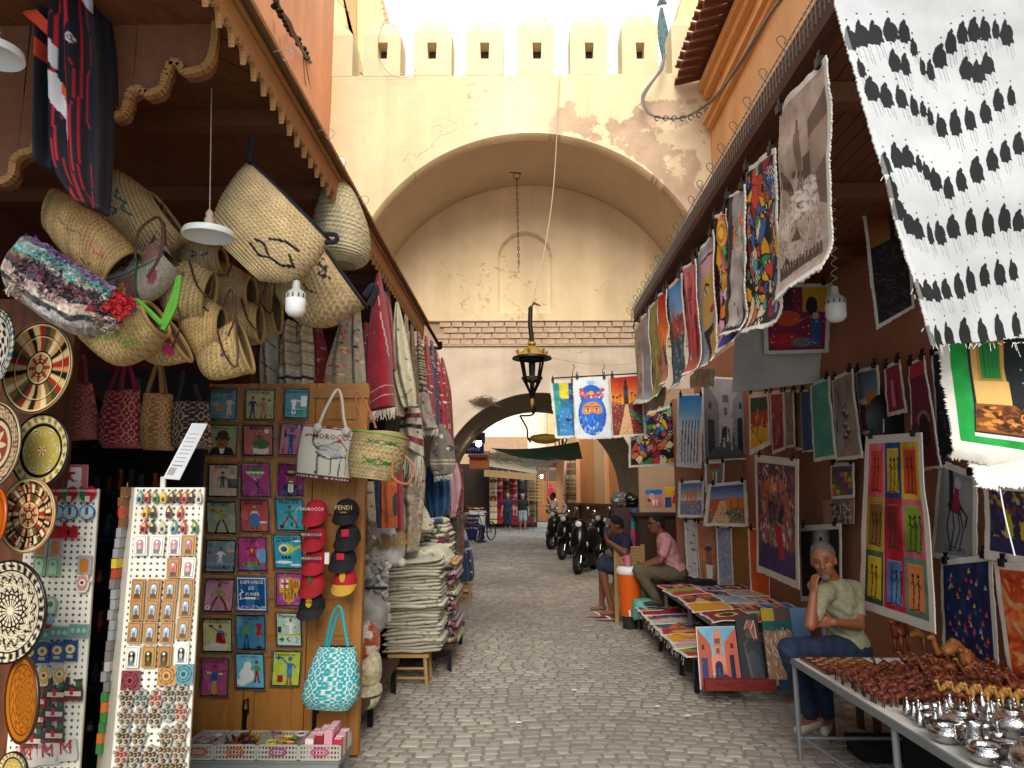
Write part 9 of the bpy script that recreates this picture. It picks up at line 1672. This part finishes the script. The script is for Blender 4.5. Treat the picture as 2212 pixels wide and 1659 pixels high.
# dark clutter under the wares table
for i,(x,y,z,sx,sy,sz,lab) in enumerate(((2.25,5.0,.0,.16,.12,.1,'black trainer shoe box under the wares table'),(2.5,4.3,0,.3,.3,.25,'dark crate in the shade under the wares table'))): b=B(); b.box((x-sx,y-sy,.02),(x+sx,y+sy,sz)); b.box((x-sx-.01,y-sy-.01,sz),(x+sx+.01,y+sy+.01,sz+.02)); tag(b.obj('storage_box',M('shop_black')),lab,'box')
for i in range(2): b=B(); b.obox((2.45+i*.1,4.1-i*.1,.03+i*.012),(.4,-.5,0),(.03,.03,0),(0,0,.008)); tag(b.obj('loose_plank',DARKW),['loose thin plank on the ground under the wares table','second loose plank crossing the first under the table'][i],'plank')
for i,(u,v) in enumerate(((1395,1382),(1300,1372),(1485,1545),(1240,1490),(1120,1560),(1420,1525))):
 p=PZ(u,v,.02); q=B(); q.obox(p,(.018,.007,0),(-.004,.010,0),(0,.002,.002)); tag(q.obj('paper_scrap',M('paper_white','d8d4cc')),'scrap of pale paper litter on the paving, %s of six from the far end'%nth[i],'litter','paper scraps on the paving')
# ================= PEOPLE =================
def capsule(q,a,b,ra,rb):
 q.tube([a,b],[ra,rb],12); q.sph(a,ra,12,8); q.sph(b,rb,12,8)
def grown(nm,q,vox,mt,par,it=3,noise=0):
 o=q.obj(nm,mt,None); m=o.modifiers.new('r','REMESH'); m.mode='VOXEL'; m.voxel_size=vox; s_=o.modifiers.new('s','SMOOTH'); s_.iterations=it; s_.factor=.5
 dg=bpy.context.evaluated_depsgraph_get(); me=bpy.data.meshes.new_from_object(o.evaluated_get(dg)); me.name=nm; me.polygons.foreach_set('use_smooth',[True]*len(me.polygons))
 if noise:
  for v in me.vertices: k=v.co; v.co=k+v.normal*noise*(math.sin(k.x*43+k.z*31)*math.sin(k.y*37-k.z*53)+.5*math.sin(k.z*90+k.x*60))
 old=o.data; bpy.data.objects.remove(o);
 if not me.materials: me.materials.append(mt)
 return link(nm,me,None,par)
def frame(f,up): f=Vector(f).normalized(); s=f.cross(up).normalized(); u=s.cross(f).normalized(); return Matrix((s,f,u)).transposed()
def hand(q,wr,d,nrm,s=1,curl=.5):
 d=Vector(d).normalized(); n=Vector(nrm); n=(n-d*n.dot(d)).normalized(); sd=d.cross(n); M3=Matrix((sd,d,n)).transposed(); c=wr+d*.045*s; q.sph(c,(.04*s,.052*s,.016*s),10,7,None,M3)
 for i,(x,l) in enumerate(((-.028,.062),(-.01,.072),(.01,.068),(.027,.052))):
  b0=wr+d*.085*s+sd*x*s; b1=b0+(d*(1-curl*.4)-n*curl*.5)*l*.55*s; b2=b1+(d*(1-curl)-n*curl)*l*.5*s; capsule(q,b0-d*.02*s,b1,.0092*s,.0085*s); capsule(q,b1,b2,.0085*s,.0072*s)
 t0=wr+d*.03*s-sd*.035*s; t1=t0+(d*.6-sd*.7-n*.2).normalized()*.035*s; capsule(q,t0,t1,.012*s,.010*s); capsule(q,t1,t1+(d-n*.4).normalized()*.028*s,.010*s,.008*s)
def person(lab,J,skin,clothes,hair=None,vox=.012,s=1,shoe=None,hands=True,beard=None,glasses=None,build=1.0,near=False):
 J={k:Vector(v) for k,v in J.items()}; root=empty('person',(J['pel'].x,J['pel'].y,0),lab,'person'); SKM=M('skin_'+skin,skin,rough=.5,var=.08,scale=10,bump=.08)
 side=(J['shR']-J['shL']).normalized(); up=(J['neck']-J['pel']).normalized(); fw=up.cross(side).normalized()
 TM=Matrix((side,fw,up)).transposed(); b_=build
 def torso(q,g):
  c=J['pel'].lerp(J['neck'],.68); w=J['pel'].lerp(J['neck'],.38); h=J['pel'].lerp(J['neck'],.05)
  q.sph(c,((.165*b_+g)*s,(.105*b_+g)*s,(.19+g)*s),16,10,None,TM); q.sph(w,((.142*b_+g)*s,(.105*b_+g)*s,(.16+g)*s),16,10,None,TM); q.sph(h,((.165*b_+g)*s,(.118*b_+g)*s,(.12+g)*s),16,10,None,TM)
  for k in('shL','shR'): capsule(q,J['neck']-up*.05*s,J[k],(.05+g)*s,(.052*b_+g)*s)
 def limb(q,a,b,ra,rb,g,t=1.0): e=a.lerp(b,t); capsule(q,a,e,(ra+g)*s,(ra+(rb-ra)*t+g)*s)
 def part(q,nm,g,t=1):
  if nm=='torso': torso(q,g)
  for S in 'LR':
   if nm=='uarm': limb(q,J['sh'+S],J['el'+S],.047*b_,.038*b_,g,t)
   if nm=='farm': limb(q,J['el'+S],J['wr'+S],.039*b_,.026,g,t)
   if nm=='thigh': limb(q,J['hip'+S],J['kn'+S],.082*b_,.054*b_,g,t)
   if nm=='shin': limb(q,J['kn'+S],J['an'+S],.054*b_,.034,g,t);
   if nm=='calf': q.sph(J['kn'+S].lerp(J['an'+S],.3)-J['f']*.015*s,(.05*s,.05*s,.1*s),8,6)
   if nm=='foot': f=Vector((J['f'].x,J['f'].y,0)).normalized() if 't'+S not in J else J['t'+S].normalized(); a=J['an'+S]; capsule(q,a+Vector((0,0,-.03*s))-f*.03*s,a+f*.14*s+Vector((0,0,-.045*s)),(.034+g)*s,(.026+g)*s)
  if nm=='hips': q.sph(J['pel'],((.168*b_+g)*s,(.12*b_+g)*s,(.11+g)*s),14,9,None,TM)
 q=B(); [part(q,n,0) for n in('torso','uarm','farm','thigh','shin','calf','foot','hips')]
 # neck and head
 H=J['head']; f=J['f'].normalized(); HM=frame(f,up if abs(up.dot(f))<.8 else Vector((0,0,1))); capsule(q,J['neck']-up*.02*s,H-HM@Vector((0,.02,.06))*s,.054*s,.052*s)
 P=lambda x,y,z:H+HM@Vector((x,y,z))*s
 q.sph(P(0,-.012,.025),(.076*s,.095*s,.098*s),18,12,None,HM); q.sph(P(0,.018,-.045),(.056*s,.068*s,.066*s),14,10,None,HM); q.sph(P(0,.055,-.088),(.03*s,.028*s,.022*s),10,7,None,HM)
 capsule(q,P(0,.086,.018),P(0,.108,-.022),.009*s,.015*s); capsule(q,P(-.012,.092,-.024),P(.012,.092,-.024),.009*s,.009*s); capsule(q,P(-.04,.078,.036),P(.04,.078,.036),.010*s,.010*s)
 for x in(-.037,.037): q.sph(P(x,.058,-.02),(.024*s,.02*s,.02*s),8,6,None,HM); q.sph(P(x*2.08,-.008,-.004),(.009*s,.018*s,.03*s),8,6,None,HM)
 capsule(q,P(-.02,.078,-.054),P(.02,.078,-.054),.009*s,.009*s); capsule(q,P(-.016,.076,-.066),P(.016,.076,-.066),.009*s,.009*s)
 if hands:
  for S in 'LR': hand(q,J['wr'+S],J.get('h'+S,J['wr'+S]-J['el'+S]),J.get('n'+S,fw),s,.55)
 grown('body',q,vox*.75 if near else vox,SKM,root,it=2)
 for x in(-.031,.031):
  e=B(); e.sph(P(x,.073,.012),(.011*s,.010*s,.0060*s),8,6,None,HM); eo=e.obj('eye',M('eye_white','877468',rough=.3,bump=0),root,smooth=True); e=B(); e.sph(P(x,.0815,.012),(.0058*s,.004*s,.0056*s),8,5,None,HM); e.obj('iris',M('eye_dark','1c120c',rough=.2,bump=0),eo)
  e=B(); e.tube([P(x*1.55,.083,.036),P(x,.092,.042),P(x*.5,.093,.038)],.0045*s,5); e.obj('eyebrow',M('brow_'+(hair or '2a2220'),hair or '2a2220',rough=.9),root)
 e=B(); capsule(e,P(-.02,.0865,-.0595),P(.02,.0865,-.0595),.0035*s,.0035*s); e.obj('mouth',M('lip_dark','6a3430',rough=.6),root)
 for nm,c,parts,g,*k in clothes:
  q=B(); [part(q,*((p,g) if isinstance(p,str) else (p[0],g,p[1]))) for p in parts]; grown(nm,q,vox*1.1,M('fabric_'+c,c,rough=.85,var=.12,scale=14,bump=.35,bscale=25),root,it=3,noise=.0045 if vox<.02 else .006)
 if hair:
  q=B(); q.sph(P(0,-.025,.045),(.082*s,.094*s,.092*s),16,10,None,HM)
  if J.get('long'): q.sph(P(0,-.07,-.03),(.075*s,.05*s,.13*s),12,8,None,HM)
  q.sph(P(0,-.06,.0),(.078*s,.055*s,.07*s),12,8,None,HM); grown('hair',q,vox*.8,M('hair_'+hair,hair,rough=.85,var=.3,scale=60,bump=.8,bscale=220),root,it=1,noise=.002)
 if beard:
  q=B(); q.sph(P(0,.07,-.094),(.03*s,.024*s,.022*s),10,7,None,HM); capsule(q,P(-.026,.094,-.041),P(.026,.094,-.041),.006*s,.006*s); grown('beard',q,.005,M('hair_'+beard,beard,rough=.9,var=.3,scale=60,bump=.8,bscale=220),root,it=1)
 if glasses:
  q=B(); [q.tube([P(x+.022*math.cos(a),.096,.012+.016*math.sin(a)) for a in np.linspace(0,2*math.pi,11)],.003*s,5,cap=False) for x in(-.031,.031)]; q.tube([P(-.055,.09,.016),P(-.08,.0,.014)],.003*s,4); q.tube([P(.055,.09,.016),P(.08,.0,.014)],.003*s,4)
  if glasses=='sun': [q.sph(P(x,.094,.012),(.022*s,.005*s,.017*s),8,5,None,HM) for x in(-.031,.031)]
  q.obj('glasses',IRON,root)
 if shoe:
  for S in 'LR':
   f2=Vector((J['f'].x,J['f'].y,0)).normalized() if 't'+S not in J else J['t'+S].normalized(); a=J['an'+S]; q=B(); capsule(q,a+Vector((0,0,-.045*s))-f2*.05*s,a+f2*.155*s+Vector((0,0,-.055*s)),.042*s,.034*s); grown('shoe',q,.014,M('shoe_'+shoe,shoe,rough=.7),root)
 return root
M('fabric_8a8868','8f8c70',rough=.85,var=.32,scale=42,bump=.5,bscale=18)
om=person('old man with grey hair in a patterned khaki shirt resting his cheek on his hand',dict(pel=PY(1836,1400,5.38),neck=PY(1802,1256,5.27),head=PY(1779,1213,5.17),f=(-.45,-.88,-.12),shL=PY(1776,1284,5.10),shR=PY(1845,1274,5.40),elL=PY(1750,1350,4.96),wrL=PY(1757,1284,5.0),elR=PY(1856,1350,5.22),wrR=PY(1800,1344,5.02),hL=(.12,.06,1),hR=(-1,-.05,.02),nL=(-.9,-.3,.2),nR=(0,1,.2),hipL=PY(1822,1404,5.28),hipR=PY(1848,1404,5.42),knL=PY(1704,1402,4.99),knR=PY(1752,1404,5.06),anL=PY(1752,1549,5.24),anR=PY(1788,1548,5.36),tL=(-.75,-.6,0),tR=(-.5,-.85,0)),
 '8a5238',[('shirt','8a8868',['torso',('uarm',.62)],.016),('trousers','1a2840',['hips','thigh',('shin',.93)],.018)],hair='5c5854',shoe='b0a8a0',beard='6c6660',near=True,vox=.010)
st=empty('vendor_stool',(2.25,5.45,0),'dark stool under the old man','stool')
b=B(); b.box((2.05,5.3,.36),(2.42,5.62,.40)); b.obj('seat',DARKW,st)
for x in(2.08,2.39):
 for y in(5.33,5.59): b=B(); b.box((x-.02,y-.02,0),(x+.02,y+.02,.359)); b.obj('leg',DARKW,st)
# man in pink polo, seated facing left
def at(u,v,Y): return PY(u,v,Y)
Yp=9.4
person('seated man in a pink polo shirt and olive trousers facing left',dict(pel=at(1462,1238,Yp),neck=at(1432,1158,Yp),head=at(1417,1132,Yp-.0),f=(-.97,-.2,-.12),shL=at(1440,1172,Yp-.16),shR=at(1436,1168,Yp+.16),elL=at(1428,1212,Yp-.2),wrL=at(1392,1222,Yp-.12),elR=at(1424,1208,Yp+.18),wrR=at(1388,1220,Yp+.05),hipL=at(1455,1240,Yp-.1),hipR=at(1455,1240,Yp+.1),knL=at(1378,1232,Yp-.14),knR=at(1386,1228,Yp+.12),anL=at(1420,1295,Yp-.15),anR=at(1395,1300,Yp+.12),tL=(-1,-.1,0),tR=(-1,0,0)),
 '7a4a34',[('polo_shirt','c48a8c',['torso',('uarm',.6)],.018),('trousers','5c5440',['hips','thigh',('shin',.95)],.02)],hair='17130f',shoe='3a2a20',glasses='y',vox=.013)
b=B(); p=at(1475,1250,Yp); b.box((p.x-.2,Yp-.25,0),(p.x+.35,Yp+.25,p.z)); o=b.obj('black_bench_box',M('shop_black')); tag(o,'black box the man in pink sits on','box')
# man in navy tee on the woven chair, phone at his face
Yq=10.2
A_=person('seated man in a navy t-shirt and dark shorts holding a phone up to his face',dict(pel=at(1352,1226,Yq+.05),neck=at(1343,1160,Yq),head=at(1331,1136,Yq-.02),f=(-.9,-.1,-.42),shL=at(1352,1172,Yq-.17),shR=at(1345,1168,Yq+.15),elL=at(1350,1194,Yq-.42),wrL=at(1312,1168,Yq-.25),elR=at(1330,1196,Yq+.2),wrR=at(1308,1162,Yq-.02),hL=(-.3,.2,.9),hR=(-.2,-.2,.9),hipL=at(1348,1230,Yq-.1),hipR=at(1346,1228,Yq+.12),knL=at(1298,1222,Yq-.14),knR=at(1302,1212,Yq+.16),anL=at(1322,1318,Yq-.12),anR=at(1300,1308,Yq+.16),tL=(-1,-.15,0),tR=(-1,-.1,0)),
 '7a4a34',[('t_shirt','17203c',['torso',('uarm',.65)],.018),('shorts','1c2840',['hips',('thigh',.92)],.026)],hair='12100f',build=1.12,vox=.013)
p=at(1306,1150,Yq-.14); b=B(); b.obox(p,(.012,.03,0),(0,.0,.05),(.004,-.002,0)); b.obox(p,(.004,0,0),(0,.035,0),(0,0,.07)); tag(b.obj('phone',M('phone_blue','1c3c70',rough=.3)),'dark blue smartphone held up by the man in navy','phone')
for an,lb in((at(1322,1326,Yq-.12),'nearer'),(at(1300,1316,Yq+.16),'farther')):
 e=empty('flip_flop',an,'pink and white flip-flop under the %s foot'%lb,'sandal'); q=B(); q.sph(Vector((an.x-.06,an.y,.03)),(.14,.055,.015),14,6); q.obj('sole',M('pink_foam','b07c74',rough=.8),e,smooth=True); q=B(); q.tube([Vector((an.x-.02,an.y-.05,.04)),Vector((an.x-.1,an.y,.085)),Vector((an.x-.02,an.y+.05,.04))],.008,5); q.obj('strap',WHITE,e)
ch=empty('woven_chair',at(1355,1330,10.0),'tall wooden chair with a woven straw back','chair'); cx0,cx1=at(1330,1200,9.95).x,at(1388,1200,9.95).x
for x,y in((cx0,9.95),(cx1,9.95),(cx0,10.45),(cx1,10.45)): b=B(); b.box((x-.025,y-.025,0),(x+.025,y+.025,at(1330,1176,9.95).z if y<10 else .45)); b.obj('post',MATS['light_slat'],ch)
q=B(); z0,z1=at(1330,1224,9.95).z,at(1330,1182,9.95).z
for i in range(13): z=z0+(z1-z0)*i/12; q.tube([(cx0,9.93,z),((cx0+cx1)/2,9.93+.02*(i%2),z),(cx1,9.93,z)],.013,5)
for i in range(14): x=cx0+(cx1-cx0)*i/13; q.tube([(x,9.925,z0),(x,9.925,z1)],.008,4)
tag(q.obj('woven_back',M('rush_weave','a88a58',rough=.9,bump=.5),ch),kind='stuff'); b=B(); b.box((cx0,9.96,.42),(cx1,10.45,.45)); b.obj('seat',MATS['rush_weave'],ch)
# cooler and mug
p=at(1361,1305,9.55); co=empty('drinks_cooler',(p.x,9.55,0),'orange insulated drinks cooler with a white lid','cooler')
zt2=at(1361,1222,9.55).z; q=B(); q.lathe([(0,.16),(.11,.16),(.12,.2),(.15,zt2-.14),(.155,zt2-.1),(0,zt2-.1)],26,(p.x,9.55,0),cap=False); q.obj('body',M('orange_plastic','d8590c',rough=.35,bump=.02),co,smooth=True)
q=B(); q.lathe([(.155,zt2-.1),(.165,zt2-.09),(.165,zt2-.04),(.14,zt2-.01),(0,zt2)],26,(p.x,9.55,0),cap=False); q.obj('lid',WHITE,co,smooth=True)
q=B(); q.tube([(p.x-.03,9.4,.24),(p.x-.03,9.36,.22),(p.x-.03,9.36,.18)],.014,6); q.obj('tap',WHITE,co); q=B(); q.lathe([(.09,0),(.1,.15)],16,(p.x,9.55,.005)); tag(q.obj('cooler_stand',M('bucket_dark','2a2624',rough=.6)),'dark bucket stand under the orange cooler','stand')
mg=empty('pink_mug',(p.x,9.55,zt2),'pink mug standing on the cooler lid','mug'); q=B(); q.lathe([(.0,.002),(.04,.002),(.047,.13),(.043,.13),(.037,.01)],18,(p.x-.02,9.52,zt2),cap=False); q.obj('cup',M('pink_ceramic','c0707c',rough=.3),mg,smooth=True); q=B(); q.tube([(p.x-.06,9.52,zt2+.11),(p.x-.11,9.52,zt2+.09),(p.x-.1,9.52,zt2+.04),(p.x-.058,9.52,zt2+.03)],.008,6); q.obj('handle',M('pink_ceramic'),mg)
# standing figures in the lane
def stand(u,vf,h,face,lab,skin,cl,hair,Y=None,arms=None,**k):
 p=PZ(u,vf,0); x,y=p.x,p.y; H=h; f=Vector((math.sin(face),-math.cos(face),0)); r=Vector((f.y,-f.x,0)); r=-r; P=lambda a,b_,z:Vector((x,y,0))+r*a+f*b_+Vector((0,0,z*H))
 J=dict(pel=P(0,0,.53),neck=P(0,.0,.83),head=P(0,.03,.92),f=f,shR=P(.18,0,.8),shL=P(-.18,0,.8),elR=P(.25,.0,.63),elL=P(-.25,0,.63),wrR=P(.27,.1,.48),wrL=P(-.27,.08,.48),hipR=P(.09,0,.51),hipL=P(-.09,0,.51),knR=P(.1,.12,.29),knL=P(-.09,.0,.28),anR=P(.1,.1,.05),anL=P(-.1,-.16,.055))
 if arms: J.update({a:P(*v) for a,v in arms.items()})
 J={a:Vector(v) for a,v in J.items()}
 if k.pop('long',0): J['long']=Vector((1,0,0))
 return person(lab,J,skin,cl,hair,vox=.017,s=H/1.75,**k)
stand(1097,1148,1.7,.05,'woman in a navy blue dress and sunglasses walking towards the camera','a8705a',[('dress','1c2440',['torso',('uarm',.4),'hips','thigh',('shin',.45)],.04)],'a88a5c',glasses='sun',shoe='a87c5c',long=1)
stand(1129,1149,1.68,.1,'tourist in a black printed t-shirt and pale denim shorts walking towards the camera','a8705a',[('t_shirt','18181a',['torso',('uarm',.6)],.028),('shorts','8a9aa8',['hips',('thigh',.85)],.035)],'9a8468',glasses='sun',shoe='d0ccc4',long=1)
stand(1196,1181,1.72,-1.2,'man in a white shirt and dark trousers standing with a hand at his mouth','6a4030',[('shirt','cfc6c0',['torso',('uarm',.7)],.03),('trousers','1e1a1c',['hips','thigh','shin'],.026)],'14110f',shoe='2a2422',arms=dict(elR=(.2,.16,.68),wrR=(.06,.2,.83),elL=(-.2,.14,.64),wrL=(0,.24,.66)))
stand(1176,1126,1.68,-1.7,'man in a red shirt and black trousers leaning over the handcart','5c3a2c',[('shirt','a01c2c',['torso',('uarm',.7)],.035),('trousers','141416',['hips','thigh','shin'],.03)],'3a302c',shoe='1c1816',arms=dict(neck=(0,.3,.78),head=(0,.42,.84),shR=(.18,.28,.76),shL=(-.18,.28,.76),elR=(.2,.4,.62),elL=(-.2,.4,.62),wrR=(.15,.6,.6),wrL=(-.15,.6,.6)))
stand(1154,1122,1.62,1.5,'woman in a pink top beyond the handcart','a8705a',[('top','b8707c',['torso',('uarm',.7)],.035),('trousers','8a7464',['hips','thigh','shin'],.03)],'8a6440',shoe='5c4438',long=1)
stand(1206,1140,1.7,.4,'person in a white top half hidden behind the man in the white shirt','6a4030',[('top','c0b8b4',['torso',('uarm',.8)],.035),('trousers','2c2c34',['hips','thigh','shin'],.03)],'1c1614',shoe='2c2422')
p=PZ(1022,1172,0)
person('seated person in jeans resting by the bicycle on the left of the lane',dict(pel=(p.x-.15,p.y,.5),neck=(p.x-.25,p.y,1.0),head=(p.x-.22,p.y-.03,1.15),f=(.8,-.4,-.1),shL=(p.x-.25,p.y+.17,.95),shR=(p.x-.22,p.y-.17,.95),elL=(p.x-.1,p.y+.2,.7),elR=(p.x-.08,p.y-.2,.7),wrL=(p.x+.1,p.y+.1,.62),wrR=(p.x+.12,p.y-.1,.62),hipL=(p.x-.12,p.y+.1,.5),hipR=(p.x-.12,p.y-.1,.5),knL=(p.x+.32,p.y+.12,.52),knR=(p.x+.3,p.y-.12,.52),anL=(p.x+.3,p.y+.12,.08),anR=(p.x+.2,p.y-.12,.08)),'5c3a2c',[('jacket','8a7c70',['torso','uarm','farm'],.03),('jeans','2c4460',['hips','thigh',('shin',.9)],.025)],'2a2420',vox=.017,shoe='201c1a')
# ================= SCOOTERS =================
BP=M('black_gloss','0e1012',rough=.18,bump=0,var=.02); CHR=M('chrome','c8c8c8',rough=.12,metal=1,bump=0,var=.02)
def scooter(x,y,rz,lab,body=BP,cover=None,s=1):
 e=empty('scooter',(x,y,0),lab,'scooter','motor scooters parked by the low arch',rz); W=Matrix.Translation((x,y,0))@Matrix.Rotation(rz,4,'Z')
 def fin(q,nm,mt,sm=True,par=None):
  q.v=[tuple(W@(Vector(v)*s)) for v in q.v]; return q.obj(nm,mt,par or e,smooth=sm)
 # local axes: forward is -y
 for wy in(-.62,.62):
  q=B(); M3=Matrix(((0,0,1),(1,0,0),(0,1,0))); r=.24; q.lathe([(r-.09,-.04),(r-.03,-.055),(r,-.03),(r,.03),(r-.03,.055),(r-.09,.04),(r-.09,-.04)],26,(0,wy,r),M3,cap=False); w=fin(q,'tyre',M('tyre_rubber'))
  q=B(); q.lathe([(.155,-.03),(.155,.03),(.13,.03),(.13,-.03),(.155,-.03)],20,(0,wy,r),M3,cap=False)
  for k in range(6): a=k*math.pi/3; q.tube([(0,wy+.02*math.cos(a),r+.02*math.sin(a)),(0,wy+.14*math.cos(a),r+.14*math.sin(a))],.016,5)
  q.tube([(-.05,wy,r),(.05,wy,r)],.035,8); fin(q,'rim',M('wheel_metal'),par=w)
 q=B(); q.tube([(0,-.88,.38),(0,-.78,.5),(0,-.62,.535),(0,-.46,.47),(0,-.38,.36)],[.03,.075,.09,.08,.05],12); fin(q,'front_fender',body)
 q=B(); q.tube([(0,-.46,.34),(0,-.47,.6),(0,-.42,.86),(0,-.36,1.02)],[.13,.21,.19,.09],16); o=fin(q,'leg_shield',body)
 q=B(); q.sph((0,-.6,.82),(.035,.015,.045),12,8); fin(q,'badge',M('badge_metal','a8a08c',rough=.3,metal=.8),par=o)
 for x_ in(-.17,.17): q=B(); q.sph((x_,-.54,.62),(.04,.03,.06),10,7); fin(q,'indicator',M('amber_lens','c0a080',rough=.2,bump=0),par=o)
 q=B(); q.tube([(.06,-.62,.24),(.06,-.42,.9)],.02,8); q.tube([(-.06,-.62,.24),(-.06,-.42,.9)],.02,8); fin(q,'fork',CHR)
 q=B(); q.tube([(0,-.38,.3),(0,-.1,.24),(0,.2,.26)],[.14,.16,.15],12); fin(q,'floorboard',M('dark_plastic','1a1a1c',rough=.6))
 q=B(); q.tube([(0,.12,.42),(0,.3,.58),(0,.6,.64),(0,.88,.62),(0,.98,.58)],[.13,.19,.2,.14,.06],16); fin(q,'rear_body',body)
 q=B(); q.tube([(0,.08,.76),(0,.3,.8),(0,.6,.82),(0,.84,.84)],[.07,.12,.12,.07],12); fin(q,'seat',M('seat_vinyl','161414',rough=.5))
 q=B(); q.sph((0,-.44,1.03),(.13,.11,.09),14,10); hb=fin(q,'handlebar_cowl',body)
 q=B(); q.sph((0,-.54,1.03),(.075,.035,.065),14,10); fin(q,'headlight',M('lamp_glass','c8ccd0',rough=.08,bump=0),par=hb)
 q=B(); q.tube([(-.34,-.3,1.06),(-.12,-.4,1.06),(.12,-.4,1.06),(.34,-.3,1.06)],.018,8); fin(q,'handlebar',IRON)
 for x_ in(-.26,.26): q=B(); q.tube([(x_*.8,-.36,1.08),(x_*1.1,-.36,1.24)],.007,5); q.sph((x_*1.1,-.36,1.28),(.055,.015,.05),12,8); fin(q,'mirror',CHR)
 q=B(); q.tube([(.15,.2,.2),(.17,.5,.24),(.17,.8,.3)],[.03,.055,.05],10); fin(q,'exhaust',CHR); q=B(); q.sph((-.12,.5,.28),(.08,.18,.12),12,8); fin(q,'engine',M('engine_grey','6a6c6e',rough=.4,metal=.6))
 if cover:
  q=B(); q.sph((0,.4,.72),(.34,.6,.32),26,16); r=random.Random(3)
  q.v=[tuple(Vector(v)+Vector((r.uniform(-.03,.03),r.uniform(-.03,.03),r.uniform(-.03,.03)))) for v in q.v]; fin(q,'silver_cover',M('foil_cover','a4a6a8',rough=.3,metal=.5,bump=1,bscale=9),False)
p=PZ(1270,1243); scooter(p.x+.02,p.y+.72,-.35,'black gloss scooter with a round badge, nearest of the parked row')
p=PZ(1218,1212); scooter(p.x+.25,p.y+.9,-.45,'dark scooter with a silver mirror behind the nearest one')
p=PZ(1300,1205); scooter(p.x,p.y+.3,-.2,'scooter half wrapped in a crumpled silver cover',cover=1)
p=PZ(1206,1188); scooter(p.x+.15,p.y+.6,-.6,'black moped beside the man in the white shirt',s=1.02)
p=PZ(1315,1175); scooter(p.x+.2,p.y+.8,-.4,'black scooter farthest back against the wooden dado')
